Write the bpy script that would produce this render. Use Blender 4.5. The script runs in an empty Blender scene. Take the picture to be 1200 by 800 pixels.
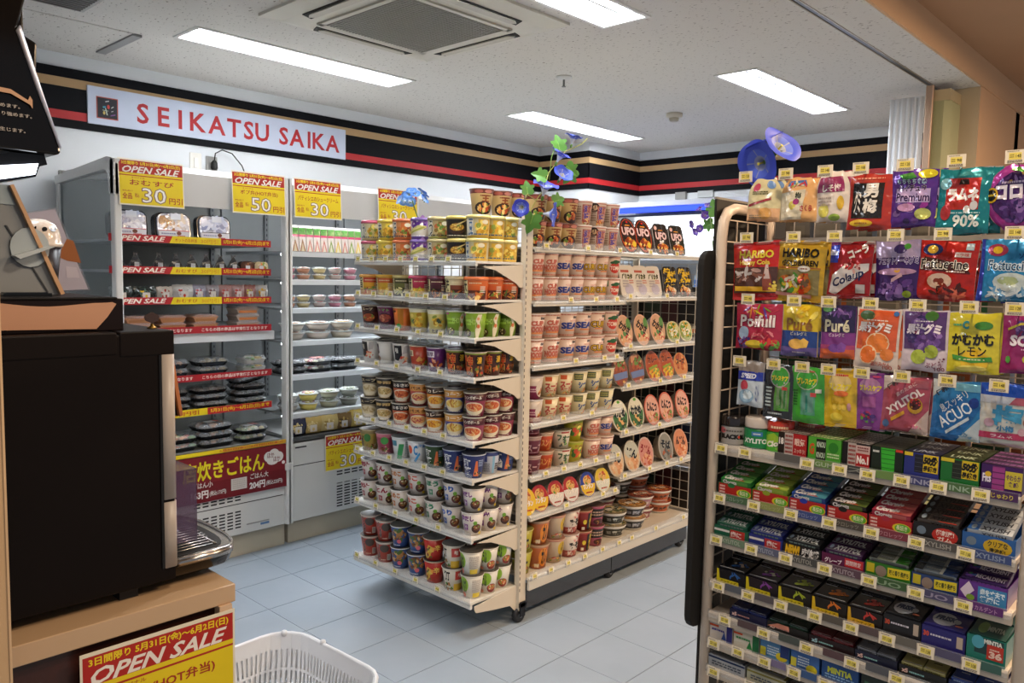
import bpy, math, random
from mathutils import Vector, Matrix
sc = bpy.context.scene
COL = sc.collection
# ---------------------------------------------------------------- camera
f_px, yaw, pitch, roll = 928.7468, 0.75195968, -0.0833636, 0.01996822
cam_d = bpy.data.cameras.new('camera'); cam = bpy.data.objects.new('camera', cam_d); COL.objects.link(cam)
cam_d.sensor_width = 36; cam_d.lens = f_px / 1200 * 36; cam_d.clip_start = .02; cam_d.clip_end = 60
fw = Vector((math.cos(yaw)*math.cos(pitch), math.sin(yaw)*math.cos(pitch), math.sin(pitch)))
rt = fw.cross(Vector((0, 0, 1))).normalized(); up = rt.cross(fw)
r2 = math.cos(roll)*rt + math.sin(roll)*up; u2 = -math.sin(roll)*rt + math.cos(roll)*up
cam.matrix_world = Matrix(((r2.x, u2.x, -fw.x, 0), (r2.y, u2.y, -fw.y, 0), (r2.z, u2.z, -fw.z, 1.5), (0, 0, 0, 1)))
sc.camera = cam
# ---------------------------------------------------------------- world, exposure, large lights
w = bpy.data.worlds.new('world'); sc.world = w; w.use_nodes = True
w.node_tree.nodes['Background'].inputs[0].default_value = (.86, .90, 1, 1)
w.node_tree.nodes['Background'].inputs[1].default_value = .09
vs = sc.view_settings; vs.view_transform = 'Standard'; vs.look = 'None'; vs.gamma = 1; vs.exposure = 1.75
try: sc.cycles.use_denoising = True
except Exception: pass
TUBE = 11.0        # radiance of the ceiling fluorescent panels
LED = 7.0          # radiance of the refrigerator strips
def area(name, loc, size, power, color, rot=(0, 0, 0)):
    l = bpy.data.lights.new(name, 'AREA'); l.shape = 'RECTANGLE'; l.size, l.size_y = size; l.energy = power; l.color = color
    o = bpy.data.objects.new(name, l); o.location = loc; o.rotation_euler = rot; COL.objects.link(o); return o
for lx, ly, lp, lc in ((.2, -.5, 3.5, (1, .84, .68)), (1.0, .35, 6.5, (1, .80, .60)), (2.5, -.3, 14, (1, .72, .48)), (3.9, -.4, 30, (1, .70, .44))):
    area('lobby_ceiling_lamp', (lx, ly, 2.70), (.18, .18), lp, lc)

# ---------------------------------------------------------------- colour and materials
def hx(h):
    if not isinstance(h, str): return h
    h = h.lstrip('#')
    if len(h) == 3: h = ''.join(c*2 for c in h)
    o = []
    for i in (0, 2, 4):
        c = int(h[i:i+2], 16)/255
        o.append(c/12.92 if c <= .04045 else ((c+.055)/1.055)**2.4)
    return (*o, 1.0)
MATS = {}
def attr_mat(key, rough=.5, metal=0., coat=0., bump=None, alpha=1., var=.06, spec=.5, trans=0.):
    m = bpy.data.materials.new(key); m.use_nodes = True; nt = m.node_tree; b = nt.nodes['Principled BSDF']
    a = nt.nodes.new('ShaderNodeAttribute'); a.attribute_name = 'col'
    tc = nt.nodes.new('ShaderNodeTexCoord'); n = nt.nodes.new('ShaderNodeTexNoise'); n.inputs['Scale'].default_value = 9; n.inputs['Detail'].default_value = 3
    mr = nt.nodes.new('ShaderNodeMapRange'); mr.inputs['To Min'].default_value = 1-var; mr.inputs['To Max'].default_value = 1+var
    mx = nt.nodes.new('ShaderNodeVectorMath'); mx.operation = 'SCALE'
    nt.links.new(tc.outputs['Object'], n.inputs['Vector']); nt.links.new(n.outputs['Fac'], mr.inputs['Value'])
    nt.links.new(a.outputs['Color'], mx.inputs[0]); nt.links.new(mr.outputs['Result'], mx.inputs['Scale']); nt.links.new(mx.outputs[0], b.inputs['Base Color'])
    b.inputs['Roughness'].default_value = rough; b.inputs['Metallic'].default_value = metal; b.inputs['Coat Weight'].default_value = coat
    b.inputs['Coat Roughness'].default_value = .09; b.inputs['Alpha'].default_value = alpha; b.inputs['Specular IOR Level'].default_value = spec
    b.inputs['Transmission Weight'].default_value = trans
    if bump:
        n2 = nt.nodes.new('ShaderNodeTexNoise'); n2.inputs['Scale'].default_value = bump[0]; n2.inputs['Detail'].default_value = 2
        bp = nt.nodes.new('ShaderNodeBump'); bp.inputs['Strength'].default_value = bump[1]; bp.inputs['Distance'].default_value = bump[2]
        nt.links.new(tc.outputs['Object'], n2.inputs['Vector']); nt.links.new(n2.outputs['Fac'], bp.inputs['Height']); nt.links.new(bp.outputs[0], b.inputs['Normal'])
        if coat: nt.links.new(bp.outputs[0], b.inputs['Coat Normal'])
    MATS[key] = m
attr_mat('matte', .75); attr_mat('paper', .5, spec=.35); attr_mat('plastic', .35, spec=.45); attr_mat('enamel', .38, var=.03)
attr_mat('film', .25, coat=.8, bump=(30, .8, .007)); attr_mat('foil', .2, metal=.35, coat=.5, bump=(24, 1, .010))
attr_mat('carton', .32, coat=.25, spec=.4); attr_mat('gloss_black', .12, coat=.3, var=.02, spec=.2); attr_mat('dark_plastic', .5, spec=.12); attr_mat('steel', .22, metal=1.); attr_mat('satin', .4, metal=.7)
attr_mat('rubber', .6); attr_mat('petal', .5, var=.14); attr_mat('woodlike', .45, var=.12)
attr_mat('acrylic', .18, alpha=.15, var=0); attr_mat('wrap', .12, alpha=.30, coat=1, bump=(60, .8, .004), var=0)
attr_mat('glass', .04, alpha=.22, coat=.6, var=0); attr_mat('smoke_acrylic', .06, alpha=.42, coat=.6, var=0)
attr_mat('lacquer', .16, coat=.7, var=.03)
def emit(key, col, s):
    m = bpy.data.materials.new(key); m.use_nodes = True; nt = m.node_tree; nt.nodes.remove(nt.nodes['Principled BSDF'])
    e = nt.nodes.new('ShaderNodeEmission'); e.inputs[0].default_value = hx(col); e.inputs[1].default_value = s
    nt.links.new(e.outputs[0], nt.nodes['Material Output'].inputs[0]); MATS[key] = m
emit('tube_light', '#f6faff', TUBE); emit('led', '#f4f9ff', LED); emit('canopy_led', '#f0f4ff', 2.6); emit('blue_led', '#2b3fd8', 1.2); emit('screen_light', '#f0f6ff', 2.2); emit('red_digit', '#ff2a20', 1.5)
emit('cooler_light', '#f3f8ff', 1.6)

def proc_ceiling():
    m = bpy.data.materials.new('rock_wool_board'); m.use_nodes = True; nt = m.node_tree; b = nt.nodes['Principled BSDF']; b.inputs['Roughness'].default_value = .9
    tc = nt.nodes.new('ShaderNodeTexCoord'); mp = nt.nodes.new('ShaderNodeMapping'); mp.inputs['Scale'].default_value = (1, .45, 1); mp.inputs['Rotation'].default_value = (0, 0, .5)
    n = nt.nodes.new('ShaderNodeTexNoise'); n.inputs['Scale'].default_value = 85; n.inputs['Detail'].default_value = 1.5; n.inputs['Roughness'].default_value = .7
    r = nt.nodes.new('ShaderNodeValToRGB'); e = r.color_ramp.elements; e[0].position = .315; e[0].color = hx('#88827a'); e[1].position = .36; e[1].color = hx('#d6d3cd')
    n3 = nt.nodes.new('ShaderNodeTexNoise'); n3.inputs['Scale'].default_value = 150
    bp = nt.nodes.new('ShaderNodeBump'); bp.inputs['Strength'].default_value = .25; bp.inputs['Distance'].default_value = .003
    nt.links.new(tc.outputs['Object'], mp.inputs[0]); nt.links.new(mp.outputs[0], n.inputs['Vector']); nt.links.new(n.outputs['Fac'], r.inputs[0]); nt.links.new(r.outputs[0], b.inputs['Base Color'])
    nt.links.new(tc.outputs['Object'], n3.inputs['Vector']); nt.links.new(n3.outputs['Fac'], bp.inputs['Height']); nt.links.new(bp.outputs[0], b.inputs['Normal']); MATS['ceiling'] = m
def proc_tile():
    m = bpy.data.materials.new('vinyl_tile'); m.use_nodes = True; nt = m.node_tree; b = nt.nodes['Principled BSDF']; b.inputs['Roughness'].default_value = .4; b.inputs['Specular IOR Level'].default_value = .45
    tc = nt.nodes.new('ShaderNodeNewGeometry'); n = nt.nodes.new('ShaderNodeTexNoise'); n.inputs['Scale'].default_value = 3.1; n.inputs['Detail'].default_value = 6
    r = nt.nodes.new('ShaderNodeValToRGB'); e = r.color_ramp.elements; e[0].position = .3; e[0].color = hx('#909da9'); e[1].position = .7; e[1].color = hx('#99a5b1')
    n2 = nt.nodes.new('ShaderNodeTexNoise'); n2.inputs['Scale'].default_value = 26; mr = nt.nodes.new('ShaderNodeMapRange'); mr.inputs['To Min'].default_value = .37; mr.inputs['To Max'].default_value = .43
    nt.links.new(tc.outputs['Position'], n.inputs['Vector']); nt.links.new(n.outputs['Fac'], r.inputs[0]); nt.links.new(r.outputs[0], b.inputs['Base Color'])
    nt.links.new(tc.outputs['Position'], n2.inputs['Vector']); nt.links.new(n2.outputs['Fac'], mr.inputs['Value']); nt.links.new(mr.outputs[0], b.inputs['Roughness']); MATS['tile'] = m
def proc_plain(key, col, rough, var=.03, scale=2.5):
    m = bpy.data.materials.new(key); m.use_nodes = True; nt = m.node_tree; b = nt.nodes['Principled BSDF']; b.inputs['Roughness'].default_value = rough
    tc = nt.nodes.new('ShaderNodeTexCoord'); n = nt.nodes.new('ShaderNodeTexNoise'); n.inputs['Scale'].default_value = scale; n.inputs['Detail'].default_value = 5
    r = nt.nodes.new('ShaderNodeValToRGB'); c = hx(col); e = r.color_ramp.elements; e[0].position = .3; e[1].position = .7
    e[0].color = (*[x*(1-var) for x in c[:3]], 1); e[1].color = (*[min(1, x*(1+var)) for x in c[:3]], 1)
    n3 = nt.nodes.new('ShaderNodeTexNoise'); n3.inputs['Scale'].default_value = 240; bp = nt.nodes.new('ShaderNodeBump'); bp.inputs['Strength'].default_value = .12; bp.inputs['Distance'].default_value = .001
    nt.links.new(tc.outputs['Object'], n.inputs['Vector']); nt.links.new(n.outputs['Fac'], r.inputs[0]); nt.links.new(r.outputs[0], b.inputs['Base Color'])
    nt.links.new(tc.outputs['Object'], n3.inputs['Vector']); nt.links.new(n3.outputs['Fac'], bp.inputs['Height']); nt.links.new(bp.outputs[0], b.inputs['Normal']); MATS[key] = m
proc_ceiling(); proc_tile()
proc_plain('wall_white', '#dfe3e6', .7); proc_plain('wall_peach', '#d2ab86', .8, .02); proc_plain('lobby_ceiling', '#b08a6a', .9)
proc_plain('grout', '#7f8a94', .8); proc_plain('beige_board', '#c9c2ad', .6); proc_plain('rosewood', '#3a1a12', .4, .35, 14)

# ---------------------------------------------------------------- mesh helpers
class M:
    def __init__(s): s.v = []; s.f = []; s.c = []; s.s = []
    def face(s, idx, c, sm=False): s.f.append(tuple(idx)); s.c.append(hx(c)); s.s.append(sm)
    def poly(s, pts, c, sm=False):
        n = len(s.v); s.v += [tuple(p) for p in pts]; s.face(range(n, n+len(pts)), c, sm); return s
    def box(s, x0, x1, y0, y1, z0, z1, c):
        n = len(s.v); s.v += [(x, y, z) for z in (z0, z1) for y in (y0, y1) for x in (x0, x1)]
        for q in ((0, 2, 3, 1), (4, 5, 7, 6), (0, 1, 5, 4), (1, 3, 7, 5), (3, 2, 6, 7), (2, 0, 4, 6)): s.face([n+i for i in q], c)
        return s
    def prism(s, prof, axis, a, b, c, sm=False):
        # prof: 2-D points; axis 'x','y','z' is the extrusion direction
        def P(p, t): return {'x': (t, p[0], p[1]), 'y': (p[0], t, p[1]), 'z': (p[0], p[1], t)}[axis]
        n = len(s.v); k = len(prof); s.v += [P(p, a) for p in prof]+[P(p, b) for p in prof]; c = hx(c)
        s.face(range(n, n+k), c); s.face(range(n+2*k-1, n+k-1, -1), c)
        for i in range(k): j = (i+1) % k; s.face((n+i, n+k+i, n+k+j, n+j), c, sm)
        return s
    def lathe(s, prof, n, cols, cx=0, cy=0, sm=True, caps=True):
        b = len(s.v)
        for (r, z) in prof:
            for i in range(n): a = 2*math.pi*i/n; s.v.append((cx+r*math.cos(a), cy+r*math.sin(a), z))
        for k in range(len(prof)-1):
            c = cols[k] if isinstance(cols, (list, tuple)) and not isinstance(cols[0], float) else cols
            for i in range(n):
                j = (i+1) % n; s.face((b+k*n+i, b+k*n+j, b+(k+1)*n+j, b+(k+1)*n+i), c, sm)
        if caps:
            c0 = cols[0] if isinstance(cols, (list, tuple)) and not isinstance(cols[0], float) else cols
            c1 = cols[-1] if isinstance(cols, (list, tuple)) and not isinstance(cols[0], float) else cols
            s.face([b+i for i in range(n)][::-1], c0); s.face([b+(len(prof)-1)*n+i for i in range(n)], c1)
        return s
    def tube(s, pts, r, c, n=6, caps=True):
        pts = [Vector(p) for p in pts]; b = len(s.v); m = len(pts); prev = None
        for i, p in enumerate(pts):
            d = (pts[min(i+1, m-1)]-pts[max(i-1, 0)]).normalized()
            if prev is None: a = d.orthogonal().normalized()
            else: a = (prev-d*prev.dot(d)); a = a.normalized() if a.length > 1e-6 else d.orthogonal().normalized()
            prev = a; q = d.cross(a); rr = r[i] if isinstance(r, (list, tuple)) else r
            for k in range(n): t = 2*math.pi*k/n; s.v.append(tuple(p+a*(rr*math.cos(t))+q*(rr*math.sin(t))))
        for i in range(m-1):
            for k in range(n): j = (k+1) % n; s.face((b+i*n+k, b+i*n+j, b+(i+1)*n+j, b+(i+1)*n+k), c, n > 4)
        if caps: s.face([b+k for k in range(n)][::-1], c); s.face([b+(m-1)*n+k for k in range(n)], c)
        return s
    def add(s, o, mat=None):
        n = len(s.v); s.v += [tuple(mat @ Vector(p)) for p in o.v] if mat else o.v
        s.f += [tuple(n+i for i in q) for q in o.f]; s.c += o.c; s.s += o.s; return s
    def data(s, name, finish):
        me = bpy.data.meshes.new(name); me.from_pydata(s.v, [], s.f)
        a = me.attributes.new('col', 'FLOAT_COLOR', 'FACE'); a.data.foreach_set('color', [x for c in s.c for x in c])
        me.polygons.foreach_set('use_smooth', s.s); me.materials.append(MATS[finish]); me.update(); return me
    def build(s, name, finish, parent=None, bev=0, loc=None):
        return put(name, s.data(name, finish), parent, bev, loc)
def put(name, me, parent=None, bev=0, loc=None):
    o = bpy.data.objects.new(name, me); COL.objects.link(o)
    if parent is not None: o.parent = parent
    if loc: o.location = loc
    if bev:
        b = o.modifiers.new('bevel', 'BEVEL'); b.width = bev; b.segments = 2; b.limit_method = 'ANGLE'
    return o
def tag(o, label=None, cat=None, group=None, kind=None):
    if label: o['label'] = label
    if cat: o['category'] = cat
    if group: o['group'] = group
    if kind: o['kind'] = kind
    return o
def thing(name, label, cat, loc=(0, 0, 0), rz=0, group=None, mat=None):
    o = bpy.data.objects.new(name, None); o.empty_display_size = .05; COL.objects.link(o)
    if mat is not None: o.matrix_world = mat
    else: o.location = loc; o.rotation_euler = (0, 0, rz)
    return tag(o, label, cat, group)
def place(name, parts, label, cat, mat, group=None):
    """parts: [(part name, mesh data)] - an Empty with one child per part, or one mesh when there is a single part"""
    if len(parts) == 1:
        o = bpy.data.objects.new(name, parts[0][1]); COL.objects.link(o); o.matrix_world = mat; return tag(o, label, cat, group)
    t = thing(name, label, cat, group=group, mat=mat)
    for n, me in parts:
        o = bpy.data.objects.new(n, me); COL.objects.link(o); o.parent = t
    return t
def TR(x, y, z, rz=0, rx=0, ry=0): return Matrix.Translation((x, y, z)) @ Matrix.Rotation(rz, 4, 'Z') @ Matrix.Rotation(ry, 4, 'Y') @ Matrix.Rotation(rx, 4, 'X')
def rrect(x0, x1, y0, y1, r, n=4):
    o = []
    for cx, cy, a0 in ((x1-r, y0+r, -90), (x1-r, y1-r, 0), (x0+r, y1-r, 90), (x0+r, y0+r, 180)):
        for i in range(n+1): a = math.radians(a0+90*i/n); o.append((cx+r*math.cos(a), cy+r*math.sin(a)))
    return o
def plate(m, x0, x1, z0, z1, holes, put3, c):
    """flat plate in (a,b) with rectangular holes; put3(a,b)->3-D point"""
    xs = sorted({x0, x1, *[h[0] for h in holes], *[h[1] for h in holes]}); zs = sorted({z0, z1, *[h[2] for h in holes], *[h[3] for h in holes]})
    for i in range(len(zs)-1):
        run = None
        for j in range(len(xs)):
            inh = j == len(xs)-1 or any(h[0] <= (xs[j]+xs[j+1])/2 <= h[1] and h[2] <= (zs[i]+zs[i+1])/2 <= h[3] for h in holes)
            if inh:
                if run is not None: m.poly([put3(run, zs[i]), put3(xs[j], zs[i]), put3(xs[j], zs[i+1]), put3(run, zs[i+1])], c); run = None
            elif run is None: run = xs[j]
    return m

# ---------------------------------------------------------------- printed artwork
_T = {}
def glyphs(txt, off=0., shear=0.):
    k = (txt, off, shear)
    if k in _T: return _T[k]
    cu = bpy.data.curves.new('t', 'FONT'); cu.body = txt; cu.size = 1; cu.resolution_u = 2; cu.offset = off; cu.fill_mode = 'FRONT'; cu.shear = shear
    o = bpy.data.objects.new('t', cu); COL.objects.link(o); dg = bpy.context.evaluated_depsgraph_get(); oe = o.evaluated_get(dg); me = oe.to_mesh()
    V = [(v.co.x, v.co.y) for v in me.vertices]; P = [tuple(p.vertices) for p in me.polygons]; oe.to_mesh_clear()
    bpy.data.objects.remove(o); bpy.data.curves.remove(cu)
    if V:
        xs = [p[0] for p in V]; ys = [p[1] for p in V]; bb = (min(xs), max(xs), min(ys), max(ys))
    else: bb = (0, 1, 0, 1)
    _T[k] = (V, P, bb); return _T[k]
def clip(poly, ax, lo, hi):
    for side, lim in ((1, lo), (-1, hi)):
        out = []
        for i in range(len(poly)):
            a = poly[i]; b = poly[(i+1) % len(poly)]; da = side*(a[ax]-lim); db = side*(b[ax]-lim)
            if da >= 0: out.append(a)
            if (da > 0 and db < 0) or (da < 0 and db > 0):
                t = da/(da-db); out.append((a[0]+(b[0]-a[0])*t, a[1]+(b[1]-a[1])*t))
        poly = out
        if len(poly) < 3: return []
    return poly
def art_polys(spec, W, Hh, seed=0):
    """spec -> [(polygon in metres, colour, layer)]; u in -1..1 across W, v in 0..1 up Hh"""
    out = []; L = 0; rnd = random.Random(seed)
    def X(u): return u*W/2
    def Y(v): return v*Hh
    def ell(cx, cy, rx, ry, n=14, rot=0):
        o = []
        for i in range(n):
            a = 2*math.pi*i/n; x = X(rx)*math.cos(a); y = Y(ry)*math.sin(a); o.append((X(cx)+x*math.cos(rot)-y*math.sin(rot), Y(cy)+x*math.sin(rot)+y*math.cos(rot)))
        return o
    for it in spec:
        k = it[0]; L += 1
        if k == 'r': out.append(([(X(it[1]), Y(it[2])), (X(it[3]), Y(it[2])), (X(it[3]), Y(it[4])), (X(it[1]), Y(it[4]))], it[5], L))
        elif k == 'p': out.append(([(X(a), Y(b)) for a, b in it[1]], it[2], L))
        elif k == 'e': out.append((ell(it[1], it[2], it[3], it[4]), it[5], L))
        elif k == 't':     # text, cx, cy, w, h, colour, [outline colour], [rotation], [shear], [bold]
            _, txt, cx, cy, tw, th, c = it[:7]; opt = it[7] if len(it) > 7 else {}
            layers = ([(opt['o'], opt.get('ow', .07), 0)] if 'o' in opt else [])+[(c, opt.get('b', .012), 1)]
            for cc, off, dl in layers:
                V, P, bb = glyphs(txt, off, opt.get('s', 0)); bx = max(bb[1]-bb[0], 1e-3); by = max(bb[3]-bb[2], 1e-3)
                V0, P0, b0 = glyphs(txt, 0, opt.get('s', 0)); sx = X(tw)/max(b0[1]-b0[0], 1e-3); sy = Y(th)/max(b0[3]-b0[2], 1e-3)
                mx = (b0[0]+b0[1])/2; my = (b0[2]+b0[3])/2; a = math.radians(opt.get('r', 0)); ca, sa = math.cos(a), math.sin(a); L += dl
                q = []
                for (x, y) in V: x = (x-mx)*sx; y = (y-my)*sy; q.append((X(cx)+x*ca-y*sa, Y(cy)+x*sa+y*ca))
                for p in P: out.append(([q[i] for i in p], cc, L))
        elif k == 'f':     # food pile: cx, cy, rx, ry, colours, n
            _, cx, cy, rx, ry, cols, n = it
            for i in range(n):
                a = rnd.uniform(0, 6.28); d = math.sqrt(rnd.random()); s = rnd.uniform(.16, .36)
                L += .34; out.append((ell(cx+rx*d*math.cos(a)*.85, cy+ry*d*math.sin(a)*.85, rx*s, ry*s*rnd.uniform(.6, 1.1), 7, rnd.uniform(0, 3)), cols[i % len(cols)], L))
        elif k == 'n':     # scribble rows standing for print too small to read: x0, y0, x1, y1, rows, colour
            _, x0, y0, x1, y1, rows, c = it
            for rr in range(rows):
                yy = y1-(rr+.5)*(y1-y0)/rows; hh = (y1-y0)/rows*.27; x = x0
                while x < x1:
                    d = rnd.uniform(.05, .16)*(x1-x0); out.append(([(X(x), Y(yy-hh)), (X(min(x+d, x1)), Y(yy-hh)), (X(min(x+d, x1)), Y(yy+hh)), (X(x), Y(yy+hh))], c, L)); x += d+.03*(x1-x0)
    return out
def art(spec, W, Hh, mp, gu=None, gv=None, seed=0, m=None, step=.00010, base=.0002):
    """mp(u,v,off) -> 3-D point, off = distance lifted off the surface; gu/gv: cut pitch for curved surfaces"""
    m = m or M()
    for poly, c, L in art_polys(spec, W, Hh, seed):
        ps = [poly]
        for ax, g in ((0, gu), (1, gv)):
            if not g: continue
            nx = []
            for p in ps:
                lo = math.floor(min(a[ax] for a in p)/g); hi = math.ceil(max(a[ax] for a in p)/g)
                if hi-lo <= 1: nx.append(p); continue
                for k in range(lo, hi):
                    q = clip(p, ax, k*g, (k+1)*g)
                    if q: nx.append(q)
            ps = nx
        for p in ps: m.poly([mp(x, y, base+L*step) for x, y in p], c)
    return m
def bowl(cx, cy, r, bc, cols, n=14, ry=None):
    ry = ry or r
    return [('e', cx, cy, r, ry, bc), ('e', cx, cy+ry*.2, r*.86, ry*.6, cols[0]), ('f', cx, cy+ry*.2, r*.8, ry*.55, cols, n)]
attr_mat('band', .6, var=.02, spec=.15)
# ================================================================ THE SETTING
H1 = 2.60; H2 = 2.745; WY = 4.60; FX = 5.95
FIX = [(1.72, 2.985, 3.605, 3.835), (3.945, 5.225, 1.985, 2.215), (4.03, 5.34, 3.62, 3.86), (1.62, 2.885, 1.955, 2.185), (-.68, .585, 1.955, 2.185)]  # last fixture is unseen, added to light the basket and counter
AC = (1.80, 2.75, 2.265, 3.215)
m = M(); plate(m, -2, 6.3, 1.2, 4.75, [(a, b, c, d) for a, b, c, d in FIX]+[AC], lambda a, b: (a, b, H1), '#ddd'); 
c = m.build('ceiling', 'ceiling'); tag(c, kind='structure')
m = M(); m.box(-2, 6.3, 1.2, 4.75, 2.72, 2.74, '#ccc'); tag(m.build('ceiling_slab', 'matte'), kind='structure')
m = M(); m.box(-2, 14, -2.2, 1.2, H2, H2+.05, '#ccc'); tag(m.build('ceiling_lobby', 'lobby_ceiling'), kind='structure')
m = M(); m.box(-2, 14, -2.2, 4.75, -.06, -.004, '#889'); fl = tag(m.build('floor', 'grout'), kind='structure')
# vinyl tiles, each a part of the floor
tm = M(); s = .2965; tm.box(-s/2+.0008, s/2-.0008, -s/2+.0008, s/2-.0008, -.004, 0, '#aab6c2'); td = tm.data('floor_tile', 'tile')
X0 = 1.7675; Y0 = 2.204; nt_ = 0
for i in range(-3, 14):
    for j in range(-3, 8):
        x = X0+(i+.5)*.297; y = Y0+(j+.5)*.2985
        if y > 4.3 or nt_ >= 290: continue
        o = put('floor_tile', td, fl); o.location = (x, y, 0); nt_ += 1
fm = M()
for a in ((-2, .876, -2.2, 4.75), (.876, 14, -2.2, 1.308), (5.92, 14, 1.308, 4.75)): fm.box(a[0], a[1], a[2], a[3], -.004, 0, '#aab6c2')
put('floor_covering', fm.data('floor_covering', 'tile'), fl)
def wall(name, b, finish='wall_white'): m = M(); m.box(*b, '#eee'); return tag(m.build(name, finish), kind='structure')
wl = wall('wall_left', (-2, 5.22, WY, WY+.1, 0, 2.72)); wp = wall('wall_pillar', (5.22, 6.05, 4.06, WY+.1, 0, 2.72)); wf = wall('wall_far', (FX, FX+.1, 1.2, 4.06, 0, 2.72))
wr = wall('wall_right', (5.06, 14, 1.2, 1.32, 0, H2), 'wall_peach'); wall('wall_lintel', (-2, 14, 1.188, 1.2, H1, H2), 'wall_peach')
wall('wall_lintel_soffit', (-2, 5.06, 1.2, 1.385, H1-.004, H1+.02), 'ceiling')
m = M(); m.box(5.045, 5.06, 1.2, 1.33, 0, H1, '#b9a98c'); m.build('door_jamb', 'plastic', wr)
# striped band on the shop walls: one board with its stripes for each wall face
def band(wallobj, p0, p1, nrm, i):
    (x0, y0), (x1, y1) = p0, p1; t = .008
    def bx(z0, z1, d0, d1, c, name):
        mm = M(); a = [(x0+nrm[0]*d0, y0+nrm[1]*d0), (x1+nrm[0]*d0, y1+nrm[1]*d0), (x1+nrm[0]*d1, y1+nrm[1]*d1), (x0+nrm[0]*d1, y0+nrm[1]*d1)]
        mm.prism(a, 'z', z0, z1, c); return mm.build(name, 'paper', trim)
    mm = M(); a = [(x0, y0), (x1, y1), (x1+nrm[0]*t, y1+nrm[1]*t), (x0+nrm[0]*t, y0+nrm[1]*t)]; mm.prism(a, 'z', 2.222, 2.527, '#0d0e13'); trim = tag(mm.build('trim_%d' % i, 'band'), kind='structure')
    bx(2.430, 2.476, t, t+.0015, '#b8976c', 'tan_stripe'); bx(2.266, 2.309, t, t+.0015, '#b3282c', 'red_stripe')
band(wl, (-2, WY), (5.22, WY), (0, -1), 1); band(wp, (5.22, 4.052), (5.22, WY), (-1, 0), 2); band(wp, (5.212, 4.06), (FX, 4.06), (0, -1), 3); band(wf, (FX, 1.32), (FX, 4.06), (-1, 0), 4)
# curtain track in the ceiling opening
m = M(); m.box(-2, 5.05, 1.385, 1.392, H1-.006, H1+.012, '#8d7d62'); m.box(-2, 5.05, 1.392, 1.412, H1-.003, H1+.012, '#1a1815'); m.box(-2, 5.05, 1.412, 1.418, H1-.006, H1+.012, '#8d7d62')
t = m.build('curtain_track', 'plastic'); tag(t, 'thin dark curtain track set in the ceiling along the opening', 'track')
# folded accordion partition
t = thing('accordion_curtain', 'folded olive green accordion partition bunched against the jamb', 'partition', (4.93, 1.34, 0))
m = M(); pts = []
for k in range(9): pts.append((-.10+.026*k, -.055 if k % 2 else -.02))
for k in range(9): pts.append((-.10+.026*(8-k), .075 if k % 2 else .04))
m.prism(pts, 'z', .03, 2.50, '#9a9a72'); m.build('folded_leaf', 'paper', t)
m = M(); m.box(-.10, .11, -.05, .07, 2.50, 2.56, '#b5a37e'); m.build('header_band', 'paper', t)
t = thing('curtain_edge_post', 'slim pale aluminium closing post beside the folded partition', 'post', (4.80, 1.385, 0))
m = M(); m.prism(rrect(-.012, .012, -.02, .02, .006), 'z', .02, 2.58, '#b69c88'); m.build('post', 'satin', t)
t = thing('strip_curtain', 'gathered clear white vinyl curtain hanging behind the slim post', 'curtain', (4.83, 1.50, 0))
m = M(); pp = []
for k in range(21): pp.append((-.035+.008*math.sin(k*1.9), -.09+k*.009))
for k in range(20, -1, -1): pp.append((-.032+.008*math.sin(k*1.9), -.09+k*.009))
m.prism(pp, 'z', .05, 2.53, '#cfd6de', True); m.build('gathered_sheet', 'plastic', t)
# light switch plate & socket with plug and cord
t = thing('wall_switch', 'small blank white switch plate on the wall above the refrigerator', 'switch', (2.165, WY, 2.12))
m = M(); m.box(-.036, .036, -.007, 0, -.058, .058, '#e9e7df'); m.build('plate', 'plastic', t, .003); m = M(); m.box(-.012, .012, -.012, -.007, -.03, .03, '#f3f1ea'); m.build('rocker', 'plastic', t, .002)
t = thing('wall_socket', 'grey wall socket with a black plug and cord', 'socket', (2.262, WY, 2.11))
m = M(); m.box(-.036, .036, -.007, 0, -.058, .058, '#9c9c98'); m.build('plate', 'plastic', t, .003)
m = M(); m.lathe([(.016, 0), (.02, .01), (.018, .04), (.008, .055)], 12, '#181818'); pl = m.build('plug', 'rubber', t); pl.location = (.005, -.03, -.02)
m = M(); m.tube([(.005, -.03, .03), (.01, -.035, .075), (.05, -.04, .10), (.11, -.045, .085), (.17, -.05, .02), (.205, -.05, -.06), (.21, -.05, -.125)], .0035, '#121212', 6); m.build('cord', 'rubber', t)
# ceiling vent (cut by the frame), slot, detectors
t = thing('ceiling_vent', 'square grey louvred vent in the ceiling above the black cabinet', 'vent', (1.16, 3.67, H1))
m = M(); m.box(-.17, .13, -.16, .11, -.008, 0, '#a9a9a4'); m.build('vent_frame', 'enamel', t)
for k in range(9): m = M(); m.box(-.15, .11, -.14+.027*k, -.128+.027*k, -.014, -.008, '#6f6f6c'); m.build('slat', 'enamel', t)
t = thing('ceiling_hatch', 'flat ceiling access panel with thin raised grey edge strips', 'hatch', (1.37, 4.18, H1))
m = M(); m.box(-.30, .20, -.235, .225, -.004, 0, '#c9c9c4'); m.build('panel', 'ceiling', t)
m = M(); m.box(.19, .235, -.235, .225, -.012, 0, '#8c8c8a'); m.build('edge_strip', 'enamel', t)
t = thing('sprinkler_head', 'small round chrome sprinkler head with a thin drop pin', 'sprinkler', (3.46, 2.882, H1))
m = M(); m.lathe([(.045, 0), (.045, -.006), (.03, -.012), (.012, -.016)], 20, '#cfcfca'); m.build('rose', 'satin', t); m = M(); m.lathe([(.006, -.012), (.006, -.05), (.012, -.052), (.012, -.055)], 10, '#9a9a96'); m.build('pin', 'steel', t)
t = thing('smoke_detector', 'small round beige smoke detector on the ceiling', 'detector', (4.68, 2.93, H1))
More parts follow.
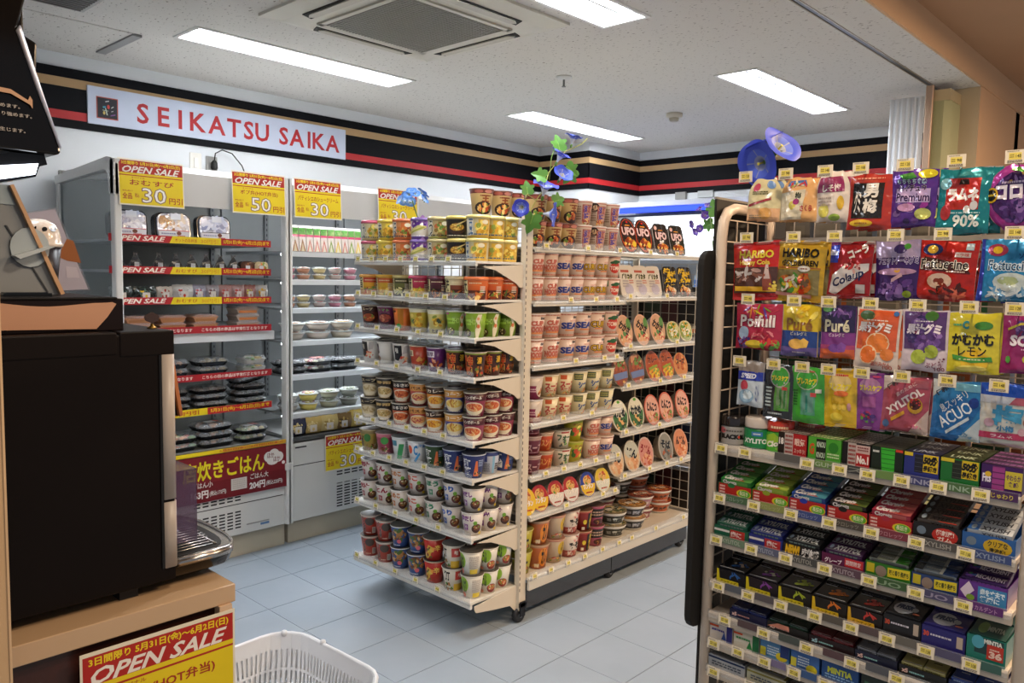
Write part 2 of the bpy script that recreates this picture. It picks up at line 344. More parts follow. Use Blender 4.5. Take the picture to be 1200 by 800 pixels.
m = M(); m.lathe([(.055, 0), (.055, -.018), (.045, -.03)], 24, '#c9c2b2'); m.build('base', 'plastic', t); m = M(); m.lathe([(.032, -.03), (.03, -.05), (.016, -.056)], 20, '#b3ac9c'); m.build('sensor', 'plastic', t)
# recessed fluorescent fixtures
LBL = ['long recessed ceiling light running above the refrigerators toward the air conditioner', 'ceiling light nearest the folded partition, above the candy rack', 'far ceiling light beside the wall pillar', 'ceiling light on the entrance side of the air conditioner', 'ceiling light above the coffee machine, added out of the frame to light the counter']
for (a, b, c_, d), lb in zip(FIX, LBL):
    t = thing('ceiling_light', lb, 'ceiling light', ((a+b)/2, (c_+d)/2, H1), group='recessed fluorescent ceiling lights'); hx_ = (b-a)/2; hy = (d-c_)/2
    m = M()
    for q in ((-hx_-.012, hx_+.012, -hy-.012, -hy+.006), (-hx_-.012, hx_+.012, hy-.006, hy+.012), (-hx_-.012, -hx_+.006, -hy, hy), (hx_-.006, hx_+.012, -hy, hy)): m.box(q[0], q[1], q[2], q[3], -.006, .01, '#e4e4e0')
    m.build('trim_frame', 'enamel', t)
    m = M(); m.prism([(-hy, 0), (-hy+.025, .07), (hy-.025, .07), (hy, 0), (hy+.004, 0), (hy-.02, .076), (-hy+.02, .076), (-hy-.004, 0)], 'x', -hx_, hx_, '#f4f4f2'); m.box(-hx_-.003, -hx_, -hy, hy, 0, .07, '#f4f4f2'); m.box(hx_, hx_+.003, -hy, hy, 0, .07, '#f4f4f2'); m.build('reflector', 'enamel', t)
    m = M(); m.prism([(-.014, .07), (-.009, .022), (.009, .022), (.014, .07)], 'x', -hx_+.01, hx_-.01, '#d4d6d8'); m.build('spine', 'enamel', t)
    for sg in (-1, 1):
        m = M(); y = sg*hy*.52; m.prism([(y-hy*.34, .030), (y+hy*.34, .030), (y+hy*.34, .042), (y-hy*.34, .042)], 'x', -hx_+.02, hx_-.035, '#fff'); m.build('tube', 'tube_light', t)
        m = M(); m.box(hx_-.035, hx_-.01, y-.02, y+.02, .02, .06, '#dfe2e4'); m.build('lamp_holder', 'plastic', t)
# air conditioner cassette
t = thing('air_conditioner', 'square ceiling cassette air conditioner with a grey grille', 'air conditioner', (2.275, 2.74, H1))
m = M(); q = .475
rg = [(q, 0), (q, -.012), (.40, -.03), (.31, -.034)]
for i in range(3):
    (r0, z0), (r1, z1) = rg[i], rg[i+1]
    for s0, s1 in (((-1, -1), (1, -1)), ((1, -1), (1, 1)), ((1, 1), (-1, 1)), ((-1, 1), (-1, -1))):
        m.poly([(s0[0]*r0, s0[1]*r0, z0), (s1[0]*r0, s1[1]*r0, z0), (s1[0]*r1, s1[1]*r1, z1), (s0[0]*r1, s0[1]*r1, z1)], '#cdc9bb')
m.poly([(-.31, -.31, -.034), (-.31, .31, -.034), (.31, .31, -.034), (.31, -.31, -.034)], '#cdc9bb'); m.build('panel', 'enamel', t)
m = M()
for a in (-1, 1): m.box(-.30, .30, a*.285-.012, a*.285+.012, -.042, -.034, '#c4c0b2'); m.box(a*.285-.012, a*.285+.012, -.30, .30, -.042, -.034, '#c4c0b2')
m.build('intake_frame', 'enamel', t)
m = M(); m.box(-.27, .27, -.27, .27, -.036, -.034, '#4c4b45')
for k in range(33): a = -.264+k*.0165; m.box(a-.0035, a+.0035, -.27, .27, -.044, -.037, '#918e84'); m.box(-.27, .27, a-.0035, a+.0035, -.042, -.037, '#8b887e')
m.build('intake_grille', 'enamel', t)
for ang in range(4):
    R4 = Matrix.Rotation(ang*math.pi/2, 4, 'Z')
    o = M(); o.prism([(-.27, .345), (.27, .345), (.25, .40), (-.25, .40)], 'z', -.0345, -.031, '#16140f'); k = M(); k.add(o, R4); k.build('outlet_slot', 'matte', t)
    o = M(); o.prism([(-.22, .35), (.22, .35), (.245, .372), (.22, .388), (-.22, .388), (-.245, .372)], 'z', -.040, -.035, '#b9b4a5'); k = M(); k.add(o, R4); k.build('louver', 'enamel', t)
# shop sign
t = thing('shop_sign', 'long white shop name sign with spaced red capital letters', 'sign', (2.39, WY-.008, 2.355))
m = M(); m.box(-.815, .815, -.012, 0, -.095, .102, '#c9d2e6'); m.build('panel', 'paper', t)
for ch, u in zip('SEIKATSUSAIKA', (-.53, -.415, -.32, -.215, -.10, .01, .105, .195, .345, .44, .53, .605, .71)):
    mm = M(); V, P, bb = glyphs(ch, .022); hh = .108; sc_ = hh/.73
    if ch == 'I': dx = .0
    for p in P: mm.poly([(((V[i][0]-(bb[0]+bb[1])/2)*sc_), -.0125, (V[i][1]-.36)*sc_) for i in p], '#b62a30')
    o = mm.build('letter', 'paper', t); o.location = (u, 0, .0)
m = M(); m.box(-.772, -.662, -.0135, -.012, -.062, .052, '#b04a40'); m.box(-.767, -.667, -.0142, -.0135, -.057, .047, '#1d1f28')
sp = [('e', .1, .58, .14, .11, '#c8403a'), ('e', -.25, .55, .08, .06, '#3a8ab8'), ('e', -.4, .54, .07, .05, '#4aa0a0'), ('p', [(-.2, .8), (.2, .86), (.15, .9), (-.2, .85)], '#b9b9b9'), ('p', [(.4, .52), (.65, .6), (.6, .64), (.38, .56)], '#b9b9b9'), ('p', [(.4, .34), (.6, .38), (.6, .41), (.38, .37)], '#b9b9b9'), ('p', [(-.5, .4), (.1, .38), (.1, .36), (-.5, .37)], '#b9c4b0'), ('p', [(-.1, .15), (.02, .15), (-.15, .5), (-.25, .5)], '#b9c4b0'), ('e', -.35, .25, .12, .09, '#c8b060'), ('p', [(.3, .17), (.8, .25), (.8, .2), (.3, .12)], '#7a4a90')]
art(sp, .1, .104, lambda x, y, o: (-.717+x, -.0142-o, -.057+y), m=m); m.build('emblem', 'paper', t)

# ---------------------------------------------------------------- open refrigerators
SHELF1 = [1.635, 1.488, 1.345, 1.197, .961, .788]; SHELF2 = [1.607, 1.452, 1.295, 1.115, .925, .712]
FY = 3.78
def fridge(x0, x1, label, shelves, left_side):
    W = x1-x0; t = thing('display_refrigerator', label, 'refrigerator', (x0, FY, 0), group=None); c = '#cfd0cd'; ci = '#7f807c' if left_side else '#8d9191'
    D = .76
    m = M(); m.box(.012, W, .03, D, 0, .113, '#b5ad98'); m.build('plinth', 'enamel', t)
    m = M(); m.box(.0, W, .05, D, .113, .125, '#15130f'); m.build('plinth_gap', 'matte', t)
    m = M(); m.box(0, W, D-.03, D, .125, 1.99, ci); m.box(0, W, .55, D-.02, 1.5, 1.95, ci) if False else None; m.build('back_wall', 'enamel', t)
    m = M(); m.box(0, W, .06, D-.03, .50, .56, '#9a9c99'); m.box(0, W, .0, .02, .56, .574, '#8f9190'); m.build('well', 'enamel', t)
    # lower body with slotted grille panels
    slots = []
    gx0, gx1 = (.34, .60) if left_side else (.31, .62)
    zs = [(.16, .262), (.305, .36)] if left_side else [(.15, .30), (.335, .44)]
    body = M()
    for (za, zb), (sa, sb) in zip([(.125, .285), (.29, .43 if not left_side else .43)], zs):
        holes = []
        nrow = int((sb-sa)/.0165)
        for cidx in range(6):
            for r_ in range(nrow): hx0 = gx0+cidx*(gx1-gx0)/6; holes.append((hx0, hx0+(gx1-gx0)/6-.012, sa+r_*.0165, sa+r_*.0165+.008))
        if left_side: holes = [(h[0]-.0, h[1], h[2], h[3]) for h in holes]
        pm = M(); plate(pm, 0.012, W-.012, za, zb, holes, lambda a, b: (a, 0, b), '#cfcfcb'); pm.box(.012, W-.012, .0005, .004, zb-.006, zb, '#b4b4b0')
        pm.build('grille_panel', 'enamel', t)
    m = M(); m.box(.012, W-.012, .018, .05, .125, .43, '#232220'); m.build('grille_backing', 'matte', t)
    m = M(); m.box(.012, W-.012, 0, .05, .434, .572, '#d2d2ce'); m.build('upper_panel', 'enamel', t, .003)
    m = M(); m.box(.012, W-.012, -.004, .06, .574, .590, '#5a5c5e'); m.build('well_rail', 'satin', t)
    # canopy
    m = M(); m.prism([(0, 1.80), (0, 1.955), (.03, 1.985), (D, 1.985), (D, 1.955), (.06, 1.90), (.03, 1.80)], 'x', .012, W-.012, '#c4c4c2'); m.build('canopy', 'enamel', t)
    m = M(); m.box(.04, W-.04, .06, .085, 1.868, 1.88, '#fff'); m.build('canopy_lamp', 'canopy_led' if left_side else 'led', t)
    # mullion posts
    for x in ((0, W) if left_side is not None else (W,)):
        m = M(); m.prism(rrect(x-.017, x+.017, -.022, .03, .008), 'z', .125, 1.985, '#d4d4d0'); m.build('post', 'enamel', t)
    m = M(); m.box(W-.024, W+.024, -.026, .0, .425, .462, '#d4d4d0'); m.build('post_joint', 'enamel', t, .003)
    if left_side:
        m = M(); m.prism(rrect(.03, D, .56, 1.93, .06), 'x', -.006, -.001, '#9fb0b4'); m.build('side_glass', 'glass', t)
        m = M(); m.box(-.012, .012, D-.03, D, .1, 1.95, c); m.box(-.012, .012, 0, D, .1, .56, c)
        m.prism([(-.022, 1.83), (-.022, 1.965), (.0, 1.99), (.06, 2.0), (D, 1.96), (D, 1.92), (.10, 1.945), (.05, 1.93), (.035, 1.83)], 'x', -.017, .017, c); m.build('side_frame', 'enamel', t)
    # shelves
    for z in shelves:
        wide = left_side and abs(z-1.197) < .01
        m = M(); m.box(.025, W-.03, .10, D-.03, z-.012, z, '#9ea2a4'); sh = m.build('shelf', 'enamel', t)
        fy = .05 if wide else .07
        if left_side and not wide: m = M(); m.box(.025, W-.05, .088, .10, z-.012, z+.0, '#aab0b4'); m.build('shelf_edge', 'enamel', sh)
        elif left_side: m = M(); m.box(.025, W-.05, .04, .12, z-.062, z-.018, '#d7dbdd'); m.build('shelf_edge', 'enamel', sh)
        else: m = M(); m.prism([(.06, z-.028), (.06, z-.002), (.10, z), (.10, z-.028)], 'x', .03, W-.03, '#e2e8ec'); m.build('shelf_edge', 'enamel', sh)
        if not left_side: m = M(); m.box(.04, W-.06, .12, .14, z-.024, z-.014, '#fff'); m.build('shelf_lamp', 'led', sh)
    for x in (W*.33, W-.055):
        m = M(); m.box(x-.012, x+.012, D-.045, D-.03, .6, 1.9, '#6f7375')
        for k in range(40): m.box(x-.003, x+.003, D-.047, D-.045, .62+k*.032, .635+k*.032, '#22262a')
        m.build('shelf_track', 'enamel', t)
    return t
f1 = fridge(1.41, 2.27, 'white open refrigerator of rice balls and boxed meals under three signs', SHELF1, True)
f2 = fridge(2.28, 3.14, 'white open refrigerator of sandwiches and bowls behind the instant noodle rack', SHELF2, False)
f3 = fridge(3.15, 4.05, 'empty-looking end refrigerator mostly hidden behind the stacked noodle cups', SHELF2, False)
# small digital display, text plate
m = M(); m.box(.545, .60, -.003, 0, .375, .40, '#1a1414'); m.build('temperature_display', 'plastic', f1); m = M(); art([('t', '3', 0, .5, 1.6, .7, '#f33')], .01, .016, lambda x, y, o: (.572+x, -.003-o, .379+y), m=m); m.build('digit', 'red_digit', f1)
m = M(); m.box(.04, .11, -.002, 0, .53, .538, '#2a2c30'); m.build('name_plate', 'plastic', f2)
m = M(); m.box(.70, .75, -.002, 0, .15, .162, '#5f7fa8'); m.box(.62, .75, -.002, 0, .166, .172, '#9a9a96'); m.build('rating_sticker', 'paper', f1)
# promotional strips on the first refrigerator's shelf fronts
def strip(parent, x0, x1, z, h, spec, name='promotion_strip', y=-.0):
    m = M(); m.box(x0, x1, y-.002, y, z-h/2, z+h/2, spec[0]); o = m.build(name, 'paper', parent)
    mm = art(spec[1], x1-x0, h, lambda a, b, q: ((x0+x1)/2+a, y-.002-q, z-h/2+b)); mm.build('print', 'paper', o)
OS = lambda mid: ('#b3222a', [('t', 'OPEN SALE', -.66, .5, .58, .62, '#f2e6da', {'s': .3, 'b': .03}), ('p', [(-.32, 0), (.32, 0), (.32, 1), (-.28, 1)], '#e8cf20'), ('t', mid, -.12, .48, .26, .5, '#c04a20'), ('t', '30円引', .17, .46, .22, .6, '#d8962a'), ('t', '5月31日(金)～6月2日(日)まで', .66, .5, .62, .66, '#f0c820', {'b': .03})])
YS = ('#e8cf20', [('t', '(弁当)', -.52, .5, .2, .5, '#c04a20'), ('t', '50円引', -.14, .48, .3, .6, '#c05a20', {'b': .03}), ('r', .12, 0, 1, 1, '#b3222a'), ('t', '5月31日(金)～6月2日(日)まで', .56, .5, .8, .66, '#f0c820', {'b': .03})])
RS = ('#a81e28', [('t', 'こちらの棚の商品は平常価格となります', -.5, .5, .88, .5, '#f0e2d8', {'b': .02}), ('t', 'こちらの棚の商品は平常価格となります', .5, .5, .88, .5, '#f0e2d8', {'b': .02})])
for z, sp_ in ((1.637, OS('ホットのお弁当')), (1.490, OS('おむすび')), (1.345, OS('おむすび')), (1.200, RS), (.962, RS), (.790, YS)):
    ob = [o for o in f1.children if o.name.startswith('shelf') and o.data and len(o.children)]; strip(f1, -.03, .78, z, .034, sp_, y=.02)
strip(f1, .05, .84, .586, .02, ('#e8cf20', [('r', .1, 0, 1, 1, '#d09a28'), ('t', '5月31日(金)～6月2日(日)まで', .5, .5, .9, .6, '#b3222a')]), y=-.02)
# red rice sign
t = thing('rice_sign', 'wide dark red freshly cooked rice sign with yellow characters', 'sign', (1.47, FY-.012, .338), )
m = M(); m.box(0, .79, -.006, 0, 0, .232, '#7c1a22'); m.build('board', 'paper', t)
sp = [('r', -1, 0, 1, .42, '#6e141c'), ('t', '店炊きごはん', .10, .68, 1.10, .40, '#e8d820', {'b': .025}), ('e', .72, .76, .07, .12, '#e8e2dc'), ('e', .80, .80, .08, .13, '#e8e2dc'), ('e', .87, .73, .07, .12, '#e8e2dc'), ('e', .78, .66, .09, .10, '#e8e2dc'), ('e', .94, .58, .025, .04, '#e8e2dc'), ('t', 'ほか', .75, .79, .1, .12, '#7c1a22'), ('t', 'ほか', .84, .69, .1, .12, '#7c1a22'),
      ('t', 'ごはん小', -.2, .38, .26, .13, '#e8e2dc'), ('t', '163円', -.24, .17, .22, .16, '#e8e2dc', {'b': .04}), ('t', '(税込175円)', 0, .16, .22, .12, '#e8e2dc'), ('r', .18, .14, .40, .40, '#cfc8c0'), ('n', .2, .16, .38, .38, 5, '#b8b0a6'), ('t', 'ごはん大', .58, .38, .26, .13, '#e8e2dc'), ('t', '204円', .55, .17, .22, .16, '#e8e2dc', {'b': .04}), ('t', '(税込220円)', .80, .16, .24, .12, '#e8e2dc')]
art(sp, .79, .232, lambda x, y, o: (.395+x, -.006-o, y)).build('print', 'paper', t)
# A4 sale signs
def sale_sign(label, mat, big, rest, gname):
    W, Hh = .297, .21
    m = M(); m.box(-W/2, W/2, -.0012, 0, 0, Hh, '#e8dfc8'); c = m.data('card', 'paper')
    sp = [('r', -.97, .03, .97, .70, '#e6cc18'), ('r', -.97, .70, .97, .965, '#b0261e'), ('r', -.97, .635, .97, .655, '#b0261e'), ('t', '3日間限り 5月31日(金)～6月2日(日)', 0, .905, 1.8, .085, '#ecd024', {'b': .03}), ('t', 'OPEN SALE', 0, .775, 1.74, .135, '#f0e6dc', {'s': .35, 'b': .025})]
    sp += [('t', 'オリジナル', -.42, .60, .4, .035, '#b0461e')] if rest[0] else []
    sp += [('t', rest[1], .0, .50, rest[2], .12, '#a8321e', {'b': rest[3]}), ('t', '全品', -.76, .2, .28, .13, '#b0461e', {'b': .02}), ('t', '本体価格より', -.75, .31, .3, .035, '#b0461e'), ('t', '税込', -.47, .22, .13, .09, '#b0461e'), ('t', big, .05, .235, .72, .31, '#efe9e0', {'o': '#8a6a50', 'b': .0, 'ow': .04}), ('t', '円引', .72, .15, .42, .14, '#a8321e')]
    pr = art(sp, W, Hh, lambda x, y, o: (x, -.0012-o, y), step=.00006).data('print', 'paper')
    return place('sale_sign', [('card', c), ('print', pr)], label, 'sign', mat, gname)
g = 'yellow and red sale signs'
sale_sign('sale sign at the glass end of the refrigerator, rice balls 30 yen off', TR(1.56, 3.748, 1.782, rx=-.06), '30', (1, 'おむすび', 1.35, .012), g)
sale_sign('sale sign reading 50 yen off beside the socket cord', TR(2.10, 3.748, 1.784, rx=-.05), '50', (1, 'ポプ弁(HOT弁当)', 1.4, .01), g)
sale_sign('sale sign reading 30 yen off above the white wrapped sandwiches', TR(2.45, 3.748, 1.784, rx=-.05), '30', (0, 'パティシエのシュークリーム', 1.7, .01), g)
sale_sign('sale sign partly hidden behind the blue flower cluster', TR(3.0, 3.748, 1.784, rx=-.05), '30', (0, 'パティシエのシュークリーム', 1.7, .01), g)
sale_sign('low sale sign stuck above the slotted refrigerator grille', TR(2.655, 3.772, .368, rz=-.0), '30', (0, 'パティシエのシュークリーム', 1.7, .01), g)
COUNTER_SIGN = sale_sign('large near sale sign taped on the front of the beige counter', TR(.627, 1.498, .592), '50', (1, 'ポプ弁(HOT弁当)', 1.4, .02), g)
# ================================================================ PRICE TAGS AND SHELVES
def tag_mesh(w=.031, h=.024, num='138'):
    m = M(); m.box(-w/2, w/2, -.0012, 0, -h/2, h/2, '#e6dcc8')
    sp = [('r', -.62, .30, .62, .78, '#e6d668'), ('n', -.8, .82, .3, .97, 1, '#8a7f6a'), ('n', -.55, .42, -.1, .7, 2, '#7a6a30'), ('t', num, .30, .52, .5, .26, '#4a4020'), ('n', -.75, .05, .75, .26, 2, '#4f483c')]
    art(sp, w, h, lambda x, y, o: (x, -.0012-o, y-h/2), m=m); return m.data('price_tag', 'paper')
TAGS = [tag_mesh(num=n) for n in ('138', '108', '128', '148')]
STG = [tag_mesh(.034, .027, n) for n in ('158', '188', '98')]
R90 = -math.pi/2
def shelf(parent, x0, x1, depth, zl, rail=True, tags=(), lip=.018, loc=None, rz=0, tilt=0, c='#cfc8ba', tset=None, railspec=None, lw=.0, rh=.030):
    """front edge at local y=0, board runs back to y=depth; zl = underside of the lip"""
    m = M(); m.prism([(0, zl), (0, zl+lip), (.004, zl+lip+.004), (depth, zl+lip+.004), (depth, zl+lip-.006), (.012, zl+lip-.006), (.012, zl)], 'x', x0, x1, c)
    s = m.build('shelf', 'enamel', parent)
    if rail:
        m = M(); m.prism([(-.004, zl+lip-.006), (-.002, zl+lip-.006), (-.001, zl+lip+rh), (-.003, zl+lip+rh)], 'x', x0, x1, '#d8dcdf'); m.box(x0, x1, -.004, .004, zl+lip-.008, zl+lip-.004, '#c9ccce'); m.build('price_rail', 'acrylic', s)
    for i, tx in enumerate(tags):
        o = put('price_tag', (tset or STG)[i % 3], s); o.matrix_local = TR(tx, -.007, zl+lip+.010+lw, rx=-.12)
    if loc: s.location = loc; s.rotation_euler = (0, 0, rz)
    return s
def caster(parent, x, y, r=.034):
    m = M(); m.add(M().lathe([(r-.006, -.013), (r, -.009), (r, .009), (r-.006, .013)], 18, '#17171a'), Matrix.Translation((x, y, r)) @ Matrix.Rotation(math.pi/2, 4, 'X')); c = m.build('caster', 'rubber', parent)
    m = M(); m.add(M().lathe([(.011, -.0165), (.011, .0165)], 12, '#8f9296'), Matrix.Translation((x, y, r)) @ Matrix.Rotation(math.pi/2, 4, 'X')); m.build('hub', 'satin', c)
    m = M(); m.box(x-.012, x+.02, y-.022, y-.017, .03, .095, '#26262a'); m.box(x-.012, x+.02, y+.017, y+.022, .03, .095, '#26262a'); m.box(x-.014, x+.03, y-.022, y+.022, r*2+.004, r*2+.02, '#26262a'); m.build('fork', 'satin', c)
def grid(name, parent, P, u0, u1, v0, v1, du, dv, r, c):
    m = M(); n = max(1, round((u1-u0)/du)); k = max(1, round((v1-v0)/dv))
    for i in range(n+1): u = u0+(u1-u0)*i/n; m.tube([P(u, v0), P(u, v1)], r, c, 4)
    for i in range(k+1): v = v0+(v1-v0)*i/k; m.tube([P(u0, v), P(u1, v)], r, c, 4)
    return m.build(name, 'enamel', parent)
CR = '#d2c6b2'
# ---------------- end rack (faces the left aisle): post near edge y=2.24, far edge y=3.05, shelves project to x=2.18
EX, EY0, EY1, GX = 2.182, 2.245, 3.045, 2.475
er = thing('end_rack', 'cream end rack of eight instant noodle shelves on casters facing refrigerators', 'shelf rack', (0, 0, 0))
for y in (2.24, 3.05):
    m = M(); m.prism([(GX-.02, y-.014), (GX+.022, y-.014), (GX+.022, y+.014), (GX-.02, y+.014)], 'z', .055 if y < 3 else .03, 1.757, CR)
    for k in range(62): z = .14+k*.0258; m.box(GX-.0175, GX-.0135, y-.0146, y-.0138, z, z+.013, '#3a3630')
    m.build('post', 'enamel', er, 0)
for z in (.10, 1.70): m = M(); m.box(GX-.01, GX+.01, 2.25, 3.04, z, z+.03, CR); m.build('crossbar', 'enamel', er)
grid('wire_back', er, lambda u, v: (GX, u, v), 2.27, 3.03, .16, 1.69, .055, .055, .0022, '#c9c2b4')
caster(er, GX-.005, 2.24); caster(er, GX-.005, 3.05)
EZ = [1.534, 1.379, 1.227, 1.067, .806, .653, .412, .137]
ET = [7, 6, 5, 5, 6, 6, 5, 5]
for k, z in enumerate(EZ):
    last = k == 7; L = .80
    s = shelf(er, 0, L, GX-.02-EX, z, tags=[L*(.045+.92*i/ET[k]*(.97)) for i in range(ET[k])], loc=(EX, EY1, 0), rz=R90, c='#d6d2c8', lip=.016 if not last else .024)
    for y in (EY0-.004, EY1+.004):
        m = M(); b = .085 if not last else .10
        m.prism([(EX+.03, z-.002), (GX-.02, z-.002+.012), (GX-.02, z-b), (GX-.04, z-b), (GX-.06, z-b*.80), (EX+.11, z-.016)] if not last else [(EX+.02, z-.004), (EX+.03, z-.02), (EX+.12, z-.035), (GX-.06, z-.05), (GX-.02, z-.09), (GX-.02, z+.03), (EX+.02, z+.01)], 'y', y-.0015, y+.0015, CR)
        m.build('bracket', 'enamel', er)
# ---------------- main rack, two modules, side facing the camera aisle: lips at y=2.2
SY = 2.205; A0, A1, B1 = 2.497, 3.148, 3.858
mr_ = thing('noodle_rack', 'long cream two-bay instant noodle rack on casters behind the end rack', 'shelf rack', (0, 0, 0))
for x in (A0+.0, A1+.004, B1+.004):
    m = M(); m.box(x-.0, x+.012, 2.62, 2.66, .05, 1.70, CR); m.build('post', 'enamel', mr_)
m = M(); m.box(B1-.0, B1+.012, 2.25, 2.27, .06, 1.55, '#c4bcae'); 
grid('wire_end', mr_, lambda u, v: (B1+.02, u, v), 2.25, 3.03, .2, 1.58, .055, .055, .0022, '#c9c2b4')
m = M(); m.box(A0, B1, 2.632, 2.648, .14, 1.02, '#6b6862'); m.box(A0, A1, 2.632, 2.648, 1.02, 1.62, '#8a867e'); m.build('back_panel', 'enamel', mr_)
grid('wire_back', mr_, lambda u, v: (u, 2.64, v), A1+.02, B1-.01, .62, 1.60, .055, .055, .0022, '#c9c2b4')
m = M(); m.box(A0+.02, A1-.002, SY+.035, SY+.05, .045, .150, '#26221f'); m.box(A1+.004, B1, SY+.035, SY+.05, .045, .150, '#26221f'); m.box(B1-.015, B1, SY+.05, 3.0, .045, .150, '#26221f'); m.build('kick_plate', 'lacquer', mr_)
for x in (3.17, 3.83): caster(mr_, x, 2.27, .030)
for x in (3.17, 3.83): caster(mr_, x, 3.0, .030)
def sh(x0, x1, zl, tags, tl=.0, **k): return shelf(mr_, x0, x1, .42 if 'depth' not in k else k['depth'], zl, tags=[x0+(x1-x0)*q for q in tags], loc=(0, SY, 0), lip=.016)
SA = {'first': 1.600, 'second': 1.371, 'third': 1.098, 'fourth': .848, 'fifth': .618, 'sixth': .446, 'base': .140}
SB = {'first': 1.600, 'second': 1.384, 'third': 1.142, 'fourth': .950, 'fifth': .722, 'sixth': .504, 'base': .140}
sh(A0, B1, SA['first'], (.04, .25, .43, .62, .80)); sh(A0, A1, SA['second'], (.35, .63, .88)); sh(A1+.004, B1, SB['second'], (.04, .5))
sh(A0, A1, SA['third'], (.42, .75, .9)); sh(A1+.004, B1, SB['third'], (.06, .66)); sh(A0, A1, SA['fourth'], (.3, .62)); sh(A1+.004, B1, SB['fourth'], (.05, .45, .78))
sh(A0, A1, SA['fifth'], (.13, .32, .5, .68, .82, .95)); sh(A1+.004, B1, SB['fifth'], (.04, .46)); sh(A0, A1, SA['sixth'], (.36, .78, .93)); sh(A1+.004, B1, SB['sixth'], (.04, .35, .58, .78))
shelf(mr_, A0, B1, .42, SA['base'], tags=[A0+(B1-A0)*q for q in (.02, .1, .19, .28, .38, .48, .56, .72, .92)], loc=(0, SY, 0), lip=.05)
for z in (.19, .62, .86, 1.10, 1.34, 1.6): m = M(); m.box(A0, B1, 2.66, 3.05, z, z+.015, '#cfc8ba'); m.build('rear_shelf', 'enamel', mr_)

# ================================================================ CUPS
KIND = {'tall': (.0455, .033, .102), 'big': (.052, .038, .108), 'tub': (.047, .043, .088), 'square': (.050, .044, .090), 'mini': (.046, .034, .082), 'deep': (.048, .034, .098), 'wide': (.056, .044, .072)}
def cup(kind, body, lid, rim, bands, spec, seed=0, turn=0., back=None, finish='carton', fx=1.):
    """rim: colour of the rolled rim; bands: [(v from, v to, colour)]; spec drawn on the face turned to -y"""
    R, b, h = KIND[kind]; stops = sorted({0., 1., *[q for x in bands for q in x[:2]]}); seg = 28
    def rr(z): return b+(R-b)*min(1, max(0, z/h))
    prof = []; cols = []
    for i, v in enumerate(stops):
        prof.append((rr(v*h), v*h))
        if i < len(stops)-1:
            mid = (v+stops[i+1])/2; c = body
            for q in bands:
                if q[0] <= mid <= q[1]: c = q[2]
            cols.append(c)
    m = M(); m.lathe(prof, seg, [hx(c) for c in cols]); top = h; parts = []
    if kind in ('tub', 'square'):
        parts.append(('cup', m.data('cup', finish))); l = M()
        l.lathe([(R+.0005, h-.012), (R+.0025, h-.012), (R+.0025, h-.003), (R-.001, h+.002), (R-.008, h+.0035), (R-.009, h+.002)], seg, [hx(lid)]*4+[hx(rim)]); parts.append(('lid', l.data('lid', 'film')))
    else:
        m.lathe([(R-.0005, h-.004), (R+.0022, h-.003), (R+.0024, h-.0005), (R-.0005, h+.001)], seg, hx(rim), caps=False); parts.append(('cup', m.data('cup', finish)))
        l = M(); l.lathe([(R+.0012, h+.0004), (R+.0012, h+.0014)], seg, hx(lid)); parts.append(('lid', l.data('lid', 'foil' if lid.startswith('#9') or lid.startswith('#b') else 'carton')))
    Rm = (R+b)/2; W = 2*1.3*Rm
    def mp(x, y, o):
        a = x/Rm*fx+turn; r = rr(y)+o+.0003; return (r*math.sin(a), -r*math.cos(a), y)
    def mp2(x, y, o):
        a = x/Rm*fx+turn+math.pi; r = rr(y)+o+.0003; return (r*math.sin(a), -r*math.cos(a), y)
    am = art(spec, W, h, mp, gu=.0075, seed=seed, step=.00006)
    parts.append(('print', am.data('print', finish))); return parts
NOOD = ['#d8a050', '#c8702c', '#e4c070', '#8a3a1c', '#6a8a34', '#b84820']
DARKF = ['#7a4a2c', '#a8622e', '#4a2c1c', '#c88840', '#5c7a30']
MISO = ['#6a3a20', '#8a5428', '#d8c8a0', '#5c8a3c', '#a86a38']
YEL = ['#e8c040', '#d8a030', '#f0d870', '#b88820', '#8a9a40']
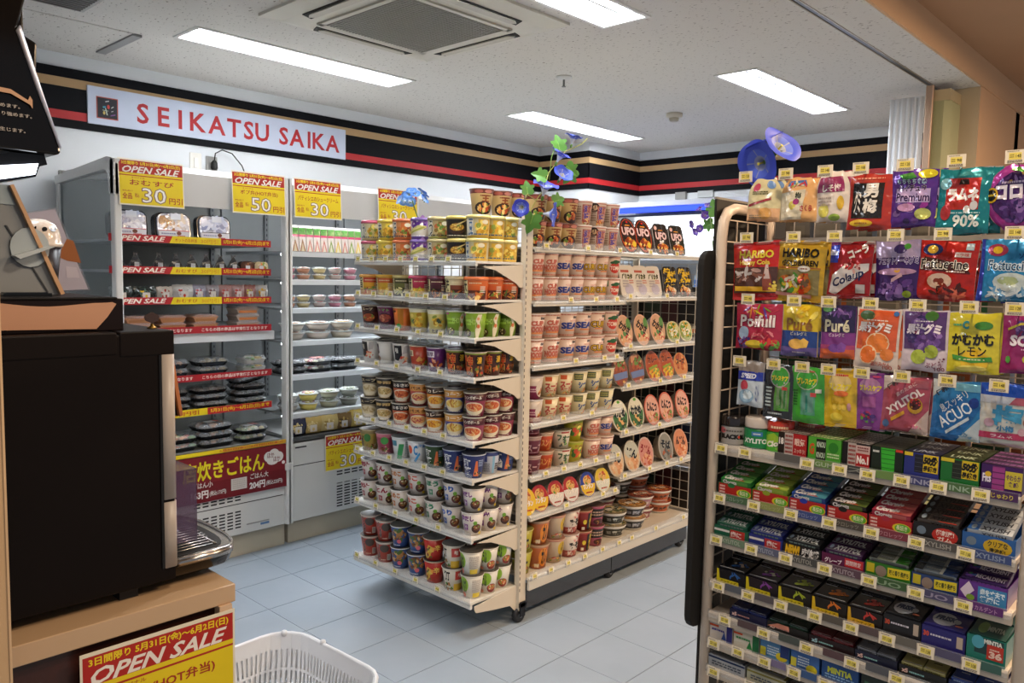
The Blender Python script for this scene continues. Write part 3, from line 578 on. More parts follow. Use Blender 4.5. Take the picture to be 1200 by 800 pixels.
# --- end rack designs, (kind, body, lid, rim, bands, spec)
D = {}
def tub(c1, c2, lid, txt, tc, food, ty=.5):
    return ('tub', c1, lid, '#e2d8b0', [(0, .1, c2), (.86, 1, lid)], [('r', .05, .1, 1, .82, c2), ('f', .35, .42, .6, .34, food, 26), ('r', -.98, .08, -.5, .86, '#d9d2bc'), ('t', txt, -.5, .5, .34, .66, tc, {'o': '#e8e2d0', 'r': 0}), ('n', -.9, .1, .8, .2, 1, tc), ('e', .55, .7, .25, .1, '#e9dfc0')])
D['e1'] = [('pink-lidded pale', *tub('#cdbf98', '#c2b078', '#d0607a', 'か', '#3c4a58', YEL)), ('bright yellow', *tub('#d8bc50', '#e0c438', '#e0c850', 'ま', '#44545c', YEL)), ('orange-lidded', *tub('#d08850', '#d06c34', '#e07848', 'ほ', '#38404c', NOOD)),
  ('purple-topped', 'tub', '#cfc4b4', '#8468b0', '#e8e2f0', [(0, .12, '#6a4a9a')], [('f', .1, .75, .85, .3, ['#6a3a9a', '#8a50a8', '#5a2e88', '#a87ac0'], 22), ('p', [(-.75, .2), (.7, .52), (.75, .62), (.1, .66), (-.7, .38)], '#d8cc7a'), ('p', [(-.6, .25), (.6, .54), (.5, .6), (-.6, .32)], '#a8a850'), ('t', 'ス', -.78, .6, .22, .5, '#e8e0f0'), ('n', -.8, .1, .6, .2, 1, '#f0e8f4')]),
  ('olive-and-cream', *tub('#c0aa78', '#9a9a50', '#cdbc84', 'う', '#2e3c30', ['#6a8a3a', '#c86a3a', '#d8c070', '#8a6a30'])),
  ('black ramen-picture', 'tub', '#23201d', '#d8c46a', '#3a3428', [(.86, 1, '#d8c46a')], [('e', 0, .44, .72, .32, '#15120f'), *bowl(0, .44, .62, '#3a2418', ['#b8862c', '#d8a840', '#e0c060', '#8a5a24', '#6a7a30'], 24, .28), ('p', [(-.1, .6), (.9, .92), (.92, .88), (0, .56)], '#c8b070'), ('n', -.8, .08, .8, .15, 1, '#d8ccb0')]),
  ('silver-and-gold', *tub('#c4b890', '#d0a840', '#e0cf80', '豆', '#4a6888', YEL)), ('gold seaweed-print', *tub('#c8b678', '#d4ac3c', '#e2d284', '玉', '#3e5a7a', YEL)), ('gold corner', *tub('#d4bc62', '#d8b048', '#e4d488', '鶏', '#4a5a6a', YEL))]
def sq(c1, c2, lid, txt, food, dark):
    return ('square', c1, lid, lid, [(.62, .86, c2), (.86, 1, lid)], [('r', -1, .0, 1, .42, dark), ('f', .2, .22, .8, .2, food, 18), ('r', -.85, .3, -.35, .95, '#e0d49a'), ('t', txt, -.6, .62, .34, .55, '#2a2420', {'b': .03}), ('n', -.2, .7, .6, .78, 1, '#e8d8b0'), ('n', .5, .3, .9, .62, 4, '#e8dcc8')])
D['e2'] = [('yellow-and-orange', *sq('#d8a030', '#c04028', '#e0a040', '旨', NOOD, '#c88a20')), ('golden', *sq('#caa030', '#c8602c', '#d8a83c', '辛', YEL, '#b88a28')), ('olive green', *sq('#6a6a34', '#4a4824', '#c0b070', '鍋', ['#d8cc90', '#a8a860', '#e8e0b0'], '#3c3a1c')), ('crimson-and-yellow', *sq('#a82c44', '#b83050', '#b83858', '赤', YEL, '#c8a030')), ('dark maroon', *sq('#4a2028', '#5a2430', '#7a3448', '黒', DARKF, '#2a1414')), ('cream-lidded maroon', *sq('#8a4a34', '#d8c8a0', '#dccba0', '味', DARKF, '#4a2418')), ('orange', *sq('#d0622c', '#d86c30', '#e0743a', '天', NOOD, '#5a2c18')), ('orange barcode-faced', *sq('#cc6030', '#d06834', '#dc7038', '海', NOOD, '#5a2c1c')), ('orange rear', *sq('#c85c2c', '#d0602c', '#d86c34', '麺', DARKF, '#4c2618'))]
def g(c, t): return ('tall', c, '#4a4844', '#e8ecd8', [], [('r', -.9, .86, -.55, .93, '#c05a8a'), ('n', -.85, .45, -.1, .75, 2, '#a8d050'), ('t', t, .0, .62, .5, .2, '#b8dc6a'), ('p', [(.3, 0), (.25, .3), (.45, .5), (.28, .7), (.45, .92), (.75, .92), (.6, .6), (.75, .35), (.55, 0)], '#e4dcc0'), ('e', .5, .45, .14, .08, '#d87848'), ('e', .48, .75, .1, .06, '#e0a070'), ('e', -.5, .18, .4, .16, '#4a3a20'), ('f', -.5, .2, .35, .13, ['#d8c890', '#e8dcb0', '#7a9a40'], 8)])
D['e3'] = [('dark red soup', 'tall', '#5a241c', '#6a5a50', '#c8b8a0', [(.7, 1, '#3a1a14')], [*bowl(.1, .4, .7, '#2c1812', ['#a04820', '#d88040', '#7a8a34'], 14, .3), ('t', 'スープ', 0, .84, .9, .12, '#e8d8b0')]), ('violet bean', 'tall', '#6a2450', '#6a5a60', '#d0c0c8', [], [*bowl(.05, .42, .7, '#381428', ['#a04838', '#c88058', '#7a3a2c'], 14, .3), ('t', 'トマト', 0, .84, .9, .12, '#6ac060')]), ('orange carrot', 'tall', '#d8702c', '#7a6a5c', '#e8d0b0', [], [('r', -.15, .1, .35, 1, '#b87420'), ('e', -.1, .18, .28, .13, '#3a9a3a'), ('n', -.9, .75, -.3, .9, 1, '#3a2018')]),
  ('yellow egg', 'tall', '#d0bc48', '#6a665c', '#e8e4c8', [(.84, 1, '#e0dcc0')], [('f', .1, .5, .7, .35, YEL+['#3c5040'], 16), ('t', 'たまご', -.1, .12, 1.1, .14, '#20241c', {'b': .04})]), ('pale yellow egg', 'tall', '#d8cc80', '#6a665c', '#e8e4c8', [(.82, 1, '#e4e0c8')], [('f', .1, .52, .7, .3, YEL+['#3c5040'], 16), ('t', 'たまご', 0, .12, 1.0, .15, '#20241c', {'b': .04})]), ('lime green', *g('#7a9c28', 'PHO')), ('lime green nearest-lip', *g('#82a42c', 'PHO')), ('dark lime', *g('#6e8e26', 'PHO')), ('shaded lime', *g('#76962a', 'PHO'))]  # four lime cups in slightly different greens
def wb(acc): return ('tall', '#d6d4ce', '#4a4844', '#e8e6e0', [], [('p', [(-.75, .3), (-.7, .92), (0, .92), (.05, .5), (-.3, .25)], '#1c1c1e'), ('t', '麺', -.45, .7, .3, .22, '#e8e4d8'), ('f', .2, .3, .5, .2, [acc, '#d87858', '#e8c8a0'], 10), ('p', [(.1, .55), (.5, .6), (.6, .95), (.2, .9)], '#b8b6b4')])
HOT = ('tall', '#4a1c14', '#2c2622', '#c8b8a8', [(.9, 1, '#7a8a2c')], [('t', '激辛', -.45, .62, .85, .42, '#c03a20', {'o': '#e8a040', 'b': .04}), ('t', '黒麺', -.5, .26, .8, .3, '#d8502c', {'o': '#e8b860', 'b': .04}), ('e', .5, .68, .34, .22, '#18120e'), ('t', '濃', .5, .68, .36, .26, '#d8a82c', {'b': .03}), ('f', .5, .25, .5, .2, DARKF+['#c83c20'], 14)])
D['e4'] = [('white-and-black', *wb('#c04a3a')), ('plain white', 'tall', '#d4d2cc', '#4a4844', '#e8e6e0', [], [('p', [(-.9, .4), (-.9, .9), (-.5, .9), (-.45, .5)], '#1c1c1e'), ('t', '白', -.7, .68, .2, .2, '#b8a8d0'), ('e', -.6, .25, .25, .12, '#7a5a34')]), ('white black-streaked', *wb('#d0503c')), ('red', 'tall', '#b04028', '#5a4438', '#e0d0b8', [(0, .2, '#8a2c1c')], [('f', .3, .35, .6, .25, NOOD, 14), ('r', -.9, .55, -.4, .8, '#e8d8b0'), ('t', '旨', -.65, .68, .3, .2, '#3a1812')]), ('violet', 'tall', '#5c2464', '#3c3440', '#d0c0d0', [], [('r', -.9, .6, .05, .86, '#e0d4dc'), ('t', '濃厚', -.42, .73, .8, .18, '#4a1850'), ('f', .1, .3, .7, .22, ['#d8a080', '#c87048', '#e8d0b0', '#8a3420'], 16)])] + [(n, *HOT) for n in ('dark red fiery-lettered', 'fiery-lettered corner', 'second fiery-lettered', 'rearmost fiery-lettered')]
def sp2(body, top, txt, tc, food): return ('deep', body, '#5a5650', '#c8c0b0', [(.66, 1, top)], [('t', txt, -.05, .80, 1.3, .13, tc, {'b': .03}), *bowl(0, .34, .85, '#e0d4b8', food, 22, .28), ('n', -.8, .04, .6, .1, 1, tc)])
D['e5'] = [('tan-and-black', *sp2('#a09070', '#26221e', 'スープ', '#d8c8a0', ['#d8c8a0', '#b8a070'])), ('black noodle-picture', *sp2('#3a2e24', '#1e1a18', '春雨', '#c8a868', ['#c8a868', '#a08850', '#e0cc98'])), ('black-topped orange', *sp2('#c05a34', '#1c1a1a', 'はるさめ', '#e8e0d4', ['#d06838', '#e08850', '#a83c20'])), ('red-panelled', *sp2('#b03c3c', '#c88a44', 'パスタ', '#3a1c14', ['#e0a868', '#b84848'])), ('orange pasta', *sp2('#d88428', '#3a2a20', 'カレー', '#e8dcc8', ['#e8a830', '#f0c860', '#c87020'])), ('blue-and-yellow pasta', *sp2('#4a4c9a', '#c89040', 'コーン', '#f0e8d8', ['#e8c860', '#f0dc90', '#c8883c']))] + [(n, *sp2('#8a2c48', '#4a1c24', 'シンガポール', '#e8e0d0', ['#d06c3c', '#e0985c', '#c04830', '#e8c088'])) for n in ('crimson stew corner', 'crimson stew', 'rear crimson stew')]
SEA = lambda c, n='海苔': ('deep', c, '#2e3448', '#c4ccd8', [(.84, 1, c)], [('r', -1, 0, 1, .82, c), ('t', n[0], -.42, .66, .6, .3, '#e8e8e4', {'b': .05}), ('t', n[1], -.42, .32, .6, .3, '#e8e8e4', {'b': .05}), ('p', [(.1, .1), (.3, .75), (.42, .75), (.55, .1)], '#d87040'), ('f', .5, .18, .4, .14, ['#20281c', '#3a4a2c', '#d8a060'], 10), ('n', .5, .5, .9, .8, 4, '#a8b8d8')])
D['e6'] = [('mustard-and-brown', 'deep', '#a89040', '#7a6e60', '#c8b890', [(.8, 1, '#8a7a50')], [('e', -.1, .62, .3, .2, '#3a7a34'), ('t', '大根', -.6, .45, .3, .5, '#20201a', {'b': .05}), ('f', .2, .2, .5, .14, MISO, 10)]), ('rose pink', 'deep', '#a8405c', '#8a7874', '#d8b0b0', [(.8, 1, '#c87080')], [('t', '梅', -.7, .5, .3, .42, '#20181a', {'b': .05}), ('e', .2, .66, .34, .18, '#4a9a4a'), ('f', .2, .25, .5, .16, MISO+['#e8b0a0'], 10)]), ('white-and-green', 'deep', '#d4d8d8', '#7a8284', '#e8ecec', [], [('p', [(-.4, 0), (-.1, .7), (.3, .7), (.1, 0)], '#3a9a5a'), ('r', -.9, .6, -.3, .85, '#4a8aa0'), ('n', .4, .2, .9, .8, 7, '#8a9496')]), ('white with blue fish', 'deep', '#d6dadc', '#7a7c7c', '#e8ecec', [], [('e', -.5, .62, .22, .2, '#d8502c'), ('t', 'C', 0, .6, .3, .4, '#3a8ac8', {'b': .05}), ('p', [(-.2, .1), (.3, .5), (.4, .42), (0, .05)], '#3a90c8'), ('t', '海鮮', .5, .8, .6, .16, '#2a78b8')]), ('green seaweed', *SEA('#2c4a24')), ('navy seaweed', *SEA('#26366e')), ('navy seaweed corner', *SEA('#2a346a')), ('lilac-and-white label', 'deep', '#c8ccd8', '#343c50', '#c4ccd8', [(.8, 1, '#3a4680')], [('r', -.8, .55, -.1, .8, '#4a5490'), ('n', -.8, .1, .1, .5, 6, '#6a6e7c'), ('r', .3, .05, .5, .8, '#88b4d0'), ('n', .55, .2, .9, .5, 3, '#222')]), ('navy with orange peak', *SEA('#2c3a72', '味噌'))]
def miso(txt, tc, bc='#3c1e16', lt='#d8d0c8'):
    return ('deep', '#d2cac2', '#4c4a46', '#e8e4de', [], [('t', txt, -.38, .62, .42, .5, tc, {'b': .05}) if len(txt) == 1 else ('t', txt, -.3, .76, 1.0, .22, tc, {'b': .06}), ('r', -.62, .25, -.22, .5, tc), ('t', '汁', -.42, .37, .26, .18, lt, {'b': .03}), *bowl(.48, .32, .42, bc, MISO, 12, .2), ('e', .35, .56, .16, .09, '#6aa030'), ('n', -.9, .08, .0, .14, 1, '#b8a898'), ('r', .7, .05, .98, .16, '#d8bc38')])
D['e7'] = [('white miso cup, brown bowl picture', *miso('豚汁', '#9a3040')), ('white miso cup, maroon characters', *miso('とん', '#9a2438')), ('white miso cup, tan characters', *miso('なめこ', '#b87038')), ('white miso cup, vermilion characters', *miso('めこ', '#c84830')), ('white miso cup, green characters', *miso('ほう', '#2c7a50')), ('white miso cup, blue characters', *miso('のり', '#2858a8', '#5a2818')), ('white miso cup, purple characters', *miso('赤だし', '#7a3480')), ('white miso cup, violet characters', *miso('赤出', '#6c3078')), ('white miso cup, back of shelf', *miso('しじみ', '#74387c'))]
RED8 = ('deep', '#b84434', '#4a4642', '#e0d0c0', [(.9, 1, '#c8c0b4')], [('e', .2, .7, .4, .2, '#4c4038'), ('t', 'どん', -.4, .58, .36, .7, '#1c1410', {'o': '#e8dcc8', 'b': .05}), ('r', .45, .12, .8, .42, '#d8d0c4'), ('n', .48, .14, .78, .4, 5, '#4a3a34'), ('n', -.2, .1, .35, .18, 1, '#e8c8b0')])
BLUE8 = ('deep', '#3a568a', '#4c4a46', '#e0e0e0', [(0, .25, '#2a4a88')], [('f', .1, .62, .75, .32, ['#7a4a28', '#a8743c', '#5c3820', '#c8a060', '#4a6a2c'], 26), ('e', .2, .3, .2, .1, '#d86878'), ('n', -.8, .08, .3, .16, 1, '#c8d0e0')])
REDW8 = ('deep', '#b83028', '#4a4642', '#e0c8b0', [], [('p', [(-.9, .1), (-.3, .75), (.2, .6), (-.4, .1)], '#d8b040'), ('f', -.2, .4, .5, .28, ['#5a7a2c', '#e0c050', '#8a2418', '#e8a040'], 14), ('t', '辛', .45, .6, .5, .3, '#f0d060')])
WY8 = ('deep', '#d4ccbc', '#5a5650', '#e4e0d4', [], [('r', .2, .5, .9, .9, '#c04038'), ('r', .1, .0, .9, .32, '#d8b030'), ('t', '横丁', -.45, .68, .5, .4, '#1c1a18', {'b': .05}), ('f', -.35, .2, .5, .18, ['#3a2418', '#5a8a2c', '#a87038'], 12), ('t', '麺', .55, .7, .3, .2, '#f0e0d0')])
WG8 = ('deep', '#d4d0c4', '#5c5852', '#e4e0d4', [], [('e', -.55, .62, .42, .34, '#8cb828'), ('t', 'あさり', -.45, .55, .3, .55, '#22341c', {'b': .05}), ('n', .15, .3, .9, .85, 8, '#a89c92'), ('r', .2, .06, .9, .26, '#d8c040'), ('e', -.6, .15, .2, .12, '#d87868')])
WB8 = ('deep', '#d4d0c4', '#5c5852', '#e4e0d4', [], [('e', -.1, .68, .42, .3, '#8cb828'), ('t', 'とうふ', -.25, .62, .4, .5, '#22341c', {'b': .05}), *bowl(.4, .26, .42, '#7a2418', ['#c86a38', '#e8d0a0', '#6a9030'], 12, .2), ('e', -.5, .12, .2, .08, '#d89078')])
D['e8'] = [('orange-red cup with black characters', *RED8), ('second orange-red cup with black characters', *RED8), ('blue cup with mushroom picture', *BLUE8), ('white-rimmed blue mushroom cup', *BLUE8), ('bright red cup with green leaves', *REDW8), ('white cup with red and yellow patches', *WY8), ('white-and-lime cup on the corner', *WG8), ('white-and-lime cup with red bowl', *WB8), ('white-and-lime cup nearest the post', *WB8)]
SN = ['topmost end shelf', 'second end shelf', 'third end shelf', 'fourth end shelf', 'fifth end shelf', 'sixth end shelf', 'seventh end shelf', 'lowest end shelf']
ORD = ['first', 'second', 'third', 'fourth', 'fifth', 'sixth', 'seventh']
LEV = {0: 1, 1: 0, 2: 0, 3: 0, 4: 1, 5: 0, 6: 1, 7: 1}
rnd = random.Random(5)
for k in range(8):
    des = D['e%d' % (k+1)]; zt = EZ[k]+(.020 if k < 7 else .028); kind = des[0][1]; R, b, h = KIND[kind]; n2 = 2 if LEV[k] else 1
    hh = h+(.0045 if kind in ('tub', 'square') else .0022); parts = {}
    for ci, d in enumerate(des):
        parts[ci] = cup(*d[1:], seed=k*20+ci)
        if ci < 7: x = EX+.058; y = EY1-.052-ci*(EY1-EY0-.104)/6
        else: x = EX+.058+(ci-6)*(.088 if k != 7 else .086); y = EY0+.052+rnd.uniform(-.004, .004)
        base = d[0] if k >= 6 else d[0]+(' noodle cup' if kind != 'tall' else ' soup cup')
        for lv in range(n2):
            where = '' if n2 == 1 else (', lower of its stack' if lv == 0 else ', upper of its stack')
            pos = f', {ORD[ci]} from the far end' if ci < 6 else (', front corner' if ci == 6 else '')
            lab = f'{base}{where}{pos}, {SN[k]}' if k < 6 else f'{base}{where}, {SN[k]}'
            ja = rnd.uniform(-.22, .22); turn = .55 if ci < 7 else .75
            place('noodle_cup', parts[ci], lab, 'instant noodle cup', TR(x+rnd.uniform(-.004, .003), y+rnd.uniform(-.003, .003), zt+lv*hh, rz=R90+turn+ja), 'cups on the '+SN[k])
    # a second row behind, seen by its lids
    if k in (2, 3, 4, 5, 6, 7):
        for ci in range(7):
            x = EX+.058+(.10 if ci < 6 else .0); y = EY1-.052-ci*(EY1-EY0-.104)/6
            if ci == 6: continue
            for lv in range(n2):
                if n2 == 2 and lv == 0 and k != 7: continue
                lab = f'{des[ci][0]} cup standing behind the {ORD[ci]} cup from far end, {SN[k]}'
                if len(lab.split()) > 16: lab = f'{des[ci][0]} cup in second row, {ORD[ci]} column, {SN[k]}'
                if n2 == 2 and k == 7: lab = f'{des[ci][0].split(" with")[0]}, {"lower" if lv == 0 else "upper"}, second row, {ORD[ci]} column, {SN[k]}'
                place('noodle_cup', parts[ci], lab, 'instant noodle cup', TR(x, y, zt+lv*hh, rz=R90+.3+rnd.uniform(-.5, .5)), 'cups on the '+SN[k])

# ================================================================ SIDE RACK, FIRST BAY (x A0..A1), facing -y
def put_row(xs, z, y, designs, n2, group, cat='instant noodle cup', name='noodle_cup', turn=-.30, labels=None, shelfname=''):
    cache = {}
    for i, (x, di) in enumerate(zip(xs, designs)):
        if id(di) not in cache: cache[id(di)] = cup(*di[1:], seed=i+7)
        kind = di[1]; hh = KIND[kind][2]+.0022
        same = [j for j in range(len(designs)) if designs[j] is di]; o_ = '' if len(same) == 1 else ' '+['first', 'second', 'third', 'fourth'][same.index(i)]
        for lv in range(n2):
            w_ = '' if n2 == 1 else (', bottom of stack' if lv == 0 else (', top of stack' if lv == n2-1 else ', middle of stack'))
            lab = f'{o_.strip()+" " if o_ else ""}{di[0]}{w_}, {shelfname}'
            place(name, cache[id(di)], lab, cat, TR(x, y+rnd.uniform(-.003, .003), z+lv*hh, rz=turn+rnd.uniform(-.12, .12)), group)
    return cache
def nc(txt, col, extra=None, kind='tall', big=False):
    s = [('r', -1, .90, 1, .955, '#c9a28c'), ('r', -1, .05, 1, .12, '#c9a28c'), ('n', -1, .905, 1, .95, 1, '#b05848'), ('n', -1, .055, 1, .11, 1, '#b05848')]
    if big: s += [('t', 'BIG', .45, .82, .5, .10, '#1a1a1a', {'b': .03})]
    if extra == 'red': s += [('t', 'CUP', 0, .62, .95, .17, '#d8987c', {'o': '#b03028', 'b': -.01}), ('t', 'NOODLE', 0, .38, 1.45, .2, '#d8987c', {'o': '#b03028', 'b': -.01}), ('r', -.6, .2, .6, .27, '#d88850')]
    elif extra == 'tom': s += [('e', 0, .46, .55, .25, '#c03a28'), ('e', 0, .72, .3, .1, '#2c5a34'), ('e', -.3, .70, .2, .06, '#2c5a34'), ('e', .3, .74, .2, .06, '#2c5a34'), ('t', 'TOMA', 0, .45, 1.0, .18, '#f0dcc8', {'b': .03}), ('r', -1, .62, -.7, .9, '#6a8a6c'), ('r', .7, .62, 1, .9, '#6a8a6c')]
    else: s += [('t', 'NOODLE', .35, .68, .8, .08, '#d08878'), ('t', txt, 0, .47, 1.35, .24, col, {'b': .05} if not col.startswith('#e') else {'b': .015, 'o': '#3a2412', 'ow': .09}), ('r', -.4, .25, .6, .31, '#d88850')]
    return [kind, '#d8bfae', '#cfb7a6', '#e4d4c8', [], s]
ncR = ['pale cup noodle with red outlined lettering', *nc('', '', 'red')]; ncB = ['pale cup noodle with blue lettering', *nc('SEA', '#283a88')]; ncC = ['pale cup noodle with yellow lettering', *nc('CURR', '#e0b420')]; ncT = ['pale cup noodle with tomato emblem', *nc('', '', 'tom')]
xs = [A0+.048+i*.0918 for i in range(7)]
put_row(xs, SA['second']+.022, SY+.055, [ncR, ncR, ncB, ncB, ncC, ncC, ncT], 2, 'cup noodles on the second side shelf', shelfname='second side shelf')
bR = ['large pale cup with red outlined lettering', *nc('', '', 'red', 'big', True)]; bB = ['large pale cup with blue lettering', *nc('SEA', '#283a88', None, 'big', True)]; bC = ['large pale cup with yellow lettering', *nc('CUR', '#e0b420', None, 'big', True)]; bT = ['large pale cup with tomato emblem', *nc('', '', 'tom', 'big', True)]
xs = [A0+.055+i*.1085 for i in range(6)]
put_row(xs, SA['third']+.022, SY+.06, [bR, bR, bB, bB, bC, bT], 2, 'large cup noodles on the third side shelf', shelfname='third side shelf')
# first shelf: beige ramen cups and purple lettered cups
ram = ['beige ramen cup with crowned noodle bowl', 'big', '#c8aa70', '#6a2c20', '#7a4a38', [(.82, 1, '#6a2c20')], [('e', -.4, .9, .3, .07, '#a85848'), ('e', .3, .9, .3, .07, '#c88070'), ('t', '王', .1, .62, .5, .24, '#8a4424', {'b': .06}), ('n', -.3, .68, .5, .78, 1, '#7a3a20'), ('e', 0, .25, .75, .26, '#2e1a12'), ('f', .05, .27, .62, .2, NOOD, 22)]]
pur = ['tan cup with purple vertical characters', 'big', '#cdb8a4', '#b8a898', '#e0d4c8', [(.92, 1, '#b87868')], [('r', -.3, .12, .55, .84, '#9a4a40'), ('t', '麺', .12, .66, .62, .28, '#4a3a8a', {'o': '#d8a878', 'b': .03}), ('t', '職', .12, .36, .62, .28, '#4a3a8a', {'o': '#d8a878', 'b': .03}), ('f', .1, .12, .6, .1, NOOD, 10), ('n', -.9, .2, -.4, .8, 6, '#8a6a58')]]
blk = ['tan cup with dark swirl beside purple characters', *pur[1:6], [('e', -.55, .78, .4, .2, '#2a1c18'), ('e', -.45, .78, .2, .1, '#c8a880')]+pur[6]]
xs = [A0+.055+i*.105 for i in range(6)]
put_row(xs, SA['first']+.022, SY+.062, [ram, ram, ram, pur, blk, pur], 2, 'large ramen cups on the top side shelf', shelfname='top side shelf')
# fourth shelf
c4a = ['white-and-maroon tall soup cup', 'deep', '#d0c0b0', '#8a7a78', '#e0d8d0', [(0, .6, '#8a2c50')], [('e', .45, .5, .55, .42, '#d8c8b8'), ('f', .45, .3, .4, .2, NOOD, 12), ('n', -.9, .3, -.1, .5, 2, '#d8a8b0')]]
c4b = ['cream cup with red brush letters', 'deep', '#d8c8a0', '#a89a84', '#e4dcc4', [], [('r', -.7, .72, -.2, .92, '#c85a2c'), ('t', 'スープ', 0, .5, 1.4, .28, '#b03a34', {'b': .06}), ('t', 'ヌードル', 0, .28, 1.4, .16, '#b84a40', {'b': .05}), ('f', .1, .1, .7, .1, NOOD, 8)]]
c4c = ['cream cup with blue brush letters', 'deep', '#d4c8a0', '#8a8474', '#e0dcc8', [], [('r', -.75, .6, .0, .9, '#3a4a3c'), ('n', -.7, .64, -.05, .86, 3, '#b8b060'), ('t', 'シーフ', .25, .42, 1.2, .26, '#34548c', {'b': .06, 'r': 12}), ('f', .1, .14, .6, .1, NOOD, 8)]]
xs = [A0+.055+i*.1045 for i in range(6)]
put_row(xs, SA['fourth']+.022, SY+.058, [c4a, c4b, c4b, c4c, c4c, c4c], 2, 'cups on the fourth side shelf', shelfname='fourth side shelf')
# fifth shelf: small cups
s5 = [['maroon bowl cup with pale characters', 'mini', '#6a2434', '#8a6a68', '#c8b0a8', [(.8, 1, '#a88a80')], [('t', 'スープ', 0, .42, 1.4, .4, '#c8a0a0', {'b': .03}), ('n', -.8, .1, .8, .2, 1, '#a87880')]],
      ['orange bowl cup', 'mini', '#c84c24', '#a88a74', '#d8c0a8', [(.82, 1, '#b89a80')], [('t', 'スンドゥ', 0, .45, 1.3, .36, '#e8a860', {'b': .03}), ('f', .2, .15, .6, .1, NOOD, 8)]],
      ['white cup with green blots', 'mini', '#c8c0ac', '#9a9484', '#d8d4c4', [], [('t', 'フォー', 0, .6, 1.2, .3, '#3a5a34', {'b': .06}), ('f', 0, .25, .6, .2, ['#2c3a3c', '#5a8a3c', '#c8b890'], 12), ('r', -.3, .86, .4, .94, '#b04a40')]],
      ['yellow cup with vegetables', 'deep', '#b8b030', '#a09a3c', '#c8c46c', [(.86, 1, '#a8b034')], [('f', .1, .45, .7, .36, ['#4a8a2c', '#d86a2c', '#e8d860', '#3a6a24', '#c84828'], 22), ('t', 'タンメン', .1, .8, .9, .12, '#a83420')]],
      ['pink outlined-letter short cup', *nc('', '', 'red', 'deep')], ['pale blue-letter short cup', *nc('SEA', '#283a88', None, 'deep')]]
xs = [A0+.06, A0+.165, A0+.265, A0+.375, A0+.485, A0+.588]; lv = [3, 3, 3, 2, 2, 2]
for i in range(6):
    put_row([xs[i]], SA['fifth']+.022, SY+.06+(.02 if i in (1, 3) else 0), [s5[i]], 3 if i < 3 and False else (3 if i == 0 else 2), 'small cups on the fifth side shelf', shelfname='fifth side shelf')
# base shelf of first bay
b1 = [['yellow-green cup behind the post', 'deep', '#a8a030', '#8a8444', '#c8c070', [], [('t', 'カレー', -.1, .55, .7, .5, '#2a2818', {'b': .05}), ('f', .2, .2, .5, .16, DARKF, 10)]], ['orange cup with black characters', 'big', '#c06838', '#8a7058', '#d8b8a0', [(.9, 1, '#b88a6c')], [('e', .15, .5, .4, .4, '#e08828'), ('t', 'カレ', .2, .52, .44, .6, '#1c1612', {'b': .06}), ('f', -.3, .15, .5, .12, NOOD, 8), ('r', -.6, .06, -.2, .22, '#e8d0b0')]],
      ['cream cup with yellow drop', 'big', '#d0b898', '#a07868', '#d8a890', [(.93, 1, '#b86a5c')], [('e', .35, .62, .36, .3, '#d8b028'), ('t', 'しょうゆ', .35, .5, .3, .7, '#1c1612', {'b': .06}), ('f', -.2, .15, .6, .12, NOOD+['#d8a8a0'], 12)]], ['pale cup with black brush name', 'big', '#d0c4b8', '#a88a80', '#d8c8c0', [(0, .3, '#a85048')], [('t', 'みそ', .1, .5, .9, .3, '#1a1614', {'b': .07, 'r': 8}), ('f', .3, .78, .5, .14, ['#d86a70', '#e8b0a0', '#b84848'], 10), ('f', 0, .2, .7, .14, ['#e0c0b0', '#c87868', '#d8d0c8'], 10)]],
      ['red-and-black cup with yellow swirl', 'deep', '#8a2420', '#6a4a34', '#c89878', [(.9, 1, '#b85a4c')], [('r', .05, .05, 1, .88, '#181410'), ('t', 'そば', .5, .5, .4, .7, '#d8b828', {'b': .06}), ('e', -.2, .45, .18, .12, '#d8c030'), ('r', -.5, .05, -.2, .2, '#e0d0b8')]], ['pink-and-black cup', 'deep', '#b85870', '#6a4c44', '#c8788c', [(.42, .88, '#241c1a')], [('n', -.8, .5, .8, .78, 2, '#c8a890'), ('e', 0, .22, .55, .16, '#4a2018'), ('f', 0, .23, .45, .1, DARKF, 8)]]]
xs = [A0+.03, A0+.135, A0+.245, A0+.352, A0+.455, A0+.56]
put_row(xs, SA['base']+.057, SY+.075, b1, 2, 'cups on the base side shelf', shelfname='base side shelf')
# taller stacks at the back of the top shelf
for i, x in enumerate((2.40, 2.52, 2.63)):
    pr = cup(*ram[1:], seed=3)
    place('noodle_cup', pr, f'{["first", "second", "third"][i]} beige ramen cup raised on the rack top behind the flower vine', 'instant noodle cup', TR(x+.03, 2.47, 1.757, rz=-.5), 'ramen cups raised on the rack top')
m = M(); m.box(2.40, 2.72, 2.42, 2.62, 1.735, 1.755, '#cfc8ba'); m.box(2.5, 2.72, 2.6, 2.62, 1.62, 1.735, '#cfc8ba'); m.build('riser', 'enamel', mr_)

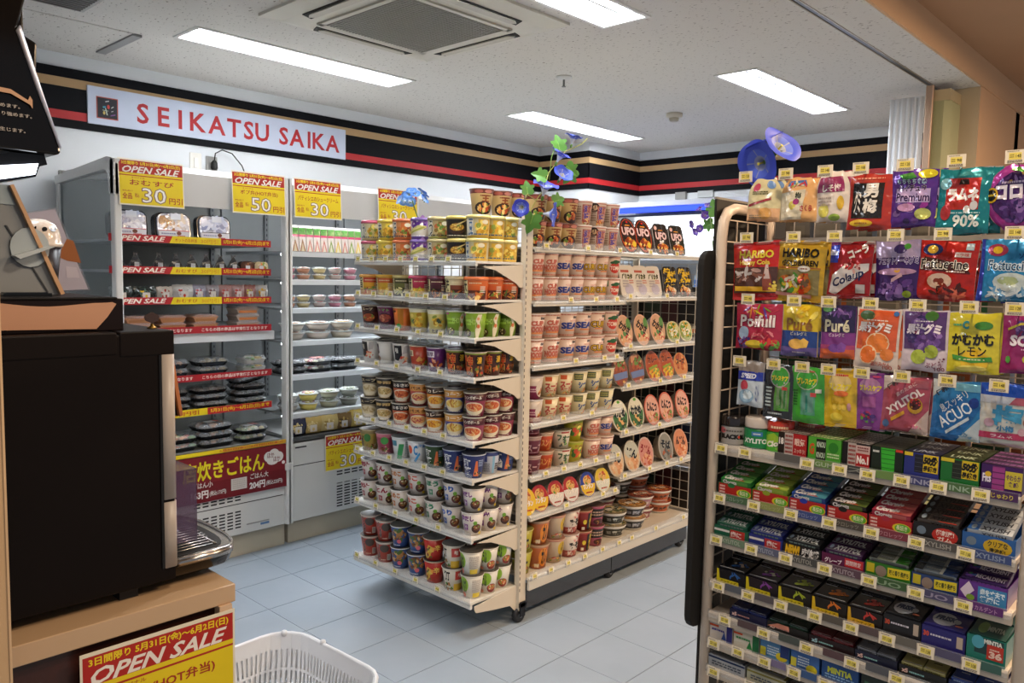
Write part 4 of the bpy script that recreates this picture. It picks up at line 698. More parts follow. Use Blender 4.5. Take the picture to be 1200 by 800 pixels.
# ================================================================ TILTED DISC, OVAL AND SQUARE PACKS
def pack(a, b, depth, body, lidc, spec, n=28, sup=2., seed=0, rimc='#ddd2c2', taper=.74, finish='film'):
    def ol(k, p=sup):
        o = []
        for i in range(n):
            t = 2*math.pi*i/n; c, s_ = math.cos(t), math.sin(t); o.append((k*a*math.copysign(abs(c)**(2/p), c), b+k*b*math.copysign(abs(s_)**(2/p), s_)))
        return o
    m = M(); rings = [(1.0, .003), (.985, .006), (.93, .012), (taper, depth)]; base = len(m.v)
    for k, y in rings: m.v += [(p[0], y, p[1]) for p in ol(k)]
    for r_ in range(len(rings)-1):
        for i in range(n): j = (i+1) % n; m.face((r_*n+i, (r_+1)*n+i, (r_+1)*n+j, r_*n+j), body, True)
    m.face([(len(rings)-1)*n+i for i in range(n)][::-1], body); tray = m.data('tray', 'plastic')
    l = M(); q = ol(1.03); v0 = len(l.v); l.v += [(p[0], 0, p[1]) for p in q]+[(p[0], .003, p[1]) for p in q]
    l.face(range(n), lidc); l.face([n+i for i in range(n)][::-1], rimc)
    for i in range(n): j = (i+1) % n; l.face((i, n+i, n+j, j), rimc)
    pr = art(spec, 2*a, 2*b, lambda x, y, o: (x, -o-.0003, y), seed=seed, step=.00008)
    return [('tray', tray), ('lid', l.data('lid', finish)), ('print', pr.data('print', finish))]
def stand(parts, label, x, z, group, y=SY+.02, lean=-.30, turn=-.12, cat='instant noodle pack', name='noodle_pack'):
    x -= .006
    return place(name, parts, label, cat, Matrix.Translation((x, y, z)) @ Matrix.Rotation(turn, 4, 'Z') @ Matrix.Rotation(lean, 4, 'X'), group)
def won(top, low, tc): return pack(.049, .058, .05, '#d8d0c0', top, [('e', 0, .5, .98, .49, low), ('p', [(-.98, .5), (-.8, .8), (-.4, .96), (0, 1), (.4, .96), (.8, .8), (.98, .5)], top), ('e', 0, .66, .55, .2, '#d8a860'), ('f', 0, .68, .5, .17, NOOD, 16), ('t', 'ワンタン', 0, .42, 1.3, .2, '#f4ece0', {'o': '#8a1c1c' if tc == 0 else ('#1c2c7a' if tc == 1 else '#2c6a34'), 'b': .06}), ('n', -.4, .12, .4, .22, 1, '#b03a28')], seed=3)
WN = [('red-and-yellow', won('#a82420', '#e0b820', 0)), ('red-and-white', won('#a82420', '#dcd8d0', 0)), ('second red-and-white', won('#a82820', '#dcd8d0', 0)), ('blue-and-yellow', won('#2a3c94', '#e0b820', 1)), ('yellow-rimmed green-lettered', won('#d8b828', '#d8dcd0', 2)), ('yellow-edged', won('#e0b820', '#e0b820', 0))]
for i, x in enumerate((A0+.105, A0+.215, A0+.322, A0+.448, A0+.565)): stand(WN[i][1], f'{WN[i][0]} round wonton pack tilted up on the sixth side shelf', x, SA['sixth']+.022, 'round wonton packs')
stand(WN[5][1], 'yellow round wonton pack half hidden by the rack post', A0+.02, SA['sixth']+.022, 'round wonton packs')
ov = lambda c, spec, a=.056, b=.078, **k: pack(a, b, .052, '#c8b8a8', c, spec, **k)
UFO = ov('#2a1410', a=.060, b=.086, spec=[('e', 0, .5, .97, .485, '#b03c1c'), ('e', 0, .52, .88, .44, '#241410'), ('f', 0, .24, .75, .18, ['#c87028', '#d89840', '#a84a1c', '#e0b460', '#7a2c14'], 30), ('e', .5, .25, .2, .09, '#d8b830'), ('t', 'UFO', 0, .62, 1.45, .21, '#d8b8b0', {'o': '#8a1420', 'b': .05}), ('n', -.3, .76, .3, .82, 1, '#e89030'), ('e', 0, .89, .12, .03, '#c82020')], sup=2.3)
UFB = pack(.058, .080, .052, '#3a2018', '#1c1412', [('r', -.94, .03, .94, .97, '#1e1614'), ('f', 0, .2, .8, .17, ['#c87028', '#d89840', '#a84a1c', '#e0b460', '#7a2c14'], 30), ('t', 'UFO', 0, .60, 1.4, .22, '#d8b8b0', {'o': '#8a1420', 'b': .05}), ('t', '大盛', 0, .40, .6, .13, '#f0e8dc', {'b': .05}), ('e', -.65, .85, .2, .07, '#d8a898'), ('n', -.3, .76, .3, .81, 1, '#e89030')], sup=5)
zt = SA['first']+.022
for i, x in enumerate((A1+.075, A1+.205)): stand(UFO, f'{["first", "second"][i]} oval fried noodle pack with orange rim on the top side shelf', x, zt, 'fried noodle packs on the top shelf', lean=-.28)
for i, x in enumerate((A1+.36, A1+.51)): stand(UFB, f'{["square black large-portion fried noodle pack beside the oval ones", "square black large-portion fried noodle pack at the shelf end"][i]}', x, zt, 'fried noodle packs on the top shelf', lean=-.25)
for i, x in enumerate((A1+.045, A1+.16)): place('noodle_pack', UFO, f'{["first", "second"][i]} oval fried noodle pack in the row behind, top side shelf', 'instant noodle pack', Matrix.Translation((x+.02, SY+.15, zt)) @ Matrix.Rotation(-.25, 4, 'X'), 'fried noodle packs behind')
WH = pack(.054, .078, .042, '#cfc8bc', '#d8d0c4', [('r', -.8, .78, .3, .86, '#b86050'), ('t', 'バリカタ', 0, .66, 1.4, .15, '#1c1c14', {'o': '#c8d838', 'b': .06}), ('n', .2, .42, .8, .56, 2, '#c87868'), ('e', .1, .24, .6, .18, '#b8b0c0'), ('n', -.7, .3, .1, .55, 3, '#a8a0a0')], sup=6, taper=.9)
BY = pack(.058, .078, .050, '#2a2418', '#1c1a14', [('t', '焼', -.35, .80, .8, .26, '#e0b818', {'b': .1}), ('t', 'そば', .25, .72, 1.1, .24, '#e0b818', {'b': .1}), ('t', '弁当', 0, .47, 1.5, .24, '#e0b818', {'b': .1}), ('f', -.1, .18, .85, .14, ['#8a3424', '#d8a860', '#c87028', '#e8dcc0'], 24)], sup=6, taper=.85)
zt = SB['second']+.022
for i, x in enumerate((A1+.07, A1+.185, A1+.30)): stand(WH, f'{["first", "second", "third"][i]} white noodle pack with black-on-lime lettering, second side shelf', x, zt, 'white noodle packs', lean=-.22, turn=-.1)
for i, x in enumerate((A1+.455, A1+.60)): stand(BY, f'{["black pack with big yellow characters beside the white packs", "black pack with big yellow characters nearest the shelf end"][i]}', x, zt, 'black and yellow noodle packs', lean=-.2)
def oval(c, c2, txt, tc, food, rim='#ddd2c2', oc=None, rot=-8, extra=()): return ov(c, [('e', 0, .5, .93, .465, c2), *extra, ('f', .0, .25, .75, .2, food, 24), ('t', txt, 0, .6, 1.3, .26, tc, {'b': .06, 'r': rot, **({'o': oc} if oc else {})})], rimc=rim)
PG = oval('#d8a88c', '#c8a080', 'わかさ', '#3a3026', ['#d8a078', '#5c8a4c', '#b8443c', '#e0c8a0'], extra=(('e', .6, .7, .3, .2, '#5c8a4c'), ('e', .45, .22, .3, .12, '#b03c3c'), ('e', -.3, .4, .5, .3, '#d8a880')), rot=-35)
GY = pack(.052, .056, .05, '#8a8a50', '#c8c090', [('e', 0, .5, .95, .47, '#8a9a4c'), ('f', 0, .55, .85, .4, ['#c8c890', '#4a7a2c', '#d8a840', '#e0dcb0', '#6a9a3c'], 40), ('t', 'ごつ', 0, .5, 1.0, .34, '#e8e4d0', {'o': '#3c5a28', 'b': .05})], sup=2.4)
zt = SB['third']+.022
for i, x in enumerate((A1+.06, A1+.21, A1+.355)): stand(PG, f'{["first", "second", "third"][i]} peach and green oval pack on the third side shelf', x, zt, 'peach and green oval packs', lean=-.25)
for i, x in enumerate((A1+.50, A1+.625)): stand(GY, f'{["green and yellow round pack beside the peach ovals", "green and yellow round pack with orange top, third shelf end"][i]}', x, zt, 'green and yellow round packs', lean=-.25)
BB = ov('#8a5c44', [('e', 0, .5, .93, .465, '#8a4a34'), ('f', 0, .68, .8, .28, ['#a85c3c', '#c8906c', '#7a3424', '#5c7a3c'], 30), ('p', [(-.9, .38), (.92, .46), (.88, .25), (-.78, .18)], '#6c7ca8'), ('e', -.05, .66, .2, .07, '#6a8a3c'), ('e', -.4, .1, .15, .05, '#a83c2c'), ('e', .3, .12, .15, .05, '#d8a048')])
OY = ov('#b8603c', [('e', 0, .5, .93, .465, '#a8502c'), ('f', .05, .27, .75, .22, ['#e0b030', '#d89828', '#f0cc50', '#8aa03c'], 30), ('p', [(-.7, .45), (.5, .55), (.6, .48), (-.6, .36)], '#8a9a30'), ('t', 'カレー', 0, .72, 1.3, .22, '#5c1c14', {'o': '#e0a070', 'b': .05})])
OS_ = ov('#c88850', [('f', 0, .6, .8, .35, ['#b86838', '#d89858', '#a04c28'], 30), ('t', 'スープ', 0, .66, 1.2, .2, '#241814', {'o': '#e8d0a8', 'b': .06})], b=.066)
zt = SB['fourth']+.022
for i, (x, p_, l_) in enumerate(((A1+.03, BB, 'first brown oval pack with blue stripe'), (A1+.175, BB, 'second brown oval pack with blue stripe'), (A1+.325, OY, 'first orange oval pack with yellow curry picture'), (A1+.455, OY, 'second orange oval pack with yellow curry picture'), (A1+.59, OS_, 'tan oval pack with dark lettering at the shelf end'))): stand(p_, f'{l_}, fourth side shelf', x, zt, 'oval packs on the fourth side shelf', lean=-.25)
GW = oval('#d8d0b8', '#3c6a34', 'わかめ', '#1c1c18', ['#2c4a24', '#4a6a34', '#d8a868'], extra=(('e', 0, .7, .85, .27, '#d8d4bc'), ('e', 0, .94, .2, .05, '#5c9a34')), rot=0); PR = oval('#c86850', '#d8a490', 'とんこつ', '#2a1814', ['#c88858', '#e0b090', '#a8503c', '#6a8a40'], rim='#b8503c')
zt = SB['fifth']+.022
for i, (x, p_, l_) in enumerate(((A1+.045, GW, 'first green-bottomed oval seaweed pack'), (A1+.185, GW, 'second green-bottomed oval seaweed pack'), (A1+.33, PR, 'first salmon oval pack with black brush letters'), (A1+.465, PR, 'second salmon oval pack with black brush letters'), (A1+.625, PR, 'third salmon oval pack with black brush letters'))): stand(p_, f'{l_}, fifth side shelf', x, zt, 'oval packs on the fifth side shelf', lean=-.25)
BW = oval('#c8b8a0', '#d0b088', 'どん', '#14110e', ['#c88c5c', '#e0c098', '#d8a070'], extra=(('e', 0, .7, .9, .28, '#b8b8a8'),), rot=-20, oc='#d8d4c0'); RR = oval('#c8a898', '#c88878', 'うどん', '#8a1c20', ['#b85c40', '#d8a078'], rot=-20); KB = oval('#b8b4ac', '#8a8880', 'そば', '#181614', ['#7a7468', '#a85c3c', '#5c5a54'], rot=-15, oc='#d0ccc0'); OR = oval('#d89878', '#d08860', 'んどん', '#2a1814', ['#e0b088', '#d88850', '#c86838'])
zt = SB['sixth']+.022
for i, (x, p_, l_) in enumerate(((A1+.02, BW, 'first tan oval pack with black brush name'), (A1+.16, BW, 'second tan oval pack with black brush name'), (A1+.285, RR, 'pinkish oval pack with red brush name'), (A1+.475, KB, 'grey oval pack with black brush name'), (A1+.625, OR, 'orange oval pack with dark brush name'))): stand(p_, f'{l_}, sixth side shelf', x, zt, 'oval packs on the sixth side shelf', lean=-.25)
# bowls on the base shelf, second bay
def bowlpack(body, lid, food, txt, tc, r=.072, h=.062):
    m = M(); m.lathe([(r*.70, 0), (r*.74, .008), (r*.93, h-.014), (r, h-.008), (r, h)], 30, [hx('#d8d4cc'), hx(body), hx('#d8d4cc'), hx('#d8d4cc')])
    l = M(); l.lathe([(r+.0015, h), (r+.002, h+.003)], 30, hx(lid)); l2 = art([('e', 0, .5, .96, .48, lid), ('f', 0, .5, .85, .42, food, 34), ('t', txt, 0, .5, 1.1, .26, '#e8e0d0', {'b': .03})], 2*r, 2*r, lambda x, y, o: (x, y-r, h+.003+o))
    rr = lambda z: r*(.74+(.19)*(z-.008)/(h-.022)); W = 2*1.2*r*.85
    p = art([('t', txt, -.2, .5, .6, .46, tc, {'b': .04}), ('e', .45, .5, .22, .24, '#c8c4b8'), ('n', -.9, .3, -.6, .7, 3, tc), ('n', .7, .3, .95, .7, 3, tc)], W, h-.022, lambda x, y, o: (math.sin(x/(r*.85))*(rr(y+.008)+o+.0005), -math.cos(x/(r*.85))*(rr(y+.008)+o+.0005), y+.008), gu=.008)
    l.add(l2); return [('bowl', m.data('bowl', 'plastic')), ('lid', l.data('lid', 'film')), ('print', p.data('print', 'film'))]
BK = bowlpack('#343834', '#8a7c5c', ['#5c6a40', '#a8884c', '#c8b88c', '#3c4838'], '麺', '#c8ccc4'); BK2 = bowlpack('#2c3038', '#a87c44', ['#c88c44', '#8a5c2c', '#d8b070', '#5c3c20'], '豚骨', '#b8bcc8'); PK = bowlpack('#b88494', '#8a4434', ['#a85438', '#c87c58', '#6c3424'], '醤油', '#e8dcd8'); PKR = bowlpack('#8a4450', '#7a3c2c', ['#a85438', '#c88c68', '#5c3020'], '塩', '#d8c8c0'); OG = bowlpack('#b86440', '#a84c2c', ['#c87c44', '#7a3420', '#d8a068'], '大盛', '#1c1614')
zb = SA['base']+.057
for x, st, tx in ((3.235, (BK, BK), 'dark green-grey noodle bowl beside the pink cups'), (3.41, (BK2, BK2), 'dark blue-grey noodle bowl with tan lid'), (3.59, (PKR, PK), 'pink noodle bowl'), (3.77, (OG, OG), 'orange noodle bowl at the rack end')):
    for i, p_ in enumerate(st):
        y = SY+.10+(.07 if x > 3.5 else 0); lb = tx if tx != 'pink noodle bowl' else ('dull red noodle bowl' if i == 0 else 'pink noodle bowl')
        place('noodle_bowl', p_, f'{lb}, {["lower", "upper"][i]} one on the base shelf', 'instant noodle bowl', TR(x, y, zb+i*.0655, rz=-.3), 'noodle bowls on the base shelf')
for i, (x, p_) in enumerate(((3.40, PKR), (3.55, BK), (3.72, OG))): place('noodle_bowl', p_, f'{["red", "green-grey", "orange"][i]} noodle bowl in the back row of the base shelf', 'instant noodle bowl', TR(x, SY+.29, zb+.13), 'back row noodle bowls'); place('noodle_bowl', p_, f'{["red", "green-grey", "orange"][i]} noodle bowl beneath another in the back row', 'instant noodle bowl', TR(x, SY+.29, zb+.064), 'back row noodle bowls'); place('noodle_bowl', p_, f'lowest {["red", "green-grey", "orange"][i]} noodle bowl of the back row stacks', 'instant noodle bowl', TR(x, SY+.29, zb-.002), 'back row noodle bowls')
# ================================================================ CANDY AND GUM RACK (faces the camera side)
RX, RY0, RY1, RB = 1.684, .285, .909, 1.944
cr_ = thing('candy_rack', 'cream wire rack of hanging candy bags above gum and mint shelves', 'shelf rack')
CW = '#dcc8b2'
def frame_side(y):
    m = M(); pts = [(RX+.012, y, .06), (RX+.012, y, 1.60), (RX+.018, y, 1.635), (RX+.036, y, 1.658), (RX+.07, y, 1.668), (RB, y, 1.668), ]
    m.tube(pts, .0125, CW, 10); return m.build('side_tube', 'enamel', cr_)
frame_side(RY1+.012); frame_side(RY0-.012)
for y in (RY1+.012, RY0-.012): m = M(); m.tube([(RB, y, .06), (RB, y, 1.76)], .0125, CW, 8); m.build('rear_tube', 'enamel', cr_)
grid('side_grid', cr_, lambda u, v: (u, RY1+.012, v), RX+.03, RB-.015, .12, 1.64, .048, .050, .0019, CW)
grid('back_grid', cr_, lambda u, v: (RB, u, v), RY0, RY1, .12, 1.70, .050, .050, .0019, '#a89c90')
for z in (1.585, 1.70, .14): m = M(); m.box(RB-.004, RB+.008, RY0-.01, RY1+.01, z, z+.022, '#8c8780'); m.build('crossbar', 'enamel', cr_)
m = M(); m.box(RX+.03, RB+.02, RY0-.02, RY1+.02, .05, .14, '#38322c'); m.build('base', 'enamel', cr_)
m = M(); m.box(RX+.012, RB+.02, RY1+.028, RY1+.034, .30, 1.60, '#191510'); m.box(RX+.015, RB+.34, RY1+.030, RY1+.036, 1.50, 1.688, '#191510'); m.box(RX+.013, RB+.34, RY1+.0295, RY1+.0365, 1.688, 1.693, '#8a8478'); sb = m.build('side_board', 'paper', cr_)
t = thing('black_board', 'thick black round-cornered board hung on the outside of the candy rack', 'board', (1.672, .950, 0))
m = M(); m.prism(rrect(-.022, .30, .655, 1.568, .035), 'y', -.011, .006, '#15120f'); m.build('panel', 'matte', t, .003); m = M(); m.box(.02, .05, -.02, -.011, 1.4, 1.5, '#333'); m.build('bracket', 'enamel', t)
CY = lambda y: RY1-y
# strips of product names below each item: (y left, y right, colour, text)
def rack_shelf(zl, depth, tagsy, strips):
    s = shelf(cr_, 0, RY1-RY0-.004, depth, zl, tags=[CY(y) for y in tagsy], loc=(RX, RY1, 0), rz=R90, c='#c6baaa', tset=TAGS, lw=-.012, rh=.012)
    for ya, yb, c, tx, tc in strips:
        m = M(); x0, x1 = CY(ya), CY(yb); m.box(x0, x1, -.0052, -.0042, zl+.013, zl+.029, c)
        if tx: art([('t', tx, .2, .45, 1.1, .6, tc, {'b': .02})], x1-x0, .016, lambda x, y, o: ((x0+x1)/2+x, -.0053-o, zl+.013+y), m=m)
        m.build('name_strip', 'plastic', s)
    return s
G_ = '#8a8a80'
YB = [.901, .815, .727, .643, .556, .470, .382, .291]; YC = [.907, .818, .736, .649, .557, .467, .382, .298]; YA = [.76, .692, .618, .559, .495, .428, .358, .288]
YD = [.896, .821, .742, .665, .588, .515, .442, .362, .294]
rack_shelf(1.089, .25, [.89, .83, .685, .615, .558, .492, .425, .352], [(.760, .70, '#5c5a56', '', G_), (.69, .622, '#6a8a4a', 'GUM', '#a8b898'), (.617, .562, '#3c3c3c', 'ス', G_), (.557, .500, '#6c8a4c', '', G_), (.497, .43, '#3a3c6c', 'INK', '#9a9ab0'), (.427, .362, '#4c6a40', 'INK', '#9ab098'), (.356, .292, '#4a2c58', 'じゅわり', '#c8b850')])
rack_shelf(.970, .25, [y-.012 for y in YB[:7]], [(YB[i], YB[i+1]+.004, c, t_, tc) for i, (c, t_, tc) in enumerate((('#4c6a4c', 'クロレッツ', '#8a9a88'), ('#8a9050', 'クロレッツ', '#a8a878'), ('#3c4a80', 'クロレッツ', '#8890b0'), ('#4a443c', 'クロレッツ', '#8a8478'), ('#7a3440', 'クロレッツ', '#b08088'), ('#54504c', 'XYLISH', '#a09c94'), ('#3c4c7c', 'XYLISH', '#8c98b0')))])
rack_shelf(.868, .25, [y-.014 for y in YC[:7]], [(YC[i], YC[i+1]+.004, c, t_, tc) for i, (c, t_, tc) in enumerate((('#6a8068', 'XYLITOL', '#a8b0a0'), ('#5c6078', 'XYLITOL', '#a0a4b0'), ('#4a4a48', 'XYLITOL', '#a09c94'), ('#5c4450', 'XYLITOL', '#a89ca0'), ('#3c5a34', 'UO', '#88a080'), ('#4c4868', 'UO', '#9890a8'), ('#5c2c6c', 'リカルデント', '#b890b8')))])
rack_shelf(.757, .25, [y-.014 for y in YD[:8]], [(YD[i]-.03, YD[i+1]+.004, c, '', G_) for i, c in enumerate(('#5c6068', '#5a5458', '#5c5c54', '#5a544c', '#5a4c4c', '#68645c', '#54506c', '#3c6058'))])
rack_shelf(.681, .25, [.862, .765, .665, .568, .478, .388, .33], [(.83, .78, '#5a4a4c', '', G_), (.73, .68, '#4c5450', '', G_), (.63, .58, '#5a4448', '', G_), (.54, .49, '#585a60', '', G_)])
rack_shelf(.615, .25, [.888, .825, .76, .69, .62, .5, .4], [(.75, .71, '#7a7090', '', G_), (.68, .64, '#3c5a8a', '', G_)])
rack_shelf(.545, .25, [.885, .79, .69], [])
rack_shelf(.30, .25, [.8, .5], [])
m = M(); m.box(RX+.02, RX+.05, .9, .906, .55, .56, '#999'); 

# ---------------- hanging bags
def bag(w, h, t, base, spec, finish='film', seed=0, shape='pouch', nx=16, ny=20, seal=None, back='#b8b4ae'):
    """hangs from its top edge: z from -h to 0, front turned to -y"""
    rs = random.Random(seed); p1, p2, p3 = rs.uniform(0, 6), rs.uniform(0, 6), rs.uniform(0, 6)
    def half(v):
        if shape == 'round': q = 2*v-1; return w/2*max(.12, (1-abs(q)**2.3))**.5
        if shape == 'dome': return w/2*(1 if v < .62 else max(.25, 1-((v-.62)/.38)**2*.45)**1)
        return w/2*(1-.035*math.sin(math.pi*v))
    def thick(u, v):
        a = max(0., 1-abs(u)**3.0)
        if shape == 'pillow': b = max(0., math.sin(math.pi*min(1, max(0, (v-.05)/.9))))**.5
        else: b = (min(1, v/.10)**.6)*(max(0., 1-((v-.25)/.72)**2 if v > .25 else 1)**.55)
        wr = .0008*math.sin(9*u+7*v*3+p1)*a*b+.0007*math.sin(15*v-5*u+p2)*a+.0004*math.sin(17*u+p3)*b
        return t/2*a*b+wr
    def P(u, v, s): return (u*half(v), -s*thick(u, v), v*h-h+.0015*math.sin(3*u+p1)*(1 if v in (0, 1) else 0))
    m = M()
    for s in (1, -1):
        b0 = len(m.v)
        for j in range(ny+1):
            for i in range(nx+1): m.v.append(P(-1+2*i/nx, j/ny, s))
        for j in range(ny):
            for i in range(nx):
                q = (b0+j*(nx+1)+i, b0+j*(nx+1)+i+1, b0+(j+1)*(nx+1)+i+1, b0+(j+1)*(nx+1)+i); m.face(q if s > 0 else q[::-1], base if s > 0 else back, True)
    if seal:
        for k in (0, 1):
            z0 = -h+.001 if k == 0 else -.010
            for r_ in range(3): m.box(-half(k)*.97, half(k)*.97, -.0014-thick(0, k)-.0006, thick(0, k)+.0012, z0+r_*.003, z0+r_*.003+.0012, seal)
    def mp(x, y, o):
        v = min(1, max(0, y/h)); u = max(-1, min(1, x/(w/2))); q = P(u, v, 1); return (q[0], q[1]-o-.0007, q[2])
    pr = art(spec, w*.985, h, mp, gu=w/nx, gv=h/ny, seed=seed, step=.00007)
    return [('pouch', m.data('pouch', finish)), ('print', pr.data('print', finish))]
def hooktag(): pass
HK = M(); HK.tube([(0, .245, -.02), (0, .01, .004), (0, -.012, .008)], .0016, '#a8a49c', 5); HK.tube([(0, -.012, .008), (0, -.014, .022)], .0016, '#a8a49c', 5); HKW = HK.data('wire', 'steel')
TB = []
for n in ('108', '128', '98', '148'):
    m = M(); m.box(-.016, .016, -.0160, -.0145, .0, .024, '#ded2bc'); art([('r', -.62, .28, .62, .80, '#e0cc60'), ('n', -.8, .84, .4, .96, 1, '#8a7f6a'), ('n', -.55, .4, -.1, .7, 2, '#7a6a30'), ('t', n, .32, .54, .5, .24, '#4a4020'), ('n', -.75, .06, .75, .24, 2, '#4f483c')], .032, .024, lambda x, y, o: (x, -.0161-o, y), m=m); TB.append(m.data('price_card', 'paper'))
LEM = ['#e8c828', '#f0dc60', '#d8a818']
ORF = ['#e07830', '#f0a050', '#d05c1c', '#f4b870', '#c84818']
GRP = ['#4a2c6c', '#5c3880', '#34205c', '#6c4890', '#8a68a8']
